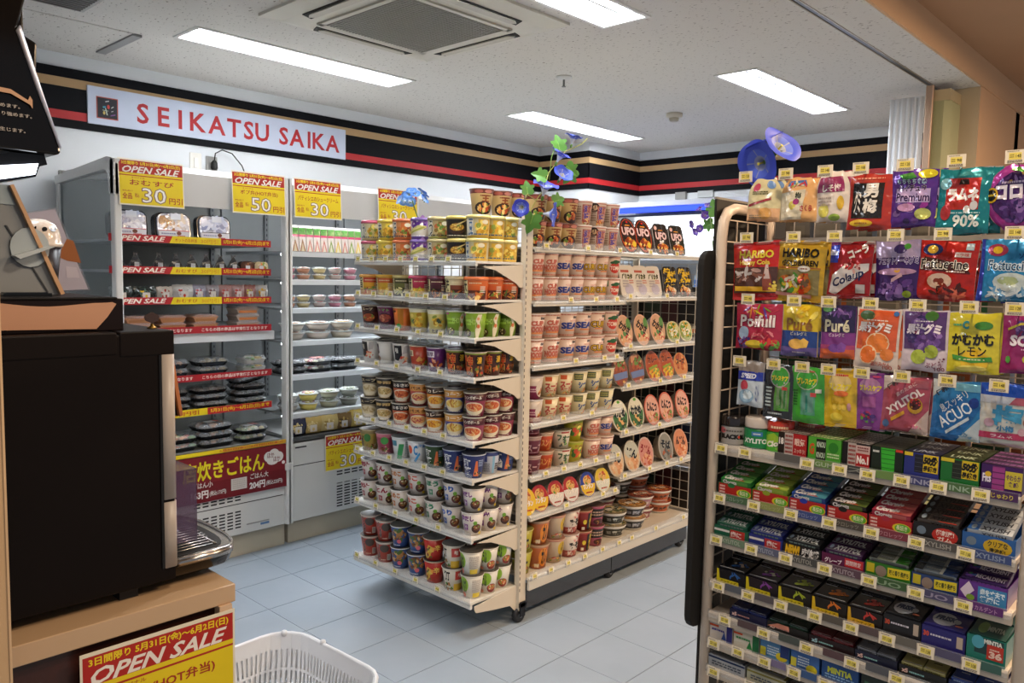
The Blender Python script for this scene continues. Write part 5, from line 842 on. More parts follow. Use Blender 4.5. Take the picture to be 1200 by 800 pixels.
BAGS = {
1: [('cream dried fruit pouch', .827, .080, 1.728, .095, .02, '#d8cc9c', 'film', 'dome', [('r', -1, 0, 1, .3, '#d8a87c'), ('e', -.5, .8, .25, .1, '#c85068'), ('e', .5, .86, .3, .1, '#6c90c0'), ('n', -.7, .62, .3, .72, 2, '#5c5a30'), ('p', [(-.9, .34), (.5, .5), (.5, .56), (-.9, .4)], '#982c34'), ('e', .2, .18, .4, .14, '#d8a058'), ('n', -.8, .06, .0, .16, 2, '#8a7a60')]),
    ('apricot dried fruit pouch with blue label', .747, .082, 1.726, .096, .02, '#d8a468', 'film', 'dome', [('r', -.7, .80, .5, .93, '#3c6ca8'), ('f', -.1, .82, .6, .08, ['#b83034', '#d8d0c0', '#8aa048'], 16), ('p', [(-1, .04), (-1, .66), (.4, .72), (.2, .04)], '#cfc4a8'), ('t', '梅', .0, .58, .3, .14, '#2a3428', {'b': .04}), ('t', 'さくら', .45, .28, .6, .13, '#a83038', {'b': .04}), ('e', -.3, .36, .2, .1, '#c8b850'), ('e', -.1, .44, .18, .07, '#98346c')]),
    ('pink plum pouch with white top', .676, .071, 1.735, .108, .02, '#d8ccc0', 'film', 'dome', [('r', -.9, .58, .75, .88, '#8c2458'), ('t', 'しそ梅', .0, .66, 1.1, .14, '#e8d8d0', {'b': .03}), ('e', -.45, .22, .35, .14, '#c8c058'), ('e', .55, .36, .2, .14, '#d0a830'), ('e', .2, .08, .35, .07, '#8aa840'), ('n', -.8, .3, 0, .5, 3, '#9a8c84')]),
    ('red and black plum gummy bag', .594, .090, 1.722, .113, .02, '#a82c20', 'film', 'pouch', [('r', -.82, .20, .62, .84, '#1c1614'), ('t', '男', .05, .70, .62, .24, '#e0d8cc', {'b': .04}), ('t', '梅', .05, .42, .62, .24, '#e0d8cc', {'b': .04}), ('t', 'グミ', -.55, .5, .3, .4, '#e0d8cc', {'b': .03}), ('e', -.3, .11, .55, .065, '#d8b028'), ('n', -.6, .09, 0, .13, 1, '#7a2018'), ('n', -.8, .9, .6, .95, 1, '#d88a70')]),
    ('purple fruit chew bag', .512, .087, 1.726, .113, .02, '#5c3490', 'foil', 'pouch', [('f', 0, .3, 1, .34, GRP+['#a83ca0'], 22), ('e', .55, .92, .42, .08, '#d8c82c'), ('p', [(-.7, .9), (-.1, .95), (.1, .86), (-.4, .8)], '#3c8a34'), ('t', 'もちもち食感', -.1, .79, 1.3, .09, '#b0d0dc', {'o': '#4a2c78', 'b': .02}), ('r', -.75, .42, .75, .66, '#c8b0dc'), ('t', 'ハイチュウ', -.05, .67, 1.2, .11, '#201428', {'o': '#c8b0dc', 'b': .03}), ('t', 'Premium', 0, .51, 1.45, .14, '#301c4c', {'b': .02}), ('e', -.25, .33, .4, .07, '#d8a0c8'), ('e', .5, .22, .35, .1, '#c8cc70')]),
    ('teal soda candy bag with red square', .421, .094, 1.722, .126, .022, '#1c8088', 'foil', 'pouch', [('r', -.68, .36, .62, .84, '#b83028'), ('p', [(-.2, .74), (.2, .74), (.15, .82), (-.15, .82)], '#2a1c1c'), ('t', 'ラムネ', 0, .59, 1.15, .17, '#f0e8e4', {'b': .07}), ('e', -.72, .76, .24, .09, '#88c0c8'), ('e', .45, .42, .15, .07, '#e0dcd8'), ('e', .2, .36, .13, .06, '#e0dcd8'), ('e', -.62, .32, .22, .12, '#b8383c'), ('t', '90%', .2, .19, .95, .17, '#e0e8e0', {'b': .03}), ('n', -.4, .29, .7, .33, 1, '#a8d0d0')]),
    ('round purple grape gummy bag', .340, .094, 1.722, .120, .022, '#a83c94', 'foil', 'round', [('e', 0, .5, .86, .40, '#3c1c5c'), ('f', .1, .3, .7, .24, GRP, 26), ('f', .1, .8, .5, .12, GRP+['#c8a860'], 12), ('t', 'コロロ', .05, .58, 1.45, .19, '#e8e0ec', {'o': '#3c1c5c', 'b': .06}), ('n', -.5, .7, .4, .76, 1, '#c8b8d8'), ('e', -.84, .55, .26, .12, '#c8a020'), ('e', -.84, .55, .20, .09, '#241c10'), ('p', [(-.3, .93), (.3, .97), (.6, .85), (.3, .88)], '#4c9a34'), ('n', -.98, .52, -.72, .58, 1, '#d8b838')])],
2: [('red cola bottle gummy bag', .844, .113, 1.588, .134, .026, '#b01c1c', 'film', 'pillow', [('r', -.96, .12, .96, .56, '#4a2a20'), ('f', -.2, .42, .7, .12, ['#c8c0bc', '#7a4a38', '#a88478', '#5c3428'], 22), ('p', [(-.9, .16), (.9, .14), (.9, .22), (-.9, .24)], '#d8a828'), ('t', 'HARIBO', .05, .78, 1.45, .125, '#d8c030', {'b': .035}), ('t', 'Happy Cola', .0, .63, 1.3, .1, '#d8b840', {'b': .04}), ('p', [(.35, .16), (.75, .16), (.72, .4), (.6, .54), (.48, .54), (.38, .4)], '#8a4028'), ('p', [(.42, .36), (.68, .36), (.6, .6), (.5, .6)], '#c8b0a8'), ('f', .8, .22, .2, .1, ['#d8b828', '#e0c850'], 8), ('r', -.98, .0, .98, .1, '#a81c20')]),
    ('gold fruit gummy bag', .735, .113, 1.588, .134, .026, '#c8a02c', 'foil', 'pillow', [('r', -.96, .12, .86, .52, '#8a7c4c'), ('f', -.1, .3, .75, .18, ['#c83c20', '#4a8a2c', '#d8c030', '#e0d8c0', '#c87020', '#6c5030'], 44), ('t', 'HARIBO', .0, .80, 1.5, .14, '#18140c', {'b': .035}), ('t', 'GOLDBÄREN', .02, .64, 1.5, .11, '#18140c', {'b': .03}), ('r', -.9, .545, .9, .56, '#a85c3c'), ('e', .25, .54, .26, .05, '#e0dcd0'), ('n', .05, .52, .45, .56, 1, '#8a3c20'), ('p', [(-.95, .1), (.6, .06), (.6, .12), (-.95, .15)], '#c88a80')]),
    ('red and white cola cup gummy bag', .627, .092, 1.585, .12, .02, '#981c20', 'foil', 'pillow', [('r', -1, .62, -.55, 1, '#2838a8'), ('t', '100g', -.78, .8, .24, .26, '#e8e4e0', {'r': 90, 'b': .04}), ('p', [(-.9, .1), (-.6, .05), (.9, .5), (.9, .62), (-.2, .58), (-.8, .4)], '#d8d0cc'), ('t', 'Colaup', 0, .34, 1.5, .18, '#1c2450', {'r': 22, 'b': .03, 's': .3}), ('t', 'コーラ', .35, .82, .9, .14, '#e8dcd4', {'r': 25, 'b': .05}), ('f', .2, .56, .5, .1, ['#7a1818', '#b83434', '#d8a8a0'], 14), ('r', .4, .1, .8, .25, '#b8b0ac')]),
    ('violet grape ribbon gummy bag', .537, .088, 1.585, .12, .02, '#3c2060', 'foil', 'pouch', [('r', -1, .72, 1, 1, '#a898b8'), ('e', .15, .86, .3, .08, '#3c2460'), ('e', .45, .9, .16, .05, '#4c9a3c'), ('t', 'フェットチーネグミ', .05, .67, 1.8, .13, '#4a1c78', {'o': '#e4d8ec', 'b': .02}), ('e', 0, .48, .9, .06, '#b088a8'), ('e', .05, .5, .14, .04, '#d8a040'), ('f', 0, .2, .9, .18, GRP, 30), ('e', .5, .1, .2, .06, '#8aa030'), ('p', [(-.2, .3), (.3, .4), (.25, .46), (-.2, .36)], '#c8a0a8')]),
    ('red cola ribbon gummy bag', .445, .113, 1.585, .118, .024, '#b4241c', 'foil', 'pouch', [('e', -.45, .84, .34, .10, '#24285c'), ('e', -.45, .84, .18, .07, '#d8a828'), ('r', .3, .72, .8, .80, '#c8b8b0'), ('t', 'コーラ味', .45, .76, .6, .06, '#b02420'), ('r', .62, .84, .86, .95, '#b0c4d0'), ('p', [(-.8, .5), (-.7, .72), (.7, .6), (.85, .46)], '#4a2420'), ('t', 'Fettuccine', -.02, .60, 1.55, .15, '#18100c', {'o': '#f4ead8', 'b': .02}), ('e', -.1, .32, .42, .13, '#d8b8a0'), ('e', -.12, .32, .18, .06, '#7a3424'), ('f', .2, .15, .7, .12, ['#7a2418', '#a83424', '#d86c50', '#4a1c14'], 24), ('n', .1, .46, .7, .5, 1, '#e8c8b8')]),
    ('blue soda ribbon gummy bag', .335, .104, 1.585, .118, .024, '#2c84b8', 'foil', 'pouch', [('p', [(-1, .0), (-.8, .0), (-.9, 1), (-1, 1)], '#2c3ca0'), ('e', -.45, .82, .34, .1, '#98304c'), ('e', -.45, .82, .16, .06, '#d8b028'), ('t', 'Fettuccine', .05, .58, 1.5, .15, '#1c4868', {'o': '#d8e8f0', 'b': .02}), ('t', 'ソーダ', .55, .74, .6, .1, '#203878'), ('e', .1, .32, .6, .15, '#c8d4d0'), ('e', 0, .34, .35, .07, '#a8b888'), ('f', .1, .12, .8, .1, ['#b8c8d0', '#6c9cc0', '#d8e0e0'], 24)])],
3: [('hot pink soft gummy bag', .829, .117, 1.447, .106, .022, '#a82040', 'film', 'pouch', [('t', 'Poifull', -.02, .62, 1.5, .24, '#e8dcd8', {'b': .03, 'o': '#7a1430'}), ('f', 0, .84, .85, .07, ['#d8b828', '#7aa030', '#c83440', '#5c3490', '#d87830'], 10), ('e', -.6, .36, .26, .14, '#98aec8'), ('f', -.6, .16, .35, .14, GRP, 16), ('f', .2, .34, .6, .1, ['#c83c50', '#d87880', '#a82c3c'], 14), ('e', -.1, .12, .4, .09, '#d0b428'), ('f', .5, .14, .5, .12, ['#5c9a30', '#c8342c', '#8ab84c', '#d83c34'], 18)]),
    ('lemon and blue star gummy pouch', .730, .083, 1.448, .114, .018, '#d0b41c', 'film', 'pouch', [('f', 0, .82, .9, .15, LEM, 14), ('r', -1, 0, 1, .49, '#1c3c80'), ('r', -1, 0, 1, .18, '#5c4c8a'), ('t', 'Puré', .0, .62, 1.4, .22, '#8a5c1c', {'b': .03}), ('t', 'ピュレグミ', 0, .44, .9, .07, '#c8c8b8', {'b': .02}), ('e', -.1, .24, .42, .1, '#d8a850'), ('p', [(.1, .16), (.5, .18), (.58, .3), (.3, .36), (.08, .3)], '#e0b450'), ('n', -.3, .06, .4, .1, 1, '#c8b8c0')]),
    ('dark grape star gummy pouch', .649, .074, 1.449, .113, .018, '#7a3480', 'film', 'pouch', [('r', -1, .5, 1, 1, '#241a44'), ('f', .1, .86, .8, .1, GRP, 16), ('r', -1, 0, 1, .18, '#c85c34'), ('r', -1, .18, 1, .26, '#a8406c'), ('e', -.6, .93, .3, .05, '#3c7a34'), ('t', 'Puré', .0, .62, 1.4, .22, '#d0c8a8', {'b': .03}), ('t', 'ピュレグミ', 0, .45, .9, .07, '#e0c8d8', {'b': .02}), ('e', -.1, .2, .36, .08, '#6c3c8c'), ('p', [(.1, .12), (.5, .14), (.58, .26), (.3, .32), (.08, .26)], '#7c4898')]),
    ('white-edged orange gummy pouch', .565, .090, 1.447, .127, .018, '#d8c8bc', 'film', 'pouch', [('r', -.92, .32, .92, .97, '#d0582c'), ('f', -.1, .84, .8, .12, ['#d86830', '#e08850', '#c84c20'], 10), ('e', -.5, .88, .35, .08, '#3c5c2c'), ('f', .0, .4, .85, .12, ['#d8642c', '#e07c3c'], 10), ('e', .1, .44, .55, .17, '#e8c8a0'), ('e', .1, .44, .5, .155, '#e07c34'), ('e', -.3, .24, .42, .16, '#e8c8a0'), ('e', -.3, .24, .37, .14, '#d86c28'), ('e', .55, .26, .3, .1, '#e08038'), ('t', '果汁グミ', -.1, .69, 1.5, .15, '#f0e4dc', {'o': '#8a2418', 'b': .06, 's': .15}), ('n', -.5, .79, .5, .82, 1, '#f0e0d0'), ('t', '温州みかん', .3, .1, .9, .08, '#b03c28'), ('t', '100', .6, .05, .4, .06, '#b03c28'), ('e', .8, .93, .12, .04, '#3c6ca8')]),
    ('white-edged purple grape gummy pouch', .477, .088, 1.448, .123, .018, '#cfc0c8', 'film', 'pouch', [('r', -.92, .36, .92, .97, '#54346c'), ('f', 0, .62, .8, .28, GRP, 30), ('e', .3, .9, .3, .08, '#3c6c2c'), ('f', .1, .4, .6, .12, GRP, 12), ('e', .35, .33, .3, .11, '#98a838'), ('e', -.2, .24, .34, .12, '#a0b040'), ('t', '果汁グミ', -.02, .69, 1.5, .15, '#f0e4ec', {'o': '#7a1c48', 'b': .06, 's': .15}), ('n', -.4, .8, .4, .83, 1, '#e8dce8'), ('t', 'ぶどう', .45, .11, .7, .09, '#7a2c48'), ('t', '100', .7, .05, .4, .06, '#7a2c48'), ('f', .8, .2, .15, .08, ['#6a2438'], 5)]),
    ('yellow lemon chewy candy pouch', .391, .090, 1.447, .117, .018, '#c8bc2c', 'film', 'pouch', [('e', .1, .2, .55, .2, '#d8b020'), ('e', .4, .78, .36, .07, '#3c7c2c'), ('t', 'C', -.3, .79, .22, .12, '#2c8a8c', {'b': .06}), ('n', -.8, .76, -.45, .82, 1, '#3c9a6c'), ('t', 'かむかむ', 0, .55, 1.65, .17, '#14140c', {'b': .05}), ('t', 'レモン', .0, .36, 1.1, .15, '#14140c', {'b': .01}), ('p', [(-.75, .22), (0, .17), (.8, .2), (.75, .28), (0, .25), (-.8, .3)], '#3c8a34'), ('n', -.5, .21, .5, .24, 1, '#d8d8a8'), ('e', 0, .08, .6, .05, '#e0d060')]),
    ('magenta sour gummy pouch', .300, .086, 1.447, .112, .018, '#8a1c5c', 'film', 'pouch', [('f', -.1, .72, .5, .16, GRP, 22), ('p', [(-.8, .76), (-.3, .86), (.4, .86), (.38, .82), (-.3, .82), (-.78, .72)], '#c0b03c'), ('t', 'SOUR', .1, .56, 1.5, .16, '#e8dce4', {'b': .05}), ('e', .3, .26, .45, .1, '#b8b83c'), ('f', .3, .28, .36, .08, ['#5c2c7c', '#7c4c98'], 12), ('e', -.7, .24, .1, .06, '#4c9a34'), ('n', -.2, .4, .6, .44, 1, '#d8a8c8')])],
4: [('small white and blue speed breath tablet pouch', .840, .066, 1.312, .103, .012, '#c0ccd4', 'film', 'pouch', [('r', -1, .76, 1, 1, '#8a8078'), ('r', -1, .58, 1, .78, '#2438a0'), ('t', 'SPEED', -.1, .68, 1.2, .1, '#e0e4f0', {'b': .05, 's': .2}), ('e', -.4, .46, .3, .12, '#b83c4c'), ('e', -.2, .22, .6, .16, '#88a8c0'), ('e', -.1, .25, .4, .1, '#c8d8e0'), ('t', 'ミント', .65, .3, .24, .36, '#2c3c88', {'b': .03})]),
    ('black-edged green breath capsule pack', .772, .070, 1.310, .120, .014, '#24282c', 'film', 'pouch', [('r', -.2, .15, .8, .7, '#4c8a34'), ('r', -.05, .2, .7, .6, '#68845c'), ('r', .15, .2, .3, .55, '#2c6c2c'), ('r', .45, .2, .58, .55, '#2c6c2c'), ('e', .1, .78, .65, .2, '#a8a0a0'), ('e', .1, .78, .6, .18, '#3c9a38'), ('t', 'ブレスケア', .1, .76, 1.1, .09, '#e0cc30', {'o': '#1c2c10', 'b': .06}), ('r', .3, .54, .65, .6, '#b83c38'), ('n', -.85, .2, -.4, .6, 6, '#b8c8c8'), ('n', -.6, .06, .4, .12, 1, '#c8d0d0')]),
    ('bright green breath capsule pack', .706, .074, 1.312, .124, .014, '#3ca030', 'film', 'pouch', [('r', -.4, .15, .5, .6, '#48906c'), ('r', -.3, .2, .4, .55, '#5c8c80'), ('r', -.1, .2, .05, .5, '#2c7c6c'), ('e', -.05, .78, .68, .19, '#a8b898'), ('e', -.05, .78, .62, .17, '#38a034'), ('t', 'ブレスケア', -.05, .75, 1.2, .10, '#e0cc30', {'o': '#1c3010', 'b': .06}), ('r', .2, .48, .55, .55, '#c84848'), ('r', .5, .55, .85, .62, '#d8dcc8'), ('n', -.9, .3, -.6, .6, 6, '#1c5c1c'), ('n', -.4, .9, .4, .94, 1, '#c83450')]),
    ('yellow lemon breath capsule pack', .637, .070, 1.315, .126, .014, '#d4b020', 'film', 'pillow', [('r', -.5, .4, .5, .52, '#c8a01c'), ('e', -.3, .35, .15, .05, '#e0c040'), ('e', .0, .35, .15, .05, '#e0c040'), ('e', .3, .35, .15, .05, '#e0c040'), ('e', 0, .76, .7, .16, '#d8c080'), ('t', 'ブレスケア', .0, .70, 1.4, .10, '#e8d028', {'o': '#241c08', 'b': .07}), ('e', .1, .58, .45, .05, '#d86c28'), ('e', .6, .36, .12, .07, '#c89090'), ('n', -.4, .86, .5, .92, 1, '#b83434'), ('e', -.2, .18, .4, .07, '#e0c838')]),
    ('purple berry breath capsule pack', .575, .056, 1.314, .122, .014, '#843c8c', 'film', 'pillow', [('e', 0, .76, .8, .14, '#a878a0'), ('t', 'ブレスケア', .05, .73, 1.6, .09, '#e0cc38', {'o': '#2a1430', 'b': .07}), ('r', -.5, .4, .5, .58, '#98508c'), ('f', 0, .22, .7, .12, ['#4a2c74', '#a82c50', '#6c3c88', '#5c8a34', '#3c2460'], 24), ('n', .2, .9, .8, .95, 1, '#c84060')]),
    ('pink xylitol tablet pouch with diagonal lettering', .503, .091, 1.311, .113, .018, '#b05060', 'foil', 'pouch', [('p', [(-1, .72), (-1, 1), (-.15, 1)], '#d0c4bc'), ('t', '便利!', -.6, .84, .55, .08, '#4a3c3c', {'r': 38, 'b': .04}), ('p', [(.2, 0), (1, 0), (1, .45)], '#c8b0a4'), ('r', .3, .82, .9, .96, '#a85c68'), ('t', 'XYLITOL', -.02, .56, 1.75, .13, '#f0e0dc', {'r': 38, 'b': .04}), ('t', '歯のために', .0, .78, 1.0, .07, '#e8c8c8', {'r': 38}), ('e', .45, .5, .32, .14, '#c89830'), ('e', .45, .53, .25, .1, '#4a1c1c'), ('f', .45, .56, .26, .08, ['#a82c34', '#2c1414', '#c83c3c'], 10), ('p', [(-.5, .18), (.05, .34), (.0, .40), (-.55, .24)], '#d0982c'), ('e', -.75, .13, .16, .07, '#4c6c98'), ('f', .5, .12, .3, .05, ['#c0607c', '#d888a0'], 8)]),
    ('blue tablet pouch with diagonal lettering', .411, .089, 1.312, .116, .018, '#2c7cb4', 'foil', 'pouch', [('p', [(-1, .0), (-1, .4), (.2, .75), (1, .6), (.6, .3), (.1, 0)], '#2468a8'), ('p', [(-1, .70), (-1, 1), (-.2, 1)], '#c8ccc8'), ('t', '便利!', -.62, .82, .55, .08, '#2c3440', {'r': 38, 'b': .04}), ('r', -.1, .84, .95, .97, '#6ca8c0'), ('p', [(.1, 0), (1, 0), (1, .42)], '#b8c4c8'), ('t', 'ACUO', .0, .44, 1.5, .2, '#e8f0f4', {'r': 36, 'b': .01}), ('t', '息スッキリ', -.1, .66, 1.3, .14, '#e8f0f4', {'r': 38, 'b': .01}), ('e', .72, .66, .2, .09, '#1c3c8c'), ('p', [(-.3, .1), (.6, .38), (.56, .43), (-.34, .15)], '#d8e4e8'), ('f', .55, .1, .3, .06, ['#6c98b8', '#8cb0c8'], 8)]),
    ('white and blue salt plum candy pouch', .325, .094, 1.315, .117, .018, '#ccccc4', 'foil', 'pouch', [('r', -1, .80, 1, 1, '#1c4cb0'), ('p', [(-1, .68), (.1, .68), (.3, .8), (-1, .8)], '#c8ccd4'), ('p', [(.05, .68), (1, .68), (1, .8), (.28, .8)], '#b86070'), ('t', '塩', .05, .49, 1.0, .30, '#48a0c8', {'b': .07}), ('t', '小梅', .0, .29, .6, .09, '#3c80b0', {'b': .04}), ('p', [(-.95, .1), (.95, .13), (.95, .24), (-.95, .2)], '#b03c60'), ('t', 'ラムネ', -.1, .16, .8, .05, '#f0d8e0'), ('e', -.6, .36, .2, .07, '#b898a8'), ('e', .75, .42, .14, .07, '#b07868'), ('e', .6, .26, .15, .06, '#d0a8b0'), ('n', -.8, .85, -.3, .9, 1, '#8cacdc')])]}
TAGY = {1: [.861, .767, .681, .608, .523, .432, .336], 2: [.852, .743, .654, .533, .447, .328], 3: [.842, .734, .659, .574, .484, .394, .319], 4: [.856, .774, .709, .652, .583, .505, .423, .336]}
RN = {1: 'top row', 2: 'second row', 3: 'third row', 4: 'lowest row'}; ZT = {1: 1.722, 2: 1.585, 3: 1.447, 4: 1.304}
rb = random.Random(11)
for row, L in BAGS.items():
    for i, (lab, y, w_, top, h_, th, base, fin, shape, spec) in enumerate(L):
        pr = bag(w_, h_, th, base, spec, fin, seed=row*10+i, shape=shape, seal={'pillow': base}.get(shape))
        n = 3 if row == 1 and i < 4 else (2 if row in (1, 3) else (3 if i in (4, 5) else 2))
        for k in range(n):
            x = RX+.022+th/2+k*(th*.62+.006); dy = -(k*.012 if row < 3 else k*.007)
            lb = f'{lab} at the front of its hook, {RN[row]}' if k == 0 else f'{lab} {["", "second", "third"][k]} on its hook, {RN[row]}'
            place('candy_bag', pr, lb, 'candy bag', Matrix.Translation((x, y+dy, top)) @ Matrix.Rotation(R90+rb.uniform(-.05, .05)-(.12 if k else 0), 4, 'Z') @ Matrix.Rotation(rb.uniform(-.06, .01), 4, 'X') @ Matrix.Rotation(rb.uniform(-.04, .04), 4, 'Y'), f'hanging bags, {RN[row]}')
    for i, y in enumerate(TAGY[row]):
        nm = L[min(i, len(L)-1)][0]
        place('peg_hook', [('wire', HKW), ('price_card', TB[(i+row) % 4])], f'wire peg hook with price card for the {nm}', 'peg hook', TR(RX+.014, y, ZT[row]-.002, rz=R90), f'peg hooks of the {RN[row]}')

# ---------------- jars and boxes on the gum shelf
def jar(body, lid, spec, h=.068, r=.030):
    m = M(); m.lathe([(r*.92, 0), (r, .006), (r, h*.58), (r*.9, h*.66)], 28, hx(body)); l = M(); l.lathe([(r*.98, h*.66), (r*1.0, h*.70), (r*.98, h*.95), (r*.9, h)], 28, hx(lid)); l.lathe([(r*.7, h), (r*.68, h+.0008)], 24, hx(lid))
    W = 2*1.3*r; p = art(spec, W, h, lambda x, y, o: ((r+o+.0004)*math.sin(x/r), -(r+o+.0004)*math.cos(x/r), y), gu=.007, step=.00006)
    return [('jar', m.data('jar', 'plastic')), ('lid', l.data('lid', 'lacquer')), ('print', p.data('print', 'carton'))]
J = [('silver tub of black mint gum with black lid', .885, 1.728, jar('#8c8c88', '#1a1414', [('r', -1, .05, 1, .62, '#9a9894'), ('e', -.7, .5, .3, .1, '#c86068'), ('t', 'BLACK', -.2, .30, 1.1, .14, '#14100e', {'b': .08}), ('t', 'BLACK', .85, .30, .8, .14, '#14100e', {'b': .08}), ('e', .38, .3, .06, .05, '#d84020'), ('n', -.6, .45, .6, .55, 1, '#5a5450')])),
  ('green tub of xylitol gum with white lid', .826, 1.733, jar('#1c7a48', '#c8bcb0', [('r', -1, .04, 1, .62, '#1e8048'), ('t', 'XYLITOL', .0, .26, 1.5, .14, '#e8ece4', {'b': .04}), ('r', -.3, .42, .3, .56, '#3c78b0'), ('n', -.2, .45, .2, .53, 1, '#d8e0e8')], .072, .032)),
  ('green tub of mint gum with red lid', .775, 1.738, jar('#3c9a28', '#b8301c', [('r', -1, .0, 1, .62, '#48a42c'), ('p', [(-.9, .5), (-.3, .62), (.2, .4), (-.8, .2)], '#98c030'), ('p', [(0, .6), (.6, .55), (.9, .2), (.4, .3)], '#2c8424'), ('t', 'Clorets', .0, .30, 1.5, .17, '#f0ecdc', {'b': .05, 'r': 10, 's': .2}), ('n', -.5, .74, .5, .88, 1, '#e8c8a0'), ('e', .2, .12, .4, .08, '#8cc050')], .070, .031))]
for lb, y, x, pr in J: place('gum_tub', pr, lb+', front of the gum shelf', 'gum tub', TR(x, y, 1.1115, rz=R90+.35), 'gum tubs')
place('gum_tub', J[1][3], 'white-lidded green gum tub behind the red-lidded one', 'gum tub', TR(1.80, .790, 1.1115, rz=R90), 'gum tubs'); place('gum_tub', J[2][3], 'red-lidded green gum tub behind the front red-lidded tub', 'gum tub', TR(1.815, .735, 1.1115, rz=R90), 'gum tubs'); place('gum_tub', J[2][3], 'red-lidded green gum tub deep behind the black gum carton', 'gum tub', TR(1.89, .665, 1.1115, rz=R90), 'gum tubs'); place('gum_tub', J[0][3], 'black-lidded silver gum tub behind the other tubs', 'gum tub', TR(1.86, .85, 1.1115, rz=R90), 'gum tubs')
def carton(w, d, h, c, front, top, fin='carton', side=None):
    m = M(); m.box(-w/2, w/2, 0, d, 0, h, c); p = art(front, w, h, lambda x, y, o: (x, -o-.0002, y), seed=2, step=.00008)
    art(top, w, d, lambda x, y, o: (x, y, h+o+.0002), seed=4, m=p, step=.00008)
    if side: art(side, d, h, lambda x, y, o: (-w/2-o-.0002, d/2-x, y), m=p, step=.00008)
    return [('carton', m.data('carton', fin)), ('print', p.data('print', fin))]
def rows(n, c, tx=None, tc='#fff', bg=None):
    o = []
    for i in range(n): v = (i+.5)/n; o += [('r', -.96, v-.42/n, .96, v+.42/n, bg)] if bg else []; o += [('t', tx, 0, v, 1.3, .5/n, tc)] if tx else [('n', -.95, v-.4/n, .95, v+.4/n, 1, c)]
    return o
CA = [('red and black sleepiness gum carton, first', [('r', -1, 0, -.55, 1, '#18100e'), ('t', '18', -.78, .62, .3, .26, '#e8e0d8', {'b': .05}), ('r', -.55, 0, .05, 1, '#b8aca4'), ('n', -.5, .1, 0, .95, 5, '#8a1c1c'), ('r', .05, .05, 1, 1, '#a81c20'), ('t', '眠気', .52, .66, .7, .3, '#e8c8b8', {'b': .03}), ('t', 'スッキリ!', .52, .28, .75, .2, '#e8c8b8')], rows(9, '#b8b0a8'), '#1c1614', '#3c2420'),
  ('green breath gum carton with orange letter', [('r', -.98, 0, 1, 1, '#4ca030'), ('t', 'G', -.76, .5, .26, .42, '#c85020', {'b': .05}), ('r', -.5, .05, .1, .95, '#101c10'), ('t', 'KNOU', -.2, .72, .5, .22, '#c8d8c0', {'b': .03}), ('t', 'KNOU', -.2, .28, .5, .22, '#c8d8c0', {'b': .03}), ('e', .55, .66, .3, .22, '#2c7c24'), ('n', .2, .2, .9, .44, 2, '#c8e0a8')], rows(9, '#d8d8a0'), '#3c8a28', '#3c7a24'),
  ('red and black carton marked No.1', [('r', -1, 0, -.6, 1, '#141010'), ('r', -.6, 0, .0, 1, '#b0a49c'), ('n', -.55, .1, -.05, .95, 5, '#8a1c1c'), ('r', 0, .62, 1, .95, '#c8a8a0'), ('r', 0, 0, 1, .62, '#a81c1c'), ('t', 'No.1', .5, .36, .8, .28, '#f0e4dc', {'b': .06}), ('n', .1, .7, .9, .9, 2, '#7a3430')], rows(9, '#c0b8b4'), '#1c1818', '#38302c'),
  ('green striped mint gum carton', [('r', -1, .0, 1, 1, '#14200e'), ('p', [(-.4, 1), (.5, 1), (.5, .1), (.1, 0), (-.3, .1)], '#38b02c'), *[('r', -.4, .2+.18*i, .5, .22+.18*i, '#1c5c18') for i in range(5)], ('r', .55, .9, 1, 1, '#c83c24'), ('n', -.9, .75, -.5, .9, 1, '#d8d8d0')], rows(6, '#4c4a40'), '#285c20', '#2a2c20'),
  ('navy gum carton with yellow 50-minute flash', [('r', -1, .0, 1, 1, '#28307c'), ('r', -.4, .25, .1, .95, '#1c1c28'), *[('r', -.38, .3+.17*i, .08, .31+.17*i, '#5c6078') for i in range(4)], ('r', .1, .3, .95, .98, '#d8b820'), ('t', '50分', .5, .76, .75, .3, '#18140c', {'b': .08, 's': .2}), ('t', '長続き', .5, .45, .75, .2, '#18140c', {'b': .05}), ('r', -1, .86, -.5, 1, '#d0b828')], rows(3, '#c8ccd0', 'LINK', '#a8b0c0'), '#262c50', '#1c2240'),
  ('green gum carton with yellow 50-minute flash', [('r', -1, .0, 1, 1, '#1c6c2c'), ('r', -.4, .25, .1, .95, '#202418'), *[('r', -.38, .3+.17*i, .08, .31+.17*i, '#606858') for i in range(4)], ('r', .1, .3, .95, .98, '#d0b420'), ('t', '50分', .5, .76, .75, .3, '#18140c', {'b': .08, 's': .2}), ('t', '長続き', .5, .45, .75, .2, '#18140c', {'b': .05}), ('r', -1, .86, -.3, 1, '#c8b42c')], rows(3, '#c8ccd0', 'LINK', '#a8b89c'), '#28401c', '#243018'),
  ('purple soft gum carton with yellow flash', [('r', -1, 0, 1, 1, '#3c1858'), ('t', 'Fits', -.72, .5, .4, .28, '#e8e0f0', {'b': .04}), ('e', -.66, .64, .16, .1, '#d8b030'), ('r', -.45, .1, .15, .98, '#9a3c84'), *[('r', -.45, .28+.22*i, .15, .32+.22*i, '#5c2458') for i in range(4)], ('r', .18, .2, 1, .84, '#c8b838'), ('t', 'やわらか', .58, .62, .7, .2, '#4a2058', {'b': .03}), ('t', '食感', .58, .38, .5, .18, '#4a2058', {'b': .03})], rows(4, '#7a4a80'), '#3c1c50', '#341c44')]
ZS = 1.1115
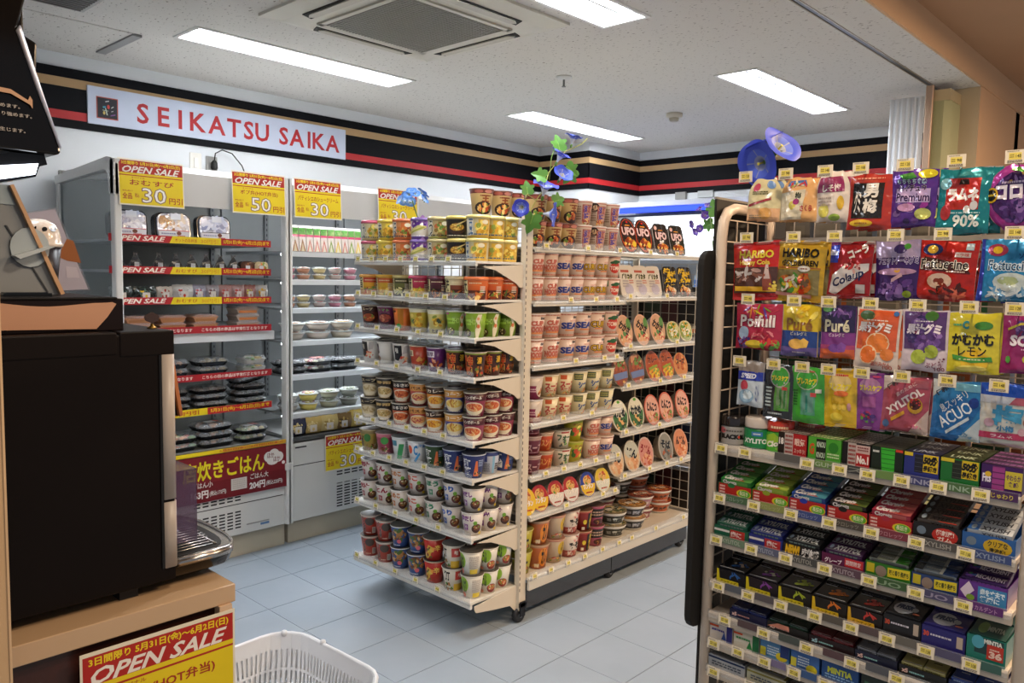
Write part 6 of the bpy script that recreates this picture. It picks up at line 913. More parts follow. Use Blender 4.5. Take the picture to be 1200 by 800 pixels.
for i, (lb, fr, tp, c, tb) in enumerate(CA):
    ya, yb = YA[i], YA[i+1]; w_ = ya-yb-.003; pr = carton(w_, .15, .052, c, fr, [('r', -1, 0, 1, 1, tb)]+tp)
    place('gum_carton', pr, lb+' on the gum shelf', 'gum carton', TR(RX+.008, (ya+yb)/2, ZS, rz=R90+.0), 'cartons on the gum shelf')
# open display trays: tray + loose packs lying in rows
def tray(w, d, hf, hb, c, front, tilt=0.):
    m = M(); m.box(-w/2, w/2, 0, .0012, 0, hf, c); m.box(-w/2, w/2, d-.0012, d, 0, hb, c)
    for s in (-1, 1): m.prism([(0, 0), (0, hf), (d, hb), (d, 0)], 'x', s*w/2-.0006, s*w/2+.0006, c)
    m.box(-w/2, w/2, 0, d, 0, .0015, c); p = art(front, w, hf, lambda x, y, o: (x, -o-.0002, y), seed=3, step=.00008)
    return [('tray', m.data('tray', 'carton')), ('print', p.data('print', 'carton'))]
def pack_(w, d, h, c, top, fr, fin='carton'):
    m = M(); m.box(-w/2, w/2, 0, d, 0, h, c); p = art(top, w, d, lambda x, y, o: (x, y, h+o+.0002), seed=5, step=.00007); art(fr, w, h, lambda x, y, o: (x, -o-.0002, y), m=p, step=.00007)
    return [('wrapper', m.data('wrapper', fin)), ('print', p.data('print', fin))]
def fill(label, plural, ya, yb, zs, tr_, packs, nrow, ncol, pw, pd, ph, z0, cat, name, group, dz=.0, d0=.004, tl=.0055):
    yc = (ya+yb)/2; place('display_tray', tr_, f'{label} display tray, {group}', 'display tray', TR(RX+.007, yc, zs, rz=R90), 'display trays, '+group)
    for r_ in range(nrow):
        for c_ in range(ncol):
            x = RX+.007+d0+r_*(pd+.0012); y = yc-(c_-(ncol-1)/2)*(pw+.002)
            nm_ = ['front', 'second', 'third', 'fourth', 'rearmost'][r_ if r_ < nrow-1 else 4]; side_ = '' if ncol == 1 else [' left', ' right'][c_]
            place(name, packs, f'{plural}, {nm_}{side_} one in its display tray, {group}', cat, TR(x, y, zs+z0+r_*(dz+tl), rz=R90, rx=math.atan2(tl, pd)+.02), f'{plural}s, {group}')
ZB = .9925
def clo(c1, c2, c3): return pack_(.074, .026, .012, c1, [('r', -1, 0, 1, 1, c1), ('p', [(-.2, 0), (1, 0), (1, 1), (.1, 1)], c3), ('t', 'Clorets', -.25, .48, 1.15, .7, '#e8e0dc', {'b': .06, 's': .2}), ('p', [(-.3, .1), (.4, .3), (.6, .1)], '#b02c20')], [('r', -.4, .1, .8, .9, c3), ('t', 'Clorets', -.4, .5, .9, .7, '#e8e0dc', {'b': .05})])
def clof(c): return [('r', -.98, 0, .98, 1, '#a82420'), ('n', -.92, .15, -.6, .9, 3, '#e8c8c0'), ('e', -.22, .92, .22, .2, c), ('e', .55, .42, .44, .36, '#d8c028'), ('e', .58, .42, .36, .32, '#5ca82c'), ('t', '長続き', .55, .45, .5, .36, '#e8ecc0', {'b': .02}), ('n', -.4, .0, .2, .08, 1, '#d8b0a8')]
for i, (lb, c1, c2, c3) in enumerate((('green', '#2c7c38', '#1c6c3c', '#5c9c48'), ('lime', '#7a9c34', '#8a9a2c', '#98ac40'), ('blue', '#2c4c90', '#2438a0', '#4c90a0'), ('black', '#241c1c', '#1c1814', '#5c6c2c'), ('crimson', '#a02c44', '#a02838', '#b85c58'))):
    ya, yb = YB[i], YB[i+1]; fill(f'{lb} stick gum', f'{lb} stick gum pack', ya, yb, ZB, tray(ya-yb-.003, .145, .028, .034, c2, clof(c2)), clo(c1, c2, c3), 5, 1, .074, .026, .012, .027, 'gum pack', 'gum_pack', 'second gum shelf', dz=.0012)
for i, (lb, c1, c2, tc, fl) in enumerate((('grey-black', '#4c4440', '#1c1816', '#14100e', '#b82c20'), ('white-and-blue', '#a8b0b8', '#2c5c9c', '#14182c', '#c8a420'))):
    ya, yb = YB[5+i], YB[6+i]
    pk = pack_(.074, .026, .012, c1, [('r', -1, 0, 1, 1, c1), ('r', -1, 0, -.5, 1, c2), ('e', -.75, .5, .12, .4, '#8c98a0'), ('t', 'XYLISH', .2, .5, 1.25, .62, tc, {'b': .03, 's': .15})]+([('p', [(.0, 0), (.9, 0), (.9, .15), (.1, .1)], '#b83c2c')] if i == 0 else []), [('t', 'XYLISH', .2, .5, 1.1, .6, tc)])
    fill(f'{lb} stick gum', f'{lb} stick gum pack', ya, yb, ZB, tray(ya-yb-.003, .145, .034, .036, c2, [('r', -1, 0, 1, 1, c2), ('e', -.65, .55, .2, .25, '#6c7c8c'), ('e', .35, .45, .55, .45, fl), ('t', ['超刺激!', 'クリアな'][i], .35, .6, .75, .3, ['#f0dcd0', '#2c2c20'][i], {'b': .03}), ('t', ['ガム', '清涼感!'][i], .35, .25, .6, .24, ['#f0dcd0', '#2c2c20'][i], {'b': .03})]), pk, 5, 1, .074, .026, .012, .029, 'gum pack', 'gum_pack', 'second gum shelf', dz=.0012)
ZC = .8905
for i, (lb, c1, fr) in enumerate((('emerald', '#1c5c44', [('r', -1, .55, -.1, .75, '#d8d4d0'), ('r', -.05, .1, .8, .9, '#b03028'), ('t', '歯に', .3, .5, .6, .5, '#f0dcd8', {'b': .03})]), ('cobalt', '#24307c', [('r', -1, .55, -.1, .75, '#d8d4d0'), ('r', -.05, .1, .9, .9, '#b02c30'), ('t', '歯に', .4, .5, .6, .5, '#f0dcd8', {'b': .03})]), ('charcoal', '#1c1c20', [('t', 'NEW!', -.5, .5, .75, .7, '#e0b020', {'b': .08, 's': .2}), ('t', '爽快感', .45, .5, .9, .7, '#e0dcd8', {'b': .06, 's': .2})]), ('grape', '#401c48', [('r', -1, 0, 1, 1, '#5c1c44'), ('t', 'グレープ', -.45, .45, .8, .4, '#e8dce4', {'b': .04}), ('r', .1, .25, .95, .95, '#c03034'), ('t', '期間限定', .5, .6, .7, .4, '#f0dcd8')]))):
    ya, yb = YC[i], YC[i+1]; pk = pack_(.076, .030, .012, c1, [('e', -.78, .5, .10, .3, '#8ca0b0'), ('t', 'XYLITOL', .12, .5, 1.4, .6, '#d8dcd8', {'b': .04, 's': .15}), ('r', -.95, .02, .95, .08, '#8a9494')], [('n', -.8, .2, .8, .8, 1, '#6c7c78')])
    fill(f'{lb} xylitol gum', f'{lb} xylitol gum pack', ya, yb, ZC, tray(ya-yb-.003, .150, .026, .034, c1, [('r', -1, 0, 1, 1, c1)]+fr), pk, 4, 1, .076, .030, .012, .023, 'gum pack', 'gum_pack', 'third gum shelf', dz=.002)
for i, (lb, c1, c2) in enumerate((('silver-and-green', '#7c8478', '#2c7020'), ('silver-and-blue', '#74808c', '#243c6c'))):
    ya, yb = YC[4+i], YC[5+i]; pk = pack_(.076, .028, .010, c1, [('r', .35, 0, 1, 1, c2), ('r', .2, 0, .35, 1, '#b0b4ac'), ('r', -1, 0, -.6, 1, '#44484a'), ('n', -.5, .3, .2, .7, 1, '#989c98')], [('r', -.9, .2, .9, .8, '#54585a')], 'foil')
    fill(f'{lb} foil gum', f'{lb} foil gum pack', ya, yb, ZC, tray(ya-yb-.003, .150, .032, .034, c2, [('r', -1, 0, 1, 1, c2), ('r', -.95, .3, -.6, .9, '#c0b020'), ('e', -.3, .5, .26, .36, '#8c7a6c'), ('p', [(0, .25), (.98, .35), (.98, .95), (0, .85)], '#d8c428'), ('t', '味と香り長持ち', .5, .6, .85, .32, '#2c3c1c', {'b': .03})]), pk, 4, 1, .076, .028, .010, .030, 'gum pack', 'gum_pack', 'third gum shelf', dz=.002)
ya, yb = YC[6], YC[7]; pk = pack_(.076, .028, .011, '#341a54', [('f', -.6, .5, .35, .4, ['#5c3c98', '#3c5cb0', '#4c8a5c', '#7c4ca0'], 14), ('t', 'RECALDENT', .25, .5, 1.3, .5, '#d8d0e0', {'b': .03})], [('n', -.8, .3, .8, .8, 1, '#7c5c98')])
fill('violet grape dental gum', 'violet grape dental gum pack', ya, yb, ZC, tray(ya-yb-.003, .150, .042, .040, '#54247c', [('r', -1, 0, 1, 1, '#5c2c84'), ('p', [(-.95, .5), (-.6, .98), (-.35, .6), (-.7, .2)], '#d8c8d8'), ('e', -.5, .25, .18, .14, '#7ca034'), ('r', -.2, .1, .98, .85, '#3c84b8'), ('t', '歯を丈夫で', .4, .62, 1.0, .28, '#e0f0f8', {'b': .04}), ('t', '健康に', .3, .32, .8, .24, '#e0f0f8', {'b': .04})]), pk, 4, 1, .076, .028, .011, .036, 'gum pack', 'gum_pack', 'third gum shelf', dz=.002)
# fourth shelf: mint cases in black sleeves
ZD = .7795
MD = [('black mint sleeve with blue splash', '#14161c', '#2c5c9c', '#d0c024'), ('black mint sleeve with purple splash', '#1c1620', '#7a3c8c', '#d0c024'), ('black mint sleeve with lime picture', '#1c1a16', '#a0b030', '#d0c024'), ('black mint sleeve with orange picture', '#1c1814', '#d07024', '#d8b424'), ('black mint sleeve with strawberry picture', '#1e1614', '#c03c34', '#d8a824')]
for i, (lb, c, sp_, yl) in enumerate(MD):
    ya, yb = YD[i], YD[i+1]; w_ = ya-yb-.003
    fill(lb, lb.replace('sleeve', 'case'), ya, yb, ZD, tray(w_, .15, .034, .034, c, [('r', -1, 0, 1, 1, c), ('p', [(-1, 0), (-1, .98), (-.86, .98), (-.78, .34), (.55, .34), (.6, 0)], yl), ('t', 'ミンティア', -.15, .18, 1.1, .18, '#4a3c14'), ('f', .1, .72, .6, .2, [sp_], 8), ('r', .62, .05, .95, .5, c)]), pack_(w_-.004, .068, .012, c, [('f', .2, .5, .6, .34, [sp_, sp_, '#e0d8c8' if i < 2 else sp_], 12), ('r', -.9, .85, -.2, .9, '#c8ccd0'), ('r', -.9, .02, .9, .05, '#b0b4b8')], [('n', -.8, .3, .6, .7, 1, '#8c8c88')], 'lacquer'), 2, 1, w_-.004, .068, .012, .026, 'mint case', 'mint_case', 'fourth gum shelf', dz=.006)
for i, (lb, c) in enumerate((('black blister mint sleeve', '#1c1c20'), ('indigo blister mint sleeve', '#28246c'))):
    ya, yb = YD[5+i], YD[6+i]; w_ = ya-yb-.003
    fill(lb, lb.replace('sleeve', 'case'), ya, yb, ZD, tray(w_, .15, .042, .040, c, [('r', -1, 0, 1, 1, c), ('t', '30', -.8, .62, .25, .22, '#c84c30', {'b': .05}), ('n', -.6, .54, .4, .7, 1, '#c8c4d0'), ('r', .62, .3, .9, .85, '#b8a898')]), pack_(w_-.004, .068, .012, c, [('e', -.2, .5, .6, .42, '#c4c8cc'), ('t', 'FRISK', -.15, .56, .95, .26, '#243c64', {'b': .07, 's': .2}), ('e', .42, .5, .18, .14, '#b0b4b8'), ('e', .6, .25, .2, .06, '#b05c3c')], [('n', -.8, .3, .6, .7, 1, '#9c9cac')]), 2, 1, w_-.004, .068, .012, .034, 'mint case', 'mint_case', 'fourth gum shelf', dz=.006)
ya, yb = YD[7], YD[8]; w_ = ya-yb-.003
fill('teal mint sleeve with red flag', 'teal mint case with round picture', ya, yb, ZD, tray(w_, .15, .050, .046, '#1c6c60', [('r', -1, 0, 1, 1, '#1c7468'), ('r', -.6, .35, .9, .98, '#1a3c3c'), ('e', -.42, .78, .34, .26, '#4c9cb0'), ('t', 'MINTIA', .35, .86, .9, .16, '#e0e4dc', {'b': .05}), ('r', .05, .2, .9, .78, '#b83424'), ('t', '36', .5, .4, .6, .24, '#e8c8b8', {'b': .05}), ('n', .2, .55, .7, .65, 1, '#e8c8b8')]), pack_(w_-.004, .068, .012, '#1c4440', [('e', -.4, .5, .3, .36, '#6c8c50'), ('t', 'MINTIA', .3, .5, .9, .28, '#a8b4a8', {'b': .04})], [('n', -.8, .3, .6, .7, 1, '#6c8c88')]), 2, 1, w_-.004, .068, .012, .040, 'mint case', 'mint_case', 'fourth gum shelf', dz=.005)
# fifth shelf: pairs of large cases
ZE = .7035
for lb, ya, yb, c, cc, tc in (('navy large', .858, .764, '#1c2040', '#20285c', '#3c4884'), ('dark green large', .764, .667, '#1c1c1c', '#1c3428', '#3c5848'), ('wine red large', .667, .568, '#241418', '#5c1c20', '#8c4c50'), ('silver grey large', .568, .482, '#1c2038', '#6c7078', '#3c4048'), ('gold large', .480, .390, '#141414', '#a09a60', '#4c4c30'), ('bright blue large', .388, .300, '#182858', '#1c3c88', '#a8c0e0')):
    w_ = ya-yb-.003; fr = [('r', -1, 0, 1, 1, c), ('t', 'x5', -.75, .55, .24, .36, '#d8b4ac' if 'wine' not in lb else '#a8d0dc', {'b': .05}), ('n', -.55, .4, .1, .65, 1, '#c89088' if 'navy' in lb or 'green' in lb else '#8cc0c0')]
    if 'green' in lb: fr += [('p', [(-1, .5), (-.5, 1.0), (.05, 1.0), (.1, .6)], '#d88c74')]
    fill(f'{lb} mint', f'{lb} mint case', ya, yb, ZE, tray(w_, .14, .022, .026, c, fr), pack_(w_/2-.004, .062, .010, cc, [('r', -.9, .05, .9, .95, cc), ('t', 'MINTIA', 0, .68, 1.1, .14, tc, {'b': .04}), ('n', -.4, .4, .4, .5, 1, tc), ('r', -.9, .03, .9, .06, '#a8acb0')], [('n', -.8, .3, .6, .7, 1, tc)], 'lacquer'), 2, 2, w_/2-.004, .062, .010, .018, 'mint case', 'mint_case', 'fifth gum shelf', dz=.003)
# sixth and seventh shelves: small upright cartons
ZF = .6375
FR = [('white-and-violet mint carton', .908, .847, '#c8c0b8', [('r', .5, 0, 1, 1, '#2c2c74'), ('r', -1, .78, -.2, .9, '#c8502c'), ('n', -.8, .5, .3, .7, 1, '#4c4490'), ('p', [(.05, .1), (.3, .6), (.5, .1)], '#2c4c90')], [('t', 'FRISK', -.2, .6, 1.1, .2, '#3c3490', {'b': .08, 's': .2}), ('e', .6, .4, .25, .12, '#2c3c90'), ('r', .4, .55, 1, 1, '#24244c')]),
  ('white-and-green mint carton', .845, .780, '#c8c4b4', [('r', .5, 0, 1, 1, '#1c6c3c'), ('r', -1, .78, -.3, .9, '#c8502c'), ('n', -.8, .5, .3, .7, 1, '#2c8a4c'), ('p', [(.05, .1), (.3, .6), (.5, .1)], '#1c7c3c')], [('t', 'FRISK', -.2, .6, 1.1, .2, '#2c8a44', {'b': .08, 's': .2}), ('e', .6, .4, .25, .12, '#1c8a3c'), ('r', .4, .55, 1, 1, '#1c3c24')]),
  ('sky blue striped mint carton', .778, .708, '#4c84b4', [('r', -1, .1, -.6, .6, '#d0c430'), ('n', -.5, .2, .3, .8, 4, '#c8dce8'), ('e', .5, .3, .4, .25, '#d8c82c'), ('r', .4, .3, 1, 1, '#1c3470')], [('r', -.5, .1, 1, .9, '#1c2c54'), ('t', 'MINTIA', .3, .5, .9, .2, '#c0ccd8', {'b': .06}), ('p', [(-1, 0), (-.2, .3), (-1, .8)], '#5c9cc8')]),
  ('blue-violet peak mint carton', .705, .640, '#3c6cb0', [('r', -1, .1, -.6, .6, '#d0c840'), ('n', -.5, .2, .3, .8, 4, '#d8e8f0'), ('e', .5, .2, .4, .25, '#d8c82c')], [('r', -1, 0, 1, 1, '#3444a0'), ('t', 'MINTIA', .2, .7, 1.1, .2, '#d8dcec', {'b': .06}), ('p', [(-.9, 0), (-.4, .5), (.2, 0)], '#c8dcec')]),
  ('deep blue mint carton with yellow name', .636, .556, '#1c4c8c', [('t', 'MINTIA', 0, .6, 1.3, .3, '#c8d040', {'b': .05}), ('n', -.8, .1, .8, .4, 2, '#88b0d8')], [('t', 'MINTIA', -.1, .4, 1.3, .25, '#c8c83c', {'b': .06}), ('n', -.6, .7, .6, .8, 1, '#5c8cc0')]),
  ('dark green mint carton', .552, .480, '#1c2c28', [('n', -.8, .3, .8, .7, 2, '#3c6c50')], [('n', -.8, .3, .8, .7, 2, '#345c48')]), ('black mint carton', .476, .40, '#1c1a1c', [('n', -.8, .3, .8, .7, 2, '#6c6870')], [('n', -.8, .3, .8, .7, 2, '#54505c')])]
for lb, ya, yb, c, fr, tp in FR:
    place('mint_carton', carton(ya-yb-.002, .10, .040, c, fr, tp), lb+' on the sixth gum shelf', 'mint carton', TR(RX+.007, (ya+yb)/2, ZF, rz=R90), 'cartons on the sixth gum shelf')
ZG = .5675
for lb, ya, yb, c, c2 in (('silver-and-navy', .908, .812, '#a8acb0', '#1c2c54'), ('silver-and-gold', .808, .712, '#a8a890', '#7c7430'), ('dark grey', .708, .612, '#3c3c40', '#5c5c60')):
    place('mint_carton', carton(ya-yb-.002, .13, .030, c, [('r', -1, .75, 1, .9, c2), ('n', -.8, .2, .8, .6, 2, '#4c5460')], [('r', .86, 0, 1, 1, c2), *[('r', -.95, .08+.3*q, .8, .3+.3*q, '#8c9094') for q in range(3)], *[('n', -.8, .12+.3*q, .7, .26+.3*q, 1, c2) for q in range(3)]], 'lacquer'), f'{lb} mint carton on the seventh gum shelf', 'mint carton', TR(RX+.007, (ya+yb)/2, ZG, rz=R90), 'cartons on the seventh gum shelf')
# goods on the far side of the candy rack, glimpsed through the wires
m = M()
for z in (1.02, 1.20, 1.40, 1.575): m.box(RB+.01, RB+.24, RY0, RY1, z, z+.012, '#6c675f')
m.build('rear_shelf', 'enamel', cr_)
FC = ['#24482c', '#8a4c24', '#5c564e', '#1c5c34', '#a85c30', '#6c665c', '#2c4c38', '#7c3c20', '#4c4844', '#8c8474', '#2c5440', '#743c28']
bx_ = {c: (lambda m: (m.box(-.032, .032, 0, .05, 0, .115, c), art([('n', -.7, .6, .7, .9, 2, '#8c8878'), ('r', -.6, .15, .6, .45, '#6a6458')], .064, .115, lambda x, y, o: (x, -o-.0003, y), m=m), m.data('carton', 'carton'))[-1])(M()) for c in FC}
nm = ['dark green', 'rust brown', 'grey', 'forest green', 'orange', 'taupe', 'moss green', 'red-brown', 'charcoal', 'pale grey', 'teal green', 'chestnut']
for zi, z in enumerate((1.032, 1.212, 1.412, 1.588)):  # grey top row is added, blocking the bright cooler behind
    for i in range(8):
        k = (i*5+zi*3) % 12 if zi < 3 else (2, 5, 8, 5, 2, 8, 2, 5)[i]; place('snack_carton', [('carton', bx_[FC[k]])], f'{nm[k]} carton number {["one", "two", "three", "four", "five", "six", "seven", "eight"][i]} seen through the wires, {["gum shelf level", "lowest bag row level", "third bag row level", "top filler row blocking the cooler light"][zi]}', 'carton', TR(RB+.035, RY1-.045-i*.076, z, rz=R90), 'cartons on the far side of the candy rack')
# ================================================================ COUNTER AND COFFEE MACHINE
CT = .85
t = thing('service_counter', 'beige topped counter with dark red wood side carrying the coffee machine', 'counter', (0, 0, 0))
m = M(); m.box(-.9, .783, 1.506, 2.05, .812, CT, '#c2a17c'); m.build('worktop', 'lacquer', t, .002)
m = M(); m.box(-.9, .765, 1.522, 2.03, .02, .812, '#421d14'); m.build('cabinet', 'rosewood', t)
m = M(); m.box(.745, .772, 1.500, 1.53, 0, .812, '#d8b898'); m.build('edge_panel', 'plastic', t)
t = thing('partition_panel', 'narrow cream upright panel edge in front of the coffee machine', 'panel')
m = M(); m.box(-.3, .356, 1.44, 1.462, 0, 1.95, '#c9a67c'); m.box(.3555, .359, 1.438, 1.464, 0, 1.95, '#d2b088'); m.build('board', 'plastic', t)
for o_ in t.children:
    pass
t = thing('coffee_machine', 'tall dark brown coffee machine with silver front strips and drip tray', 'coffee machine', (0, 0, 0)); CB = '#120c0a'
Y0m, Y1m = 1.560, 1.93
m = M(); m.box(.20, .684, Y0m, Y1m, .872, 1.373, CB); m.build('body', 'dark_plastic', t, .004)
m = M(); m.box(.20, .578, Y0m-.002, Y1m, 1.335, 1.378, '#140e0c'); m.box(.582, .686, Y0m-.002, Y1m, 1.330, 1.3785, '#140e0c'); m.build('top_cover', 'dark_plastic', t, .003)
m = M(); m.box(.655, .660, Y0m-.0025, Y0m, .90, 1.33, '#0a0706'); m.lathe([(.006, 0), (.005, .002)], 10, '#2a2220'); m.build('panel_seam', 'plastic', t)
for z0, z1, nmm in ((1.040, 1.331, 'upper_trim'), (.900, 1.034, 'lower_trim')):
    m = M(); pts = []
    for k in range(9): a = math.pi/2*k/8; pts.append((.678+.010*math.sin(a), Y0m-.004+.012*(1-math.cos(a))))
    pts += [(.688, Y0m+.16), (.661, Y0m+.16), (.661, Y0m-.004)]; m.prism(pts, 'z', z0, z1, '#b0a498', True); m.build(nmm, 'enamel', t)
for a_, b_ in ((.25, Y0m+.02), (.58, Y0m+.02), (.58, Y1m-.06)): m = M(); m.box(a_, a_+.035, b_, b_+.04, CT, .872, '#0c0a0a'); m.build('foot', 'rubber', t)
m = M(); m.prism([(.690, 1.322), (.697, 1.330), (.716, 1.200), (.709, 1.198)], 'y', Y0m+.03, Y0m+.30, '#a4602a'); m.build('display_panel', 'lacquer', t, .001)
m = M(); m.prism([(.6855, 1.32), (.690, 1.325), (.709, 1.198), (.700, 1.20), (.686, 1.23)], 'y', Y0m+.04, Y0m+.29, '#14100e'); m.build('display_housing', 'gloss_black', t)
m = M(); m.prism([(.686, 1.020), (.712, 1.020), (.697, 1.150), (.688, 1.16)], 'y', Y0m+.10, Y0m+.24, '#9a5626'); m.build('spout_cover', 'lacquer', t, .002)
m = M(); xx = .702; 
def shell(m, x0, x1, y0, y1, z0, z1, c):
    m.box(x0, x0+.002, y0, y1, z0, z1, c); m.box(x1-.002, x1, y0, y1, z0, z1, c); m.box(x0, x1, y0, y0+.002, z0, z1, c); m.box(x0, x1, y1-.002, y1, z0, z1, c); m.box(x0, x1, y0, y1, z1-.002, z1, c)
shell(m, .690, .752, Y0m+.05, Y0m+.28, .925, 1.080, '#5c4468'); m.build('cup_door', 'smoke_acrylic', t, .001)
# drip tray: rounded plan, chrome rim, dark underside, wire grate
def plan(r, x1=.842, yc=Y0m+.16, hw=.155):
    o = [(.684, yc-hw*1.0)]
    for k in range(13): a = -math.pi/2+math.pi*k/12; ca, sa = math.cos(a), math.sin(a); o.append((x1-.075+.075*max(0, abs(ca))**.6*(1 if ca >= 0 else -1), yc+hw*math.copysign(abs(sa)**.75, sa)))
    o.append((.684, yc+hw*1.0)); cx, cy = .75, yc
    return [(cx+(x-cx)*r if x > .70 else x, cy+(y-cy)*r) for x, y in o]
dt = M(); dt.prism(plan(1.0), 'z', .893, .906, '#b8b4b0', True); tr_ = dt.build('drip_tray', 'steel', t)
m = M(); a = plan(.985); b = plan(.78); n0 = len(a); m.v = [(x, y, .893) for x, y in a]+[(x, y, .872) for x, y in plan(.93)]+[(x, y, .860) for x, y in b]
for r_ in range(2):
    for i in range(n0-1): m.face((r_*n0+i, r_*n0+i+1, (r_+1)*n0+i+1, (r_+1)*n0+i), '#0c0a0a', True)
m.face(range(2*n0, 3*n0), '#0c0a0a'); m.build('tray_underside', 'gloss_black', t)
m = M(); m.prism(plan(.84, .835), 'z', .9062, .9070, '#1c1a1a'); m.build('tray_well', 'matte', t)
gr = M(); yc = Y0m+.16
for k in range(15): y = yc-.115+k*.0165; gr.tube([(.690, y, .9105), (.80-.02*(abs(y-yc)/.12)**2, y, .9105)], .0021, '#b0aca8', 5)
for x in (.70, .79): gr.tube([(x, yc-.115, .9085), (x, yc+.115, .9085)], .0026, '#b0aca8', 5)
gr.build('drip_grate', 'steel', t)
m = M(); m.tube([(x, y, .9075) for x, y in plan(.97)[0:]], .0035, '#d0ccc8', 6); m.build('chrome_rim', 'steel', t)
# dark bin with wavy peach print on top of the machine
t = thing('bean_box', 'low dark box with wavy peach panel lying on the coffee machine', 'box', (0, 0, 0))
m = M(); m.box(.20, .606, 1.60, 1.85, 1.3785, 1.440, '#1a1214'); m.box(.20, .595, 1.598, 1.852, 1.4375, 1.443, '#0f0b0b'); m.build('body', 'dark_plastic', t, .002)
m = M(); pts = [(.36, 1.3865), (.555, 1.383), (.575, 1.405), (.592, 1.430), (.585, 1.4335)]
for k in range(12): u = k/11; pts.append((.575-.215*u, 1.4325-.008*math.sin(math.pi*u)**2+.004*u))
pts.append((.36, 1.43)); m.prism(pts, 'y', 1.5965, 1.600, '#bb8d70'); m.build('peach_panel', 'paper', t)
t = thing('brass_ornament', 'tiny dark gold emblem standing on the coffee machine top', 'ornament', (.668, 1.62, 1.3785))
m = M(); m.lathe([(.010, 0), (.008, .003), (.003, .006), (.003, .010)], 14, '#9a7434'); m.build('stem', 'steel', t); m = M(); m.prism([(.0145*math.cos(a*.52), .022+.0115*math.sin(a*.52)*(1 if a % 2 else .8)) for a in range(12)], 'y', -.002, .002, '#3c2410'); m.build('emblem', 'lacquer', t)
# tilted sign holder with peach edge, seen from behind, with round support
t = thing('tilted_sign_stand', 'grey tilted sign stand with peach edge seen from behind', 'sign stand', (0, 0, 0))
m = M(); m.prism([(.452, 1.650), (.458, 1.652), (.541, 1.446), (.534, 1.444)], 'y', 1.72, 1.735, '#cba27c'); m.build('peach_edge', 'plastic', t)
m = M(); m.prism([(.30, 1.655), (.452, 1.650), (.534, 1.444), (.38, 1.444)], 'y', 1.732, 1.738, '#8a8e90'); m.build('back_panel', 'plastic', t)
m = M(); m.prism([(.452-.004, 1.650), (.30, 1.655), (.315, 1.618), (.462, 1.614)], 'y', 1.7295, 1.7315, '#9cabb2'); m.prism([(.444, 1.575), (.447, 1.575), (.515, 1.449), (.512, 1.449)], 'y', 1.7295, 1.7315, '#3c3e40'); m.build('tape_strip', 'plastic', t)
m = M(); m.prism([(.484+.034*math.cos(a*.393), 1.535+.038*math.sin(a*.393)) for a in range(16)], 'y', 1.7265, 1.7290, '#a8b4ba'); m.build('round_support', 'plastic', t)
m = M(); m.prism([(.45, 1.518), (.51, 1.538), (.52, 1.537), (.46, 1.512)], 'y', 1.700, 1.727, '#b8c2c6'); m.build('fin', 'plastic', t)
t = thing('black_tray', 'flat black tray edge beneath the tilted sign stand', 'tray', (0, 0, 0)); m = M(); m.box(.42, .50, 1.66, 1.70, 1.443, 1.449, '#101214'); m.box(.425, .495, 1.665, 1.695, 1.449, 1.4505, '#1c2024'); m.build('plate', 'gloss_black', t)
# cup with white spotted dome lid
t = thing('dome_cup', 'dark cup with white black-spotted dome lid on the machine', 'cup', (.520, 1.80, 1.443))
m = M(); m.lathe([(.030, 0), (.040, .095)], 30, '#1a1018'); m.build('cup', 'plastic', t)
m = M(); m.lathe([(.042, .095), (.044, .098), (.044, .102), (.0405, .104), (.040, .115), (.037, .129), (.030, .141), (.017, .149), (.002, .152)], 30, '#d8ccc0'); m.build('dome_lid', 'lacquer', t)
m = M()
for th, ph, r_ in ((-2.15, .62, .0095), (-1.75, 1.05, .009), (-1.05, .70, .0095), (-2.9, .85, .0095), (-.45, .95, .009), (.5, .6, .009), (1.6, .8, .01), (-1.55, .62, .006)):
    c = Vector((math.cos(th)*math.cos(ph*.9), math.sin(th)*math.cos(ph*.9), math.sin(ph*.9))); a = c.orthogonal().normalized(); b = c.cross(a); R_ = .0432
    m.poly([tuple(Vector((0, 0, .1065))+Vector((q.x*R_, q.y*R_, q.z*R_*1.02))) for q in ((c+(a*math.cos(k*.524)+b*math.sin(k*.524)*.75)*r_/R_).normalized()*1.01 for k in range(12))], '#120c0c')
m.build('spots', 'lacquer', t)
t = thing('acrylic_poster', 'leaning clear poster panel with brown pastry picture behind the cup', 'poster', (0, 0, 0))
m = M(); m.prism([(.500, 1.605), (.585, 1.626), (.650, 1.448), (.560, 1.4432)], 'y', 1.900, 1.904, '#a8a6b4'); m.build('panel', 'acrylic', t)
m = M(); m.poly([(.505, 1.8995, 1.603), (.582, 1.8995, 1.622), (.645, 1.8995, 1.450), (.563, 1.8995, 1.446)], '#a9a5b6'); m.poly([(.604, 1.8990, 1.560), (.617, 1.8990, 1.556), (.632, 1.8990, 1.508), (.604, 1.8990, 1.512), (.585, 1.8990, 1.52)], '#94582c'); m.poly([(.60, 1.8990, 1.50), (.622, 1.8990, 1.498), (.628, 1.8990, 1.475), (.602, 1.8990, 1.475)], '#b9b4c2'); m.build('print', 'paper', t)
t = thing('hanging_hood', 'glossy black overhead cabinet with chrome edge and white warning text', 'cabinet', (0, 0, 0))
m = M(); m.prism([(.0, 1.694), (.466, 1.688), (.472, 1.692), (.470, 1.700), (.412, 1.884), (.425, 1.935), (.430, 2.14), (.0, 2.14)], 'y', 1.50, 1.64, '#0c0908'); m.build('front_case', 'gloss_black', t, .004)
m = M(); m.prism([(.462, 1.70), (.472, 1.72), (.483, 1.902), (.462, 1.912), (.462, 2.14), (.3, 2.14), (.3, 1.70)], 'y', 1.645, 1.80, '#0d0a0a'); m.build('rear_case', 'gloss_black', t, .004)
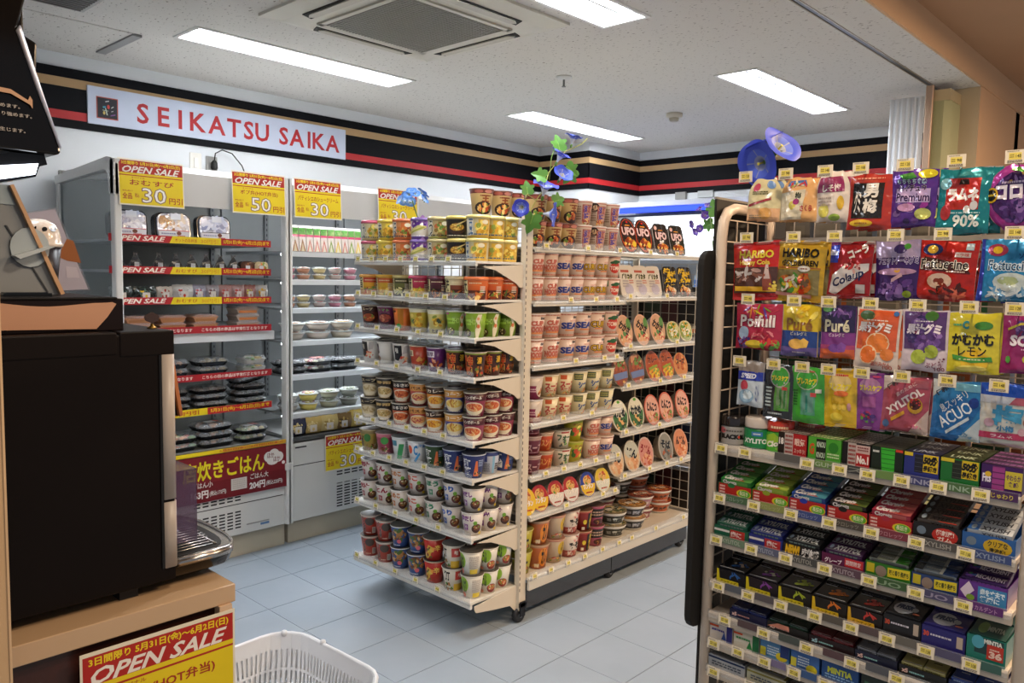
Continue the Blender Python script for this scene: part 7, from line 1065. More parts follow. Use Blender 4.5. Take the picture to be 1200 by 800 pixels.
m = M(); m.tube([(.4155, 1.4985, 1.889), (.4135, 1.4985, 1.881), (.4395, 1.4985, 1.795), (.4705, 1.4985, 1.700)], [.001, .0050, .0042, .002], '#d8dcec', 8); m.build('chrome_edge', 'satin', t)
m = M()
for z, tx, x1, hh in ((1.7545, '性を高めます。', .4105, .0062), (1.7415, '依存をより強めます。', .4275, .0062), (1.7165, '依存が生じます。', .4175, .0062)):
    n_ = len(tx); w_ = n_*.0078; art([('t', tx, 0, .5, 2, 1, '#b0aaa4')], w_, hh, lambda x, y, o: (x1-w_/2+x, 1.4955-o, z+y), m=m)
m.build('warning_text', 'paper', t)
m = M(); m.prism([(.36, 1.7785), (.398, 1.777), (.425, 1.764), (.429, 1.758), (.429, 1.772), (.4255, 1.778), (.4225, 1.7705), (.398, 1.784), (.36, 1.786)], 'y', 1.4945, 1.4958, '#c09878'); m.build('peach_line', 'paper', t)
t = thing('under_cabinet_lamp', 'black framed lamp glowing white under the overhead cabinet', 'lamp', (0, 0, 0))
m = M(); m.prism([(.20, 1.600), (.20, 1.678), (.452, 1.688), (.456, 1.672), (.444, 1.668), (.438, 1.650), (.36, 1.628)], 'y', 1.520, 1.60, '#121316'); m.build('housing', 'gloss_black', t)
m = M(); m.prism([(.345, 1.637), (.360, 1.634), (.436, 1.6535), (.441, 1.672), (.37, 1.660), (.345, 1.655)], 'y', 1.5155, 1.5185, '#fff'); m.build('lamp_panel', 'screen_light', t)
m = M(); m.prism([(.34, 1.668), (.40, 1.686), (.34, 1.686)], 'y', 1.5155, 1.519, '#2a2c30'); m.build('dark_flap', 'plastic', t)
# ================================================================ SHOPPING BASKET
def basket(lb, z0, top=True):
    t = thing('shopping_basket', lb, 'basket', (1.075, 1.83, z0), .05, group='stacked shopping baskets'); c = '#dfe2e6'
    W, L, Hh = .37, .46, .235; wb, lb_ = .29, .38
    def ring(k, z, e=0, r=.10): return [(x, y, z) for x, y in rrect(-(wb+(W-wb)*k)/2-e, (wb+(W-wb)*k)/2+e, -(lb_+(L-lb_)*k)/2-e, (lb_+(L-lb_)*k)/2+e, r, 5)]
    m = M(); n = 24
    def wallz(m, k0, k1, z0, z1, slotted):
        a, b = ring(k0, z0), ring(k1, z1)
        for i in range(n):
            j = (i+1) % n; A, B, C_, D_ = map(Vector, (a[i], a[j], b[j], b[i])); Lg = (B-A).length
            if not slotted: m.poly([A, B, C_, D_], c); continue
            q = max(1, round(Lg/.014))
            for k in range(q): u0, u1 = k/q, (k+.55)/q; m.poly([A.lerp(B, u0), A.lerp(B, u1), D_.lerp(C_, u1), D_.lerp(C_, u0)], c)
    hts = [0, .02, .075, .082, .137, .144, .195, Hh]; flags = [0, 1, 0, 1, 0, 1, 0]
    for (za, zb), fl_ in zip(zip(hts[:-1], hts[1:]), flags): wallz(m, za/Hh, zb/Hh, za, zb, fl_)
    m.poly(ring(0, 0.001), c); b_ = m.build('body', 'plastic', t); s_ = b_.modifiers.new('thick', 'SOLIDIFY'); s_.thickness = .0022
    m = M(); rg = ring(1, Hh, .004); m.tube(rg+[rg[0]], .0065, c, 8, False); m.build('rim', 'plastic', t)
    if top:
        for x, y in ((.150, .205), (.190, .07)):
            m = M(); m.lathe([(.007, -.008), (.009, 0), (.008, .006), (.003, .009)], 12, c, x, y); h_ = m.build('lug', 'plastic', t); h_.location = (0, 0, Hh+.004)
basket('white plastic shopping basket on the floor stand, topmost of the stack', .185); 
for k in range(1, 3): basket(f'white shopping basket nested {["", "just beneath the topmost", "third from the top of the stack", "at the stack bottom"][k]}', (.185-.045*k), False)
t = thing('basket_stand', 'low grey wire stand under the white shopping baskets', 'stand', (1.075, 1.83, 0), .05)
m = M()
for sx in (-1, 1):
    for sy in (-1, 1): m.tube([(sx*.13, sy*.17, 0), (sx*.13, sy*.17, .09)], .006, '#8c8f92', 8)
m.tube([(-.13, -.17, .088), (.13, -.17, .088), (.13, .17, .088), (-.13, .17, .088), (-.13, -.17, .088)], .006, '#8c8f92', 8); m.build('frame', 'satin', t)

# ================================================================ FOOD IN THE REFRIGERATORS
def lid_box(w, h, d, base, food, label, seed=0, rim='#1a1a1c', clear=True):
    """tray lying flat: dark base, food mound, clear domed lid, paper label"""
    rs = random.Random(seed); m = M(); hb = h*.48
    a = rrect(-w/2*.86, w/2*.86, d*.07, d*.93, min(w, d)*.18, 3); b = rrect(-w/2, w/2, 0, d, min(w, d)*.2, 3); n = len(a)
    m.v = [(x, y, 0) for x, y in a]+[(x, y, hb) for x, y in b]+[(x, y, hb+.003) for x, y in rrect(-w/2-.003, w/2+.003, -.003, d+.003, min(w, d)*.2, 3)]
    m.face(range(n)[::-1], base)
    for r_ in range(2):
        for i in range(n): j = (i+1) % n; m.face((r_*n+i, r_*n+j, (r_+1)*n+j, (r_+1)*n+i), base if r_ == 0 else rim)
    m.face(range(2*n, 3*n), base)
    fd = M()
    for k in range(16):
        x, y, r_ = rs.uniform(-w*.36, w*.36), rs.uniform(d*.12, d*.85), rs.uniform(.012, .024); fd.lathe([(r_, hb-.002), (r_*.9, hb+.006), (r_*.5, hb+.010+rs.uniform(0, .006))], 7, food[k % len(food)], x, y)
    l = M(); a = rrect(-w/2, w/2, 0, d, min(w, d)*.2, 3); b = rrect(-w/2*.9, w/2*.9, d*.05, d*.95, min(w, d)*.2, 3); l.v = [(x, y, hb+.003) for x, y in a]+[(x, y, h) for x, y in b]
    for i in range(n): j = (i+1) % n; l.face((i, j, n+j, n+i), '#d4dce4', True)
    l.face(range(n, 2*n), '#d4dce4')
    out = [('tray', m.data('tray', 'gloss_black' if base < '#3' else 'plastic')), ('food', fd.data('food', 'plastic')), ('clear_lid', l.data('clear_lid', 'wrap'))]
    if label: p = art(label, w*.6, d*.5, lambda x, y, o: (x, y+d*.2, h+.0012+o)); out.append(('print', p.data('print', 'paper')))
    return out
RICEC = ['#d8d4c8', '#b87840', '#e0dcd0', '#8a5a2c']; MIX = ['#c87840', '#4a7a30', '#d8c8a0', '#a83828', '#e0c060']; DRK = ['#3a2a20', '#7a5030', '#2c3420', '#a87040', '#4c3424']
# big clear boxes stood on edge in the top shelf
def big(fd, lc):
    m = M(); m.prism(rrect(-.088, .088, 0, .135, .035), 'y', .008, .05, '#14161c')
    c = M()
    c.prism(rrect(-.078, .078, .008, .128, .03), 'y', -.004, .010, '#c8ccd8')
    f_ = art([('f', 0, .62, .95, .36, fd, 46)], .15, .12, lambda x, y, o: (x, -.0045-o, y+.010), seed=len(lc)); p = art([('r', -1, 0, 1, 1, '#d8d8dc'), ('r', -1, .9, 1, 1, lc), ('e', .3, .6, .16, .28, '#6c3824'), ('n', -.85, .35, .1, .65, 1, '#7c80a0'), ('n', .2, .1, .7, .35, 1, '#b83434')], .15, .034, lambda x, y, o: (x, -.0075-o, y+.014))
    st = art([('r', -1, 0, 1, 1, '#dde0e4')], .05, .03, lambda x, y, o: (x+.01, -.0078-o, y+.10)); p.add(st)
    return [('box', m.data('box', 'gloss_black')), ('film', c.data('film', 'foil')), ('food', f_.data('food', 'film')), ('print', p.data('print', 'paper'))]
fs = [big(['#c8ccdc', '#a8acc4', '#e0e4ec', '#d8dce8'], '#b83c50'), big(['#c8b8a0', '#a87c4c', '#d0d0d8', '#b8b4b8'], '#b8342c'), big(['#c8d0e4', '#e0e4f0', '#98a0c0', '#d4dcf0'], '#241c24')]
for x, p_, lb in zip((1.505, 1.715, 1.925), fs, ('silvery wrapped rice box partly behind the first sale sign', 'clear wrapped fried rice box with white and red label', 'silvery wrapped rice box with white label beside the dark gap')): place('rice_box', p_, lb+', top refrigerator shelf', 'boxed meal', TR(x, FY+.10, 1.637, rx=-.10), 'wrapped rice boxes')
# rice balls
def onigiri(c, c2, film='film'):
    m = M(); pr = [(-.033, 0), (.033, 0), (.037, .010), (.010, .064), (0, .078), (-.010, .064), (-.037, .010)]
    m.prism(pr, 'y', 0, .034, c); f = M(); f.prism([(-.008, .062), (.008, .062), (.012, .086), (0, .080), (-.010, .088)], 'y', .012, .020, '#a8a4ac'); p = art([('r', -.55, .05, .55, .95, '#d8dadc'), ('n', -.45, .2, .45, .9, 4, '#70747c')], .036, .030, lambda x, y, o: (x+.006, -.0006-o, y+.008)); art([('p', [(-1, 0), (-.6, .5), (-.85, .1)], c2)], .066, .075, lambda x, y, o: (x, -.0004-o, y), m=p)
    return [('rice_ball', m.data('rice_ball', film)), ('film_tip', f.data('film_tip', 'wrap')), ('print', p.data('print', 'paper'))]
og = [onigiri('#14181c', '#8c8494'), onigiri('#1a1c20', '#3c6c88')]
xs8 = (1.45, 1.527, 1.638, 1.72, 1.80, 1.875, 1.95, 2.02)
for i, x in enumerate(xs8): place('rice_ball', og[i % 2], f'dark wrapped triangular rice ball, {["nearest the glass end", "second from the glass end", "third from the glass end", "fourth from the glass end", "fifth from the glass end", "sixth from the glass end", "seventh from the glass end", "eighth, beside the round ones"][i]}', 'rice ball', TR(x, FY+.095, 1.490, rz=-.35, rx=-.08), 'triangular rice balls')
def roundpack(c, food, r=.040, h=.055):
    m = M(); m.prism(rrect(-r, r, 0, h, r*.55), 'y', .0, .035, c); p = art([('f', 0, .5, .8, .4, food, 20), ('r', -.3, .1, .3, .6, '#d8d8d8')], 2*r, h, lambda x, y, o: (x, -.0004-o, y), seed=3); return [('pack', m.data('pack', 'film')), ('print', p.data('print', 'film'))]
place('rice_ball', roundpack('#4a2c20', ['#8a4c2c', '#5c3420']), 'brown round wrapped rice ball beside the triangular ones', 'rice ball', TR(2.10, FY+.095, 1.490), 'round rice balls'); place('rice_ball', roundpack('#c8b890', ['#d87838', '#e0d8c0', '#c83c28', '#7a9a3c']), 'orange and cream round wrapped rice ball at the row end', 'rice ball', TR(2.178, FY+.095, 1.490), 'round rice balls')
# third shelf: wrapped rolls and sachets
def sachet(c, food, w=.07, h=.062):
    m = M(); 
    for s in (1,):
        n0 = len(m.v); NX, NZ = 8, 6
        for sg in (1, -1):
            b0 = len(m.v)
            for j in range(NZ+1):
                for i in range(NX+1): u = -1+2*i/NX; v = j/NZ; m.v.append((u*w/2*(1-.06*math.sin(7*v+u)), -sg*.017*(1-abs(u)**3)*max(0, 1-abs(2*v-.8)**3 if v < .9 else .0)+.018, v*h+.002*math.sin(9*u)*v))
            for j in range(NZ):
                for i in range(NX): q = (b0+j*(NX+1)+i, b0+j*(NX+1)+i+1, b0+(j+1)*(NX+1)+i+1, b0+(j+1)*(NX+1)+i); m.face(q if sg > 0 else q[::-1], c, True)
    p = art([('f', 0, .5, .75, .4, food, 22), ('r', -.35, .08, .45, .62, '#d8d4cc'), ('e', .05, .28, .14, .14, food[0])], w*.86, h*.8, lambda x, y, o: (x, -.0012-o-.0005, y+.004), seed=6); return [('wrapper', m.data('wrapper', 'film')), ('print', p.data('print', 'film'))]
SC = [('black and yellow wrapped roll', '#1c2c28', ['#d8b830', '#1c2420', '#3c5c5c']), ('second black and yellow wrapped roll', '#182824', ['#e0c030', '#203028', '#4c6860']), ('cream red-dotted sachet', '#b8b0a4', ['#a83c34', '#d0c8bc']), ('large clear sachet with white paper', '#b8b8b4', ['#c04038', '#d8d8d0', '#c8c8c4']), ('pale blue wrapped rice ball', '#8c8c9c', ['#c8c8d4', '#b85050']), ('grey wrapped rice ball', '#908c94', ['#c8c4c8', '#7c5450']), ('pink wrapped rice ball', '#98706c', ['#b89090', '#b0483c']), ('rosy wrapped rice ball', '#a0807c', ['#c0a0a0', '#b8443c']), ('red-brown wrapped rice ball', '#905c54', ['#b88078', '#c8c050']), ('white labelled snack roll', '#9c9894', ['#d0c8a0', '#3c3c3c', '#d8a830'])]
for i, (lb, c, fd) in enumerate(SC):
    x = (1.46, 1.57, 1.665, 1.755, 1.835, 1.905, 1.975, 2.045, 2.11, 2.18)[i]; place('wrapped_rice_ball', sachet(c, fd, .10 if i in (0, 1, 3) else .074, .075 if i > 2 else .065), lb+' on the third refrigerator shelf', 'rice ball', TR(x, FY+.09, 1.347, rz=-.1), 'wrapped goods on the third shelf')
# fourth: flat packs two high
def flat(c, top, food, w=.125, h=.036, d=.11):
    m = M(); m.prism([(-w/2+.01, 0), (w/2-.01, 0), (w/2, h*.6), (w/2+.008, h*.7), (w/2-.015, h), (-w/2+.015, h), (-w/2-.008, h*.7), (-w/2, h*.6)], 'y', 0, d, c, False); f = art([('f', 0, .5, .9, .4, food, 20)], w*.85, d, lambda x, y, o: (x, y, h+o)); art([('r', -1, .0, 1, .9, food[0])], w*.8, h*.4, lambda x, y, o: (x, -.0004-o, y+.004), m=f)
    l = M(); l.prism([(-w/2-.006, h*.7), (w/2+.006, h*.7), (w/2-.014, h+.003), (-w/2+.014, h+.003)], 'y', -.002, d+.002, '#d0d0dc'); return [('tray', m.data('tray', 'plastic')), ('food', f.data('food', 'film')), ('clear_lid', l.data('clear_lid', 'wrap'))]
F4 = [('sausage bun', flat('#b07850', '#c8c8d8', ['#a06c44', '#b88058'])), ('peach filled roll', flat('#a87048', '#c8c8d8', ['#b07c50', '#c08c60'])), ('tan filled roll', flat('#b07c54', '#c8c8d8', ['#a87448', '#b8845c'])), ('mixed salad roll', flat('#a89888', '#d0c8c0', ['#c87840', '#7a8a40', '#d8c8b0', '#b05038']))]
for x, (lb, p_), n_ in zip((1.53, 1.69, 1.855, 2.085), F4, (2, 2, 2, 3)):
    for k in range(n_): place('sandwich_pack', p_, f'{lb} pack, {["bottom", "next", "top"][k if n_ == 3 else k]} of its stack on the fourth shelf', 'food pack', TR(x, FY+.07, 1.199+k*.0365, rx=0), 'flat packs on the fourth shelf')
# fifth to bottom
DK = [lid_box(.155, .042, .13, '#17181b', DRK, [('r', -.6, .2, .5, .9, '#a8a8a4'), ('n', -.5, .3, .4, .8, 3, '#4c4c50')], 1), lid_box(.165, .042, .14, '#1a1b1e', ['#3a4428', '#6a5a30', '#2c2c20', '#8a7c48'], None, 2), lid_box(.13, .042, .12, '#c8c8c0', ['#d8d8c8', '#c8a840', '#5c7a3c', '#d8c890'], None, 3, rim='#b8b8b0')]
def stack(p_, x, z, n_, dz, lb, lev, name='meal_tray', jit=.0, cat='boxed meal', y=FY+.08, grp='boxed meals'):
    rs = random.Random(int(x*1000))
    for k in range(n_):
        pos = 'alone' if n_ == 1 else (['bottom', 'top'][k] if n_ == 2 else ['bottom', 'middle', 'top'][min(k, 2)] if n_ == 3 else ['bottom', 'second', 'third', 'top'][k])
        place(name, p_, f'{lb}, {pos} of its stack, {lev}' if n_ > 1 else f'{lb}, {lev}', cat, TR(x+rs.uniform(-jit, jit), y, z+k*dz, rz=rs.uniform(-.12, .12) if jit else 0, ry=0), f'{grp}, {lev}')
for p_, x, lb in ((DK[0], 1.50, 'black lidded tray by the glass end'), (DK[0], 1.70, 'black lidded tray next to the coffee machine'), (DK[1], 1.905, 'dark salad tray with clear lid'), (DK[2], 2.135, 'white lidded tray of pale food')): stack(p_, x, .963, 2, .043, lb, 'fifth refrigerator shelf')
BT = [lid_box(.165, .036, .15, '#101114', ['#1c1814', '#3c2c20'], None, 5), lid_box(.175, .036, .15, '#0f1013', ['#26201a', '#4c3420'], None, 6)]
for p_, x, lb in ((BT[0], 1.48, 'black boxed meal by the glass end'), (BT[0], 1.70, 'black boxed meal behind the machine display'), (BT[1], 1.90, 'wide black boxed meal'), (BT[1], 2.12, 'black boxed meal under the tilted one')): stack(p_, x, .790, 3, .037, lb, 'sixth refrigerator shelf', jit=.004)
place('meal_tray', BT[1], 'black boxed meal leaning tilted at the end of the sixth shelf', 'boxed meal', TR(2.12, FY+.08, .908, ry=-.20), 'boxed meals, sixth refrigerator shelf')
CTR = [lid_box(.17, .040, .15, '#121316', ['#c87838', '#4c7a30', '#d8c080', '#a83c28'], None, 7), lid_box(.185, .040, .15, '#101114', ['#7a4c2c', '#3c2c1c', '#a86c38'], [('r', -.6, .3, .3, .9, '#c8ccd0'), ('r', .3, .3, .7, .9, '#a84c40')], 8), lid_box(.16, .040, .15, '#121418', ['#b8a868', '#7a8a3c', '#c8c0a0'], [('r', -.9, .1, .1, .8, '#c8ccd0'), ('r', .1, .3, .9, 1, '#c89090')], 9)]
for p_, x, n_, lb in ((CTR[0], 1.52, 2, 'colourful boxed meal near the glass end'), (CTR[0], 1.71, 2, 'boxed meal with green and orange food'), (CTR[1], 1.905, 3, 'boxed meal with white and red label'), (CTR[2], 2.105, 2, 'boxed meal with pink labels'), ): stack(p_, x, .596, n_, .041, lb, 'lowest refrigerator shelf', jit=.006, y=FY+.03)
m = M(); m.box(.03, .83, .02, .5, .574, .594, '#8f9190'); m.build('well_floor', 'enamel', f1); m = M(); m.box(.03, .83, .02, .5, .574, .590, '#8f9190'); m.build('well_floor', 'enamel', f2)
# second unit: sandwiches
def sandw(c1, c2):
    m = M(); m.prism([(0, 0), (.034, 0), (.034, .075), (.012, .146), (.0, .130)], 'x', -.019, .019, '#c8c0b8'); p = art([('r', -1, 0, 1, 1, '#d8d0cc'), ('r', -1, .72, 1, 1, '#4c9a44'), ('r', -1, .62, 1, .72, '#c83c6c'), ('p', [(-.9, 0), (0, .55), (.9, 0)], c1), ('p', [(-.5, 0), (0, .36), (.5, 0)], c2)], .038, .13, lambda x, y, o: (x, -.0004-o, y)); 
    for sx in (-1, 1): art([('r', -1, 0, 1, .92, '#d8cfc8'), ('f', 0, .45, .7, .3, [c1, '#e0dcd4', c2], 9), ('r', -1, .80, 1, .92, '#4c9a44')], .028, .138, lambda x, y, o: (sx*(.0194+o), .015+x*sx, y*.9), m=p)
    return [('sandwich', m.data('sandwich', 'film')), ('print', p.data('print', 'film'))]
SWD = [('egg', sandw('#d8b850', '#e0d8b0')), ('ham', sandw('#c88078', '#d8d0c0')), ('dark bread', sandw('#8a6040', '#c8b898')), ('lettuce', sandw('#7a9a4c', '#d8d8c0'))]
for i in range(11): lb, p_ = SWD[(0, 2, 2, 1, 1, 1, 3, 0, 1, 3, 0)[i]]; place('sandwich', p_, f'{lb} sandwich pack, {["first", "second", "third", "fourth", "fifth", "sixth", "seventh", "eighth", "ninth", "tenth", "eleventh"][i]} from the middle post, upright on the top shelf', 'sandwich', TR(2.335+i*.0465, FY+.09, 1.609, rz=-.25, rx=-.12), 'sandwiches on the top shelf')
def rcup(c, food, r=.040, h=.034):
    m = M(); m.lathe([(r*.7, 0), (r*.95, h*.7)], 20, hx(c)); m.lathe([(r, h*.7), (r, h*.8)], 20, hx('#c8ccc8')); f = M(); rs = random.Random(3)
    for k in range(9): a, q = rs.uniform(0, 6.3), rs.uniform(0, r*.6); f.lathe([(r*.3, h*.75), (r*.2, h*.95)], 6, food[k % len(food)], q*math.cos(a), q*math.sin(a))
    l = M(); l.lathe([(r*.98, h*.8), (r*.85, h*1.0), (r*.3, h*1.05)], 20, hx('#c8ccd0'))
    return [('cup', m.data('cup', 'plastic')), ('food', f.data('food', 'plastic')), ('clear_lid', l.data('clear_lid', 'wrap'))]
rc = [('pink', rcup('#b87888', ['#c87888', '#e0b0b0'])), ('orange', rcup('#b88468', ['#c89070', '#d8c0a0'])), ('cream', rcup('#b8a878', ['#d8c890', '#e0d8b0'])), ('red-topped', rcup('#b0a098', ['#c84838', '#d8c8b8']))]
for z, lev in ((1.454, 'second shelf'), (1.297, 'third shelf')):
    for i, x in enumerate((2.365, 2.46, 2.565, 2.67, 2.775)):
        lb, p_ = rc[(i+(1 if 'third' in lev else 0)) % 4]
        for k in range(2): place('dessert_cup', p_, f'{lb} dessert cup, {["lower", "upper"][k]}, {["first", "second", "third", "fourth", "fifth"][i]} column from the middle post, {lev}', 'dessert cup', TR(x, FY+.14, z+k*.036), f'dessert cups, {lev}')
sb_ = [('shallow pale', rcup('#b8b0a4', ['#a87c50', '#d8c8a8'], .072, .048)), ('shallow brown', rcup('#c8bcb0', ['#8a5c38', '#c89860'], .075, .048)), ('shallow golden', rcup('#c0b4a0', ['#d8b070', '#a87840'], .072, .050))]
for i, x in enumerate((2.40, 2.565, 2.73)):
    lb, p_ = sb_[i]
    for k in range(2): place('salad_bowl', p_, f'{lb} lidded bowl, {["lower", "upper"][k]} one, fourth shelf of the sandwich refrigerator', 'bowl', TR(x, FY+.16, 1.117+k*.051), 'lidded bowls, fourth shelf')
RD = lid_box(.15, .038, .14, '#15161a', ['#a83428', '#2c2420', '#d8c8a0'], [('r', -.8, .1, .8, .9, '#b83c3c'), ('n', -.6, .2, .6, .8, 2, '#e0c8c0')], 11)
for i, x in enumerate((2.38, 2.555, 2.73)): stack(RD if i == 1 else BT[0], x, .927, 2, .040, ['black meal tray beside the middle post', 'black meal tray with red label', 'black meal tray behind the noodle cups'][i], 'fifth sandwich shelf', y=FY+.09)
GB = [('grey-lidded', rcup('#b0b0a8', ['#98a078', '#d8d8c8'], .058, .050)), ('yellow noodle', rcup('#c8b860', ['#d8c050', '#a8403c'], .058, .050)), ('green salad', rcup('#a8a890', ['#7c9048', '#c8c8a8'], .060, .050)), ('dark salad', rcup('#8c9084', ['#5c6c3c', '#a8a88c'], .058, .050))]
for i, x in enumerate((2.36, 2.49, 2.63, 2.77)):
    lb, p_ = GB[i]
    for k in range(2): place('salad_bowl', p_, f'{lb} bowl, {["lower", "upper"][k]} one, sixth shelf of the sandwich refrigerator', 'bowl', TR(x, FY+.14, .714+k*.053), 'lidded bowls, sixth shelf')
gb = [('navy-printed', sachet('#2c3048', ['#c8b070', '#34385c', '#d8c890'], .11, .09)), ('gold', sachet('#b8a060', ['#d8c080', '#a08040', '#e0cc90'], .12, .09)), ('pale gold', sachet('#c0ac70', ['#e0d098', '#a08848'], .12, .09)), ('brown and gold', sachet('#7a6038', ['#c8a860', '#5c4424'], .11, .09)), ('bright gold', sachet('#c8b060', ['#e8d490', '#b89850'], .12, .10))]
for i, x in enumerate((2.36, 2.455, 2.565, 2.665, 2.765)): place('bread_bag', gb[i][1], f'{gb[i][0]} wrapped bread bag in the low well of the sandwich refrigerator', 'bread bag', TR(x, FY+.035, .592, rz=-.15), 'wrapped bread bags')

# ================================================================ FAR COOLER
t = thing('far_cooler', 'white lit open cooler with blue light strip on the far wall', 'cooler', (5.35, 0, 0))
m = M(); m.box(.0, .55, 1.9, 4.02, .0, .45, '#c8ccd0'); m.box(.5, .56, 1.9, 4.02, .45, 2.1, '#c8ccd0'); m.build('cabinet', 'enamel', t)
m = M(); m.box(-.02, .5, 1.9, 4.02, 2.06, 2.10, '#c0c4cc'); m.box(0.0, .5, 1.9, 4.02, 1.985, 2.0, '#30343c'); m.build('canopy', 'enamel', t)
m = M(); m.box(-.03, -.01, 1.9, 4.02, 2.015, 2.055, '#24c'); m.build('blue_light_strip', 'blue_led', t)
m = M(); m.box(.46, .499, 1.92, 4.0, 1.70, 1.98, '#fff'); m.build('light_panel', 'cooler_light', t)
for z in (.75, 1.05, 1.35, 1.64): m = M(); m.box(.06, .49, 1.92, 4.0, z, z+.02, '#b8bcc0'); m.build('shelf', 'enamel', t)
bt = {}
for nm_, c, c2 in (('green tea', '#3c6a34', '#d8d8c8'), ('orange drink', '#c8702c', '#e0d8c0'), ('water', '#a8b8c4', '#3c6cb0'), ('coffee', '#3a2418', '#c8b080'), ('white tea', '#c8c4b0', '#8a3c2c')):
    m = M(); m.lathe([(.030, 0), (.031, .06), (.031, .12), (.026, .15), (.012, .175), (.012, .185)], 14, [hx(c), hx(c2), hx(c), hx(c), hx(c)]); l = M(); l.lathe([(.0145, .184), (.0145, .2)], 12, hx('#d8d8d8')); bt[nm_] = [('bottle', m.data('bottle', 'plastic')), ('cap', l.data('cap', 'plastic'))]
kn = list(bt); ON = 'first second third fourth fifth sixth seventh eighth ninth tenth eleventh twelfth thirteenth fourteenth'.split()
for zi, z in enumerate((1.072, 1.372)):
    for i in range(14): place('drink_bottle', bt[kn[(i//3+zi) % 5]], f'{kn[(i//3+zi) % 5]} bottle in the far cooler, {["lower", "upper"][zi]} row, {ON[i]} from the pillar', 'bottle', TR(5.50, 3.90-i*.145, z), 'bottles in the far cooler')
t = thing('wall_box', 'two small grey switch boxes on the far wall above the cooler', 'switch box', (FX, 3.62, 2.20)); m = M(); m.box(-.03, 0, -.05, .05, -.03, .03, '#9c9c98'); m.build('box', 'plastic', t); m = M(); m.box(-.02, 0, -.30, -.16, -.025, .03, '#c8cccc'); m.build('cover', 'plastic', t)

# ================================================================ ARTIFICIAL FLOWERS
def blossom(R, L, c1, c2, c3, seed=0, lobes=5):
    """funnel flower opening towards +z"""
    rs = random.Random(seed); m = M(); N = 60; prof = [(.06, 0, c3), (.12, .35, c3), (.32, .66, c3), (.62, .86, c2), (.86, .95, c1), (1.0, .93, c1)]
    b = len(m.v)
    for k, (r_, z, c) in enumerate(prof):
        for i in range(N):
            a = 2*math.pi*i/N; wv = 1+(.10*abs(math.sin(a*lobes/2+seed)) if k > 3 else .03); zz = z+(.06*math.sin(a*lobes+seed) if k == 5 else 0); m.v.append((R*r_*wv*math.cos(a), R*r_*wv*math.sin(a), L*zz))
    for k in range(len(prof)-1):
        for i in range(N): j = (i+1) % N; m.face((b+k*N+i, b+k*N+j, b+(k+1)*N+j, b+(k+1)*N+i), prof[k+1][2] if (i % 12) else c3 if k < 3 else prof[k+1][2], True)
    me = m.data('blossom', 'petal'); s = M(); s.lathe([(R*.05, L*.35), (R*.04, L*.8), (R*.07, L*.84)], 8, '#d8cc58'); c = M(); c.lathe([(R*.08, -L*.12), (R*.14, L*.06), (R*.09, L*.22)], 10, '#5c8a34'); return me, s.data('stamen', 'petal'), c.data('calyx', 'petal')
def leaf(S, seed=0, c='#4c8a2c'):
    m = M(); out = [(0, .02), (.16, -.14), (.36, -.14), (.52, .0), (.50, .20), (.42, .34), (.58, .44), (.60, .62), (.42, .64), (.26, .66), (.20, .84), (.08, 1.0), (0, 1.08), (-.08, 1.0), (-.20, .84), (-.26, .66), (-.42, .64), (-.60, .62), (-.58, .44), (-.42, .34), (-.50, .20), (-.52, .0), (-.36, -.14), (-.16, -.14)]
    for i in range(len(out)):
        a, b = out[i], out[(i+1) % len(out)]; f_ = lambda p: (p[0]*S, p[1]*S, .22*S*abs(p[0])*1.2-.15*S*p[1]**2)
        m.poly([f_((0, .38)), f_(a), f_(b)], c, True)
    m.tube([(0, -.25*S, -.02*S), (0, 0, 0.001), (0, .5*S, -.03*S)], S*.015, '#8ab04c', 4)
    o = m.data('leaf', 'petal'); return o
def aim(loc, d, spin=0):
    q = Vector(d).normalized().to_track_quat('Z', 'Y').to_matrix().to_4x4(); return Matrix.Translation(loc) @ q @ Matrix.Rotation(spin, 4, 'Z')
def addb(parent, B, loc, d, spin=0, sc_=1):
    for nm_, me in zip(('blossom', 'stamen', 'calyx'), B):
        if nm_ == 'blossom': ob = put(nm_, me, parent); ob.matrix_local = aim(loc, d, spin) @ Matrix.Scale(sc_, 4); head = ob
        else: o2 = put(nm_, me, head)
def addl(parent, me, loc, d, spin=0, sc_=1): ob = put('leaf', me, parent); ob.matrix_local = aim(loc, d, spin) @ Matrix.Scale(sc_, 4)
B1 = blossom(.034, .045, '#3c54c8', '#5c74dc', '#c8ccdc', 1); B2 = blossom(.034, .045, '#4048c0', '#6478d8', '#d0d4e4', 3); L1 = leaf(.052, 0, '#4f8430'); L2 = leaf(.052, 1, '#447628')
t = thing('flower_vine', 'artificial morning glory vine of blue blossoms twined over the rack post', 'artificial flower')
m = M(); m.tube([(2.455, 2.20, 1.70), (2.45, 2.20, 1.77), (2.47, 2.19, 1.81), (2.52, 2.19, 1.86), (2.545, 2.19, 1.93), (2.60, 2.19, 1.98), (2.65, 2.19, 2.03), (2.70, 2.19, 2.05), (2.76, 2.19, 2.075), (2.80, 2.19, 2.105)], .0022, '#a8a850', 6)
m.tube([(2.47, 2.19, 1.81), (2.41, 2.19, 1.83), (2.39, 2.18, 1.80)], .0018, '#a8a850', 5); m.tube([(2.55, 2.19, 1.90), (2.56, 2.19, 1.99), (2.58, 2.19, 2.04)], .0018, '#7c9a40', 5); m.build('stem', 'petal', t)
for loc, d, B, s_ in (((2.688, 2.19, 2.055), (.1, -.25, 1), B1, .85), ((2.565, 2.17, 1.965), (.2, -.5, .9), B2, .95), ((2.585, 2.17, 1.895), (-.2, -.7, .6), B1, .95), ((2.485, 2.17, 1.815), (-.1, -.4, 1), B2, 1.15), ((2.47, 2.165, 1.755), (.5, -.9, -.1), B1, 1.05), ((2.37, 2.17, 1.775), (-.9, -.5, -.2), B2, .75)): addb(t, B, loc, d, 0, s_*1.3)
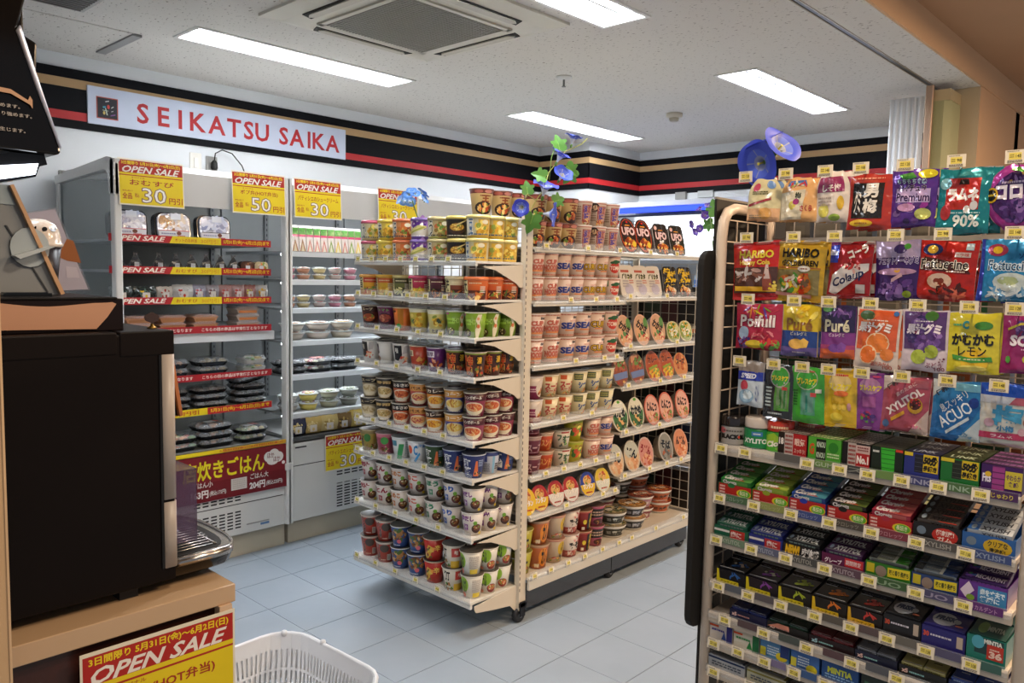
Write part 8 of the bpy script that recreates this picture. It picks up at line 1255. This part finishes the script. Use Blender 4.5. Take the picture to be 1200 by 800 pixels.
for loc, d, L_, sp_, s_ in (((2.60, 2.18, 2.03), (-.5, -1, .1), L1, .2, 1.05), ((2.68, 2.175, 1.955), (-.4, -1, .1), L2, 2.6, 1.15), ((2.645, 2.175, 1.965), (-.6, -1, .2), L1, -2.2, .95), ((2.50, 2.17, 1.905), (-.5, -1, .3), L1, 1.3, .95), ((2.395, 2.17, 1.83), (-.6, -1, .1), L2, .1, .85), ((2.56, 2.17, 1.81), (-.5, -1, .3), L1, -1.2, .9), ((2.425, 2.165, 1.745), (-.5, -1, -.1), L1, 2.9, 1.25)): addl(t, L_, loc, d, sp_, s_*1.15)
t = thing('flower_cluster', 'pale blue artificial flower cluster at the end rack top', 'artificial flower')
H = blossom(.026, .016, '#5c90dc', '#78a8e8', '#c8d8f0', 2, 4); rs = random.Random(4)
m = M(); m.tube([(2.42, 2.86, 1.66), (2.40, 2.86, 1.76), (2.36, 2.85, 1.83)], .003, '#6c8a4c', 5); m.build('stem', 'petal', t)
for k in range(15): a, e = rs.uniform(0, 6.3), rs.uniform(-.3, 1); loc = (2.36+.055*math.cos(a)*math.cos(e), 2.85+.055*math.sin(a)*math.cos(e), 1.835+.045*math.sin(e)); addb(t, H, loc, (loc[0]-2.36, loc[1]-2.85, loc[2]-1.82+.02), rs.uniform(0, 3), .9)
t = thing('large_blue_flower', 'two large blue artificial blossoms above the candy bags', 'artificial flower')
BB1 = blossom(.050, .032, '#3c50cc', '#5068d8', '#8c94c0', 1, 3); BB2 = blossom(.044, .034, '#4054cc', '#6c80dc', '#a8acb8', 2, 3)
m = M(); m.tube([(1.76, .822, 1.70), (1.735, .828, 1.745), (1.73, .838, 1.775)], .0016, '#2c4020', 5); m.tube([(1.73, .838, 1.775), (1.73, .825, 1.80)], .0016, '#5c7030', 5); m.build('stem', 'petal', t)
addb(t, BB1, (1.745, .842, 1.772), (-.8, .25, -.25), .5, 1.05); addb(t, BB2, (1.742, .836, 1.790), (-.3, .35, 1), 1.2, .95); addb(t, BB2, (1.735, .822, 1.785), (-.25, -.75, .55), .3, 1.05)
t = thing('purple_flower', 'small purple artificial flower with broad leaves at the noodle rack end', 'artificial flower')
m = M(); m.tube([(3.86, 2.14, 1.62), (3.85, 2.15, 1.75), (3.85, 2.17, 1.86)], .003, '#7c9a5c', 5); m.build('stem', 'petal', t); P_ = blossom(.022, .03, '#4c2c90', '#6c48b0', '#b8a8d0', 2)
for loc, d in (((3.86, 2.22, 1.86), (-.6, .3, .7)), ((3.87, 2.19, 1.875), (-.5, -.3, .7)), ((3.85, 2.25, 1.80), (-.8, .4, -.2)), ((3.86, 2.20, 1.835), (-.7, -.4, .2)), ((3.86, 2.235, 1.765), (-.8, .3, -.4)), ((3.85, 2.21, 1.77), (-.7, 0, 0))): addb(t, P_, loc, d)
for loc, sp_, s_ in (((3.86, 2.13, 1.85), .4, 1.6), ((3.87, 2.16, 1.80), 2.0, 1.2), ((3.86, 2.12, 1.74), -2.4, 1.2), ((3.86, 2.10, 1.80), -.8, 1.3)): addl(t, L1, loc, (-1, -.3, .1), sp_, s_)
# rear side of the noodle rack: dark cartons seen through gaps
RC = [('black', '#1c1a18'), ('dark brown', '#3c241a'), ('bottle green', '#24382a'), ('navy', '#242c44'), ('maroon', '#4a2024'), ('slate', '#3c4044')]
rcm = {n: carton(.106, .07, .215, c, [('n', -.7, .6, .7, .85, 2, '#7c766c')], []) for n, c in RC}
for zi, z in enumerate((.20, .46, .72, .98, 1.24)):
    m = M(); m.box(3.888, 4.198, 2.25, 3.04, z-.016, z, '#cfc8ba'); m.build('far_end_shelf', 'enamel', mr_)
    for i in range(7):
        n_ = RC[(i*2+zi*3) % 6][0]; place('rear_carton', rcm[n_], f'{n_} carton behind the wire end of the noodle rack, {["lowest", "second", "third", "fourth", "top"][zi]} row, {["first", "second", "third", "fourth", "fifth", "sixth", "seventh"][i]} along', 'carton', TR(3.978, 2.995-i*.113, z, rz=-R90), 'cartons at the far end of the noodle rack')
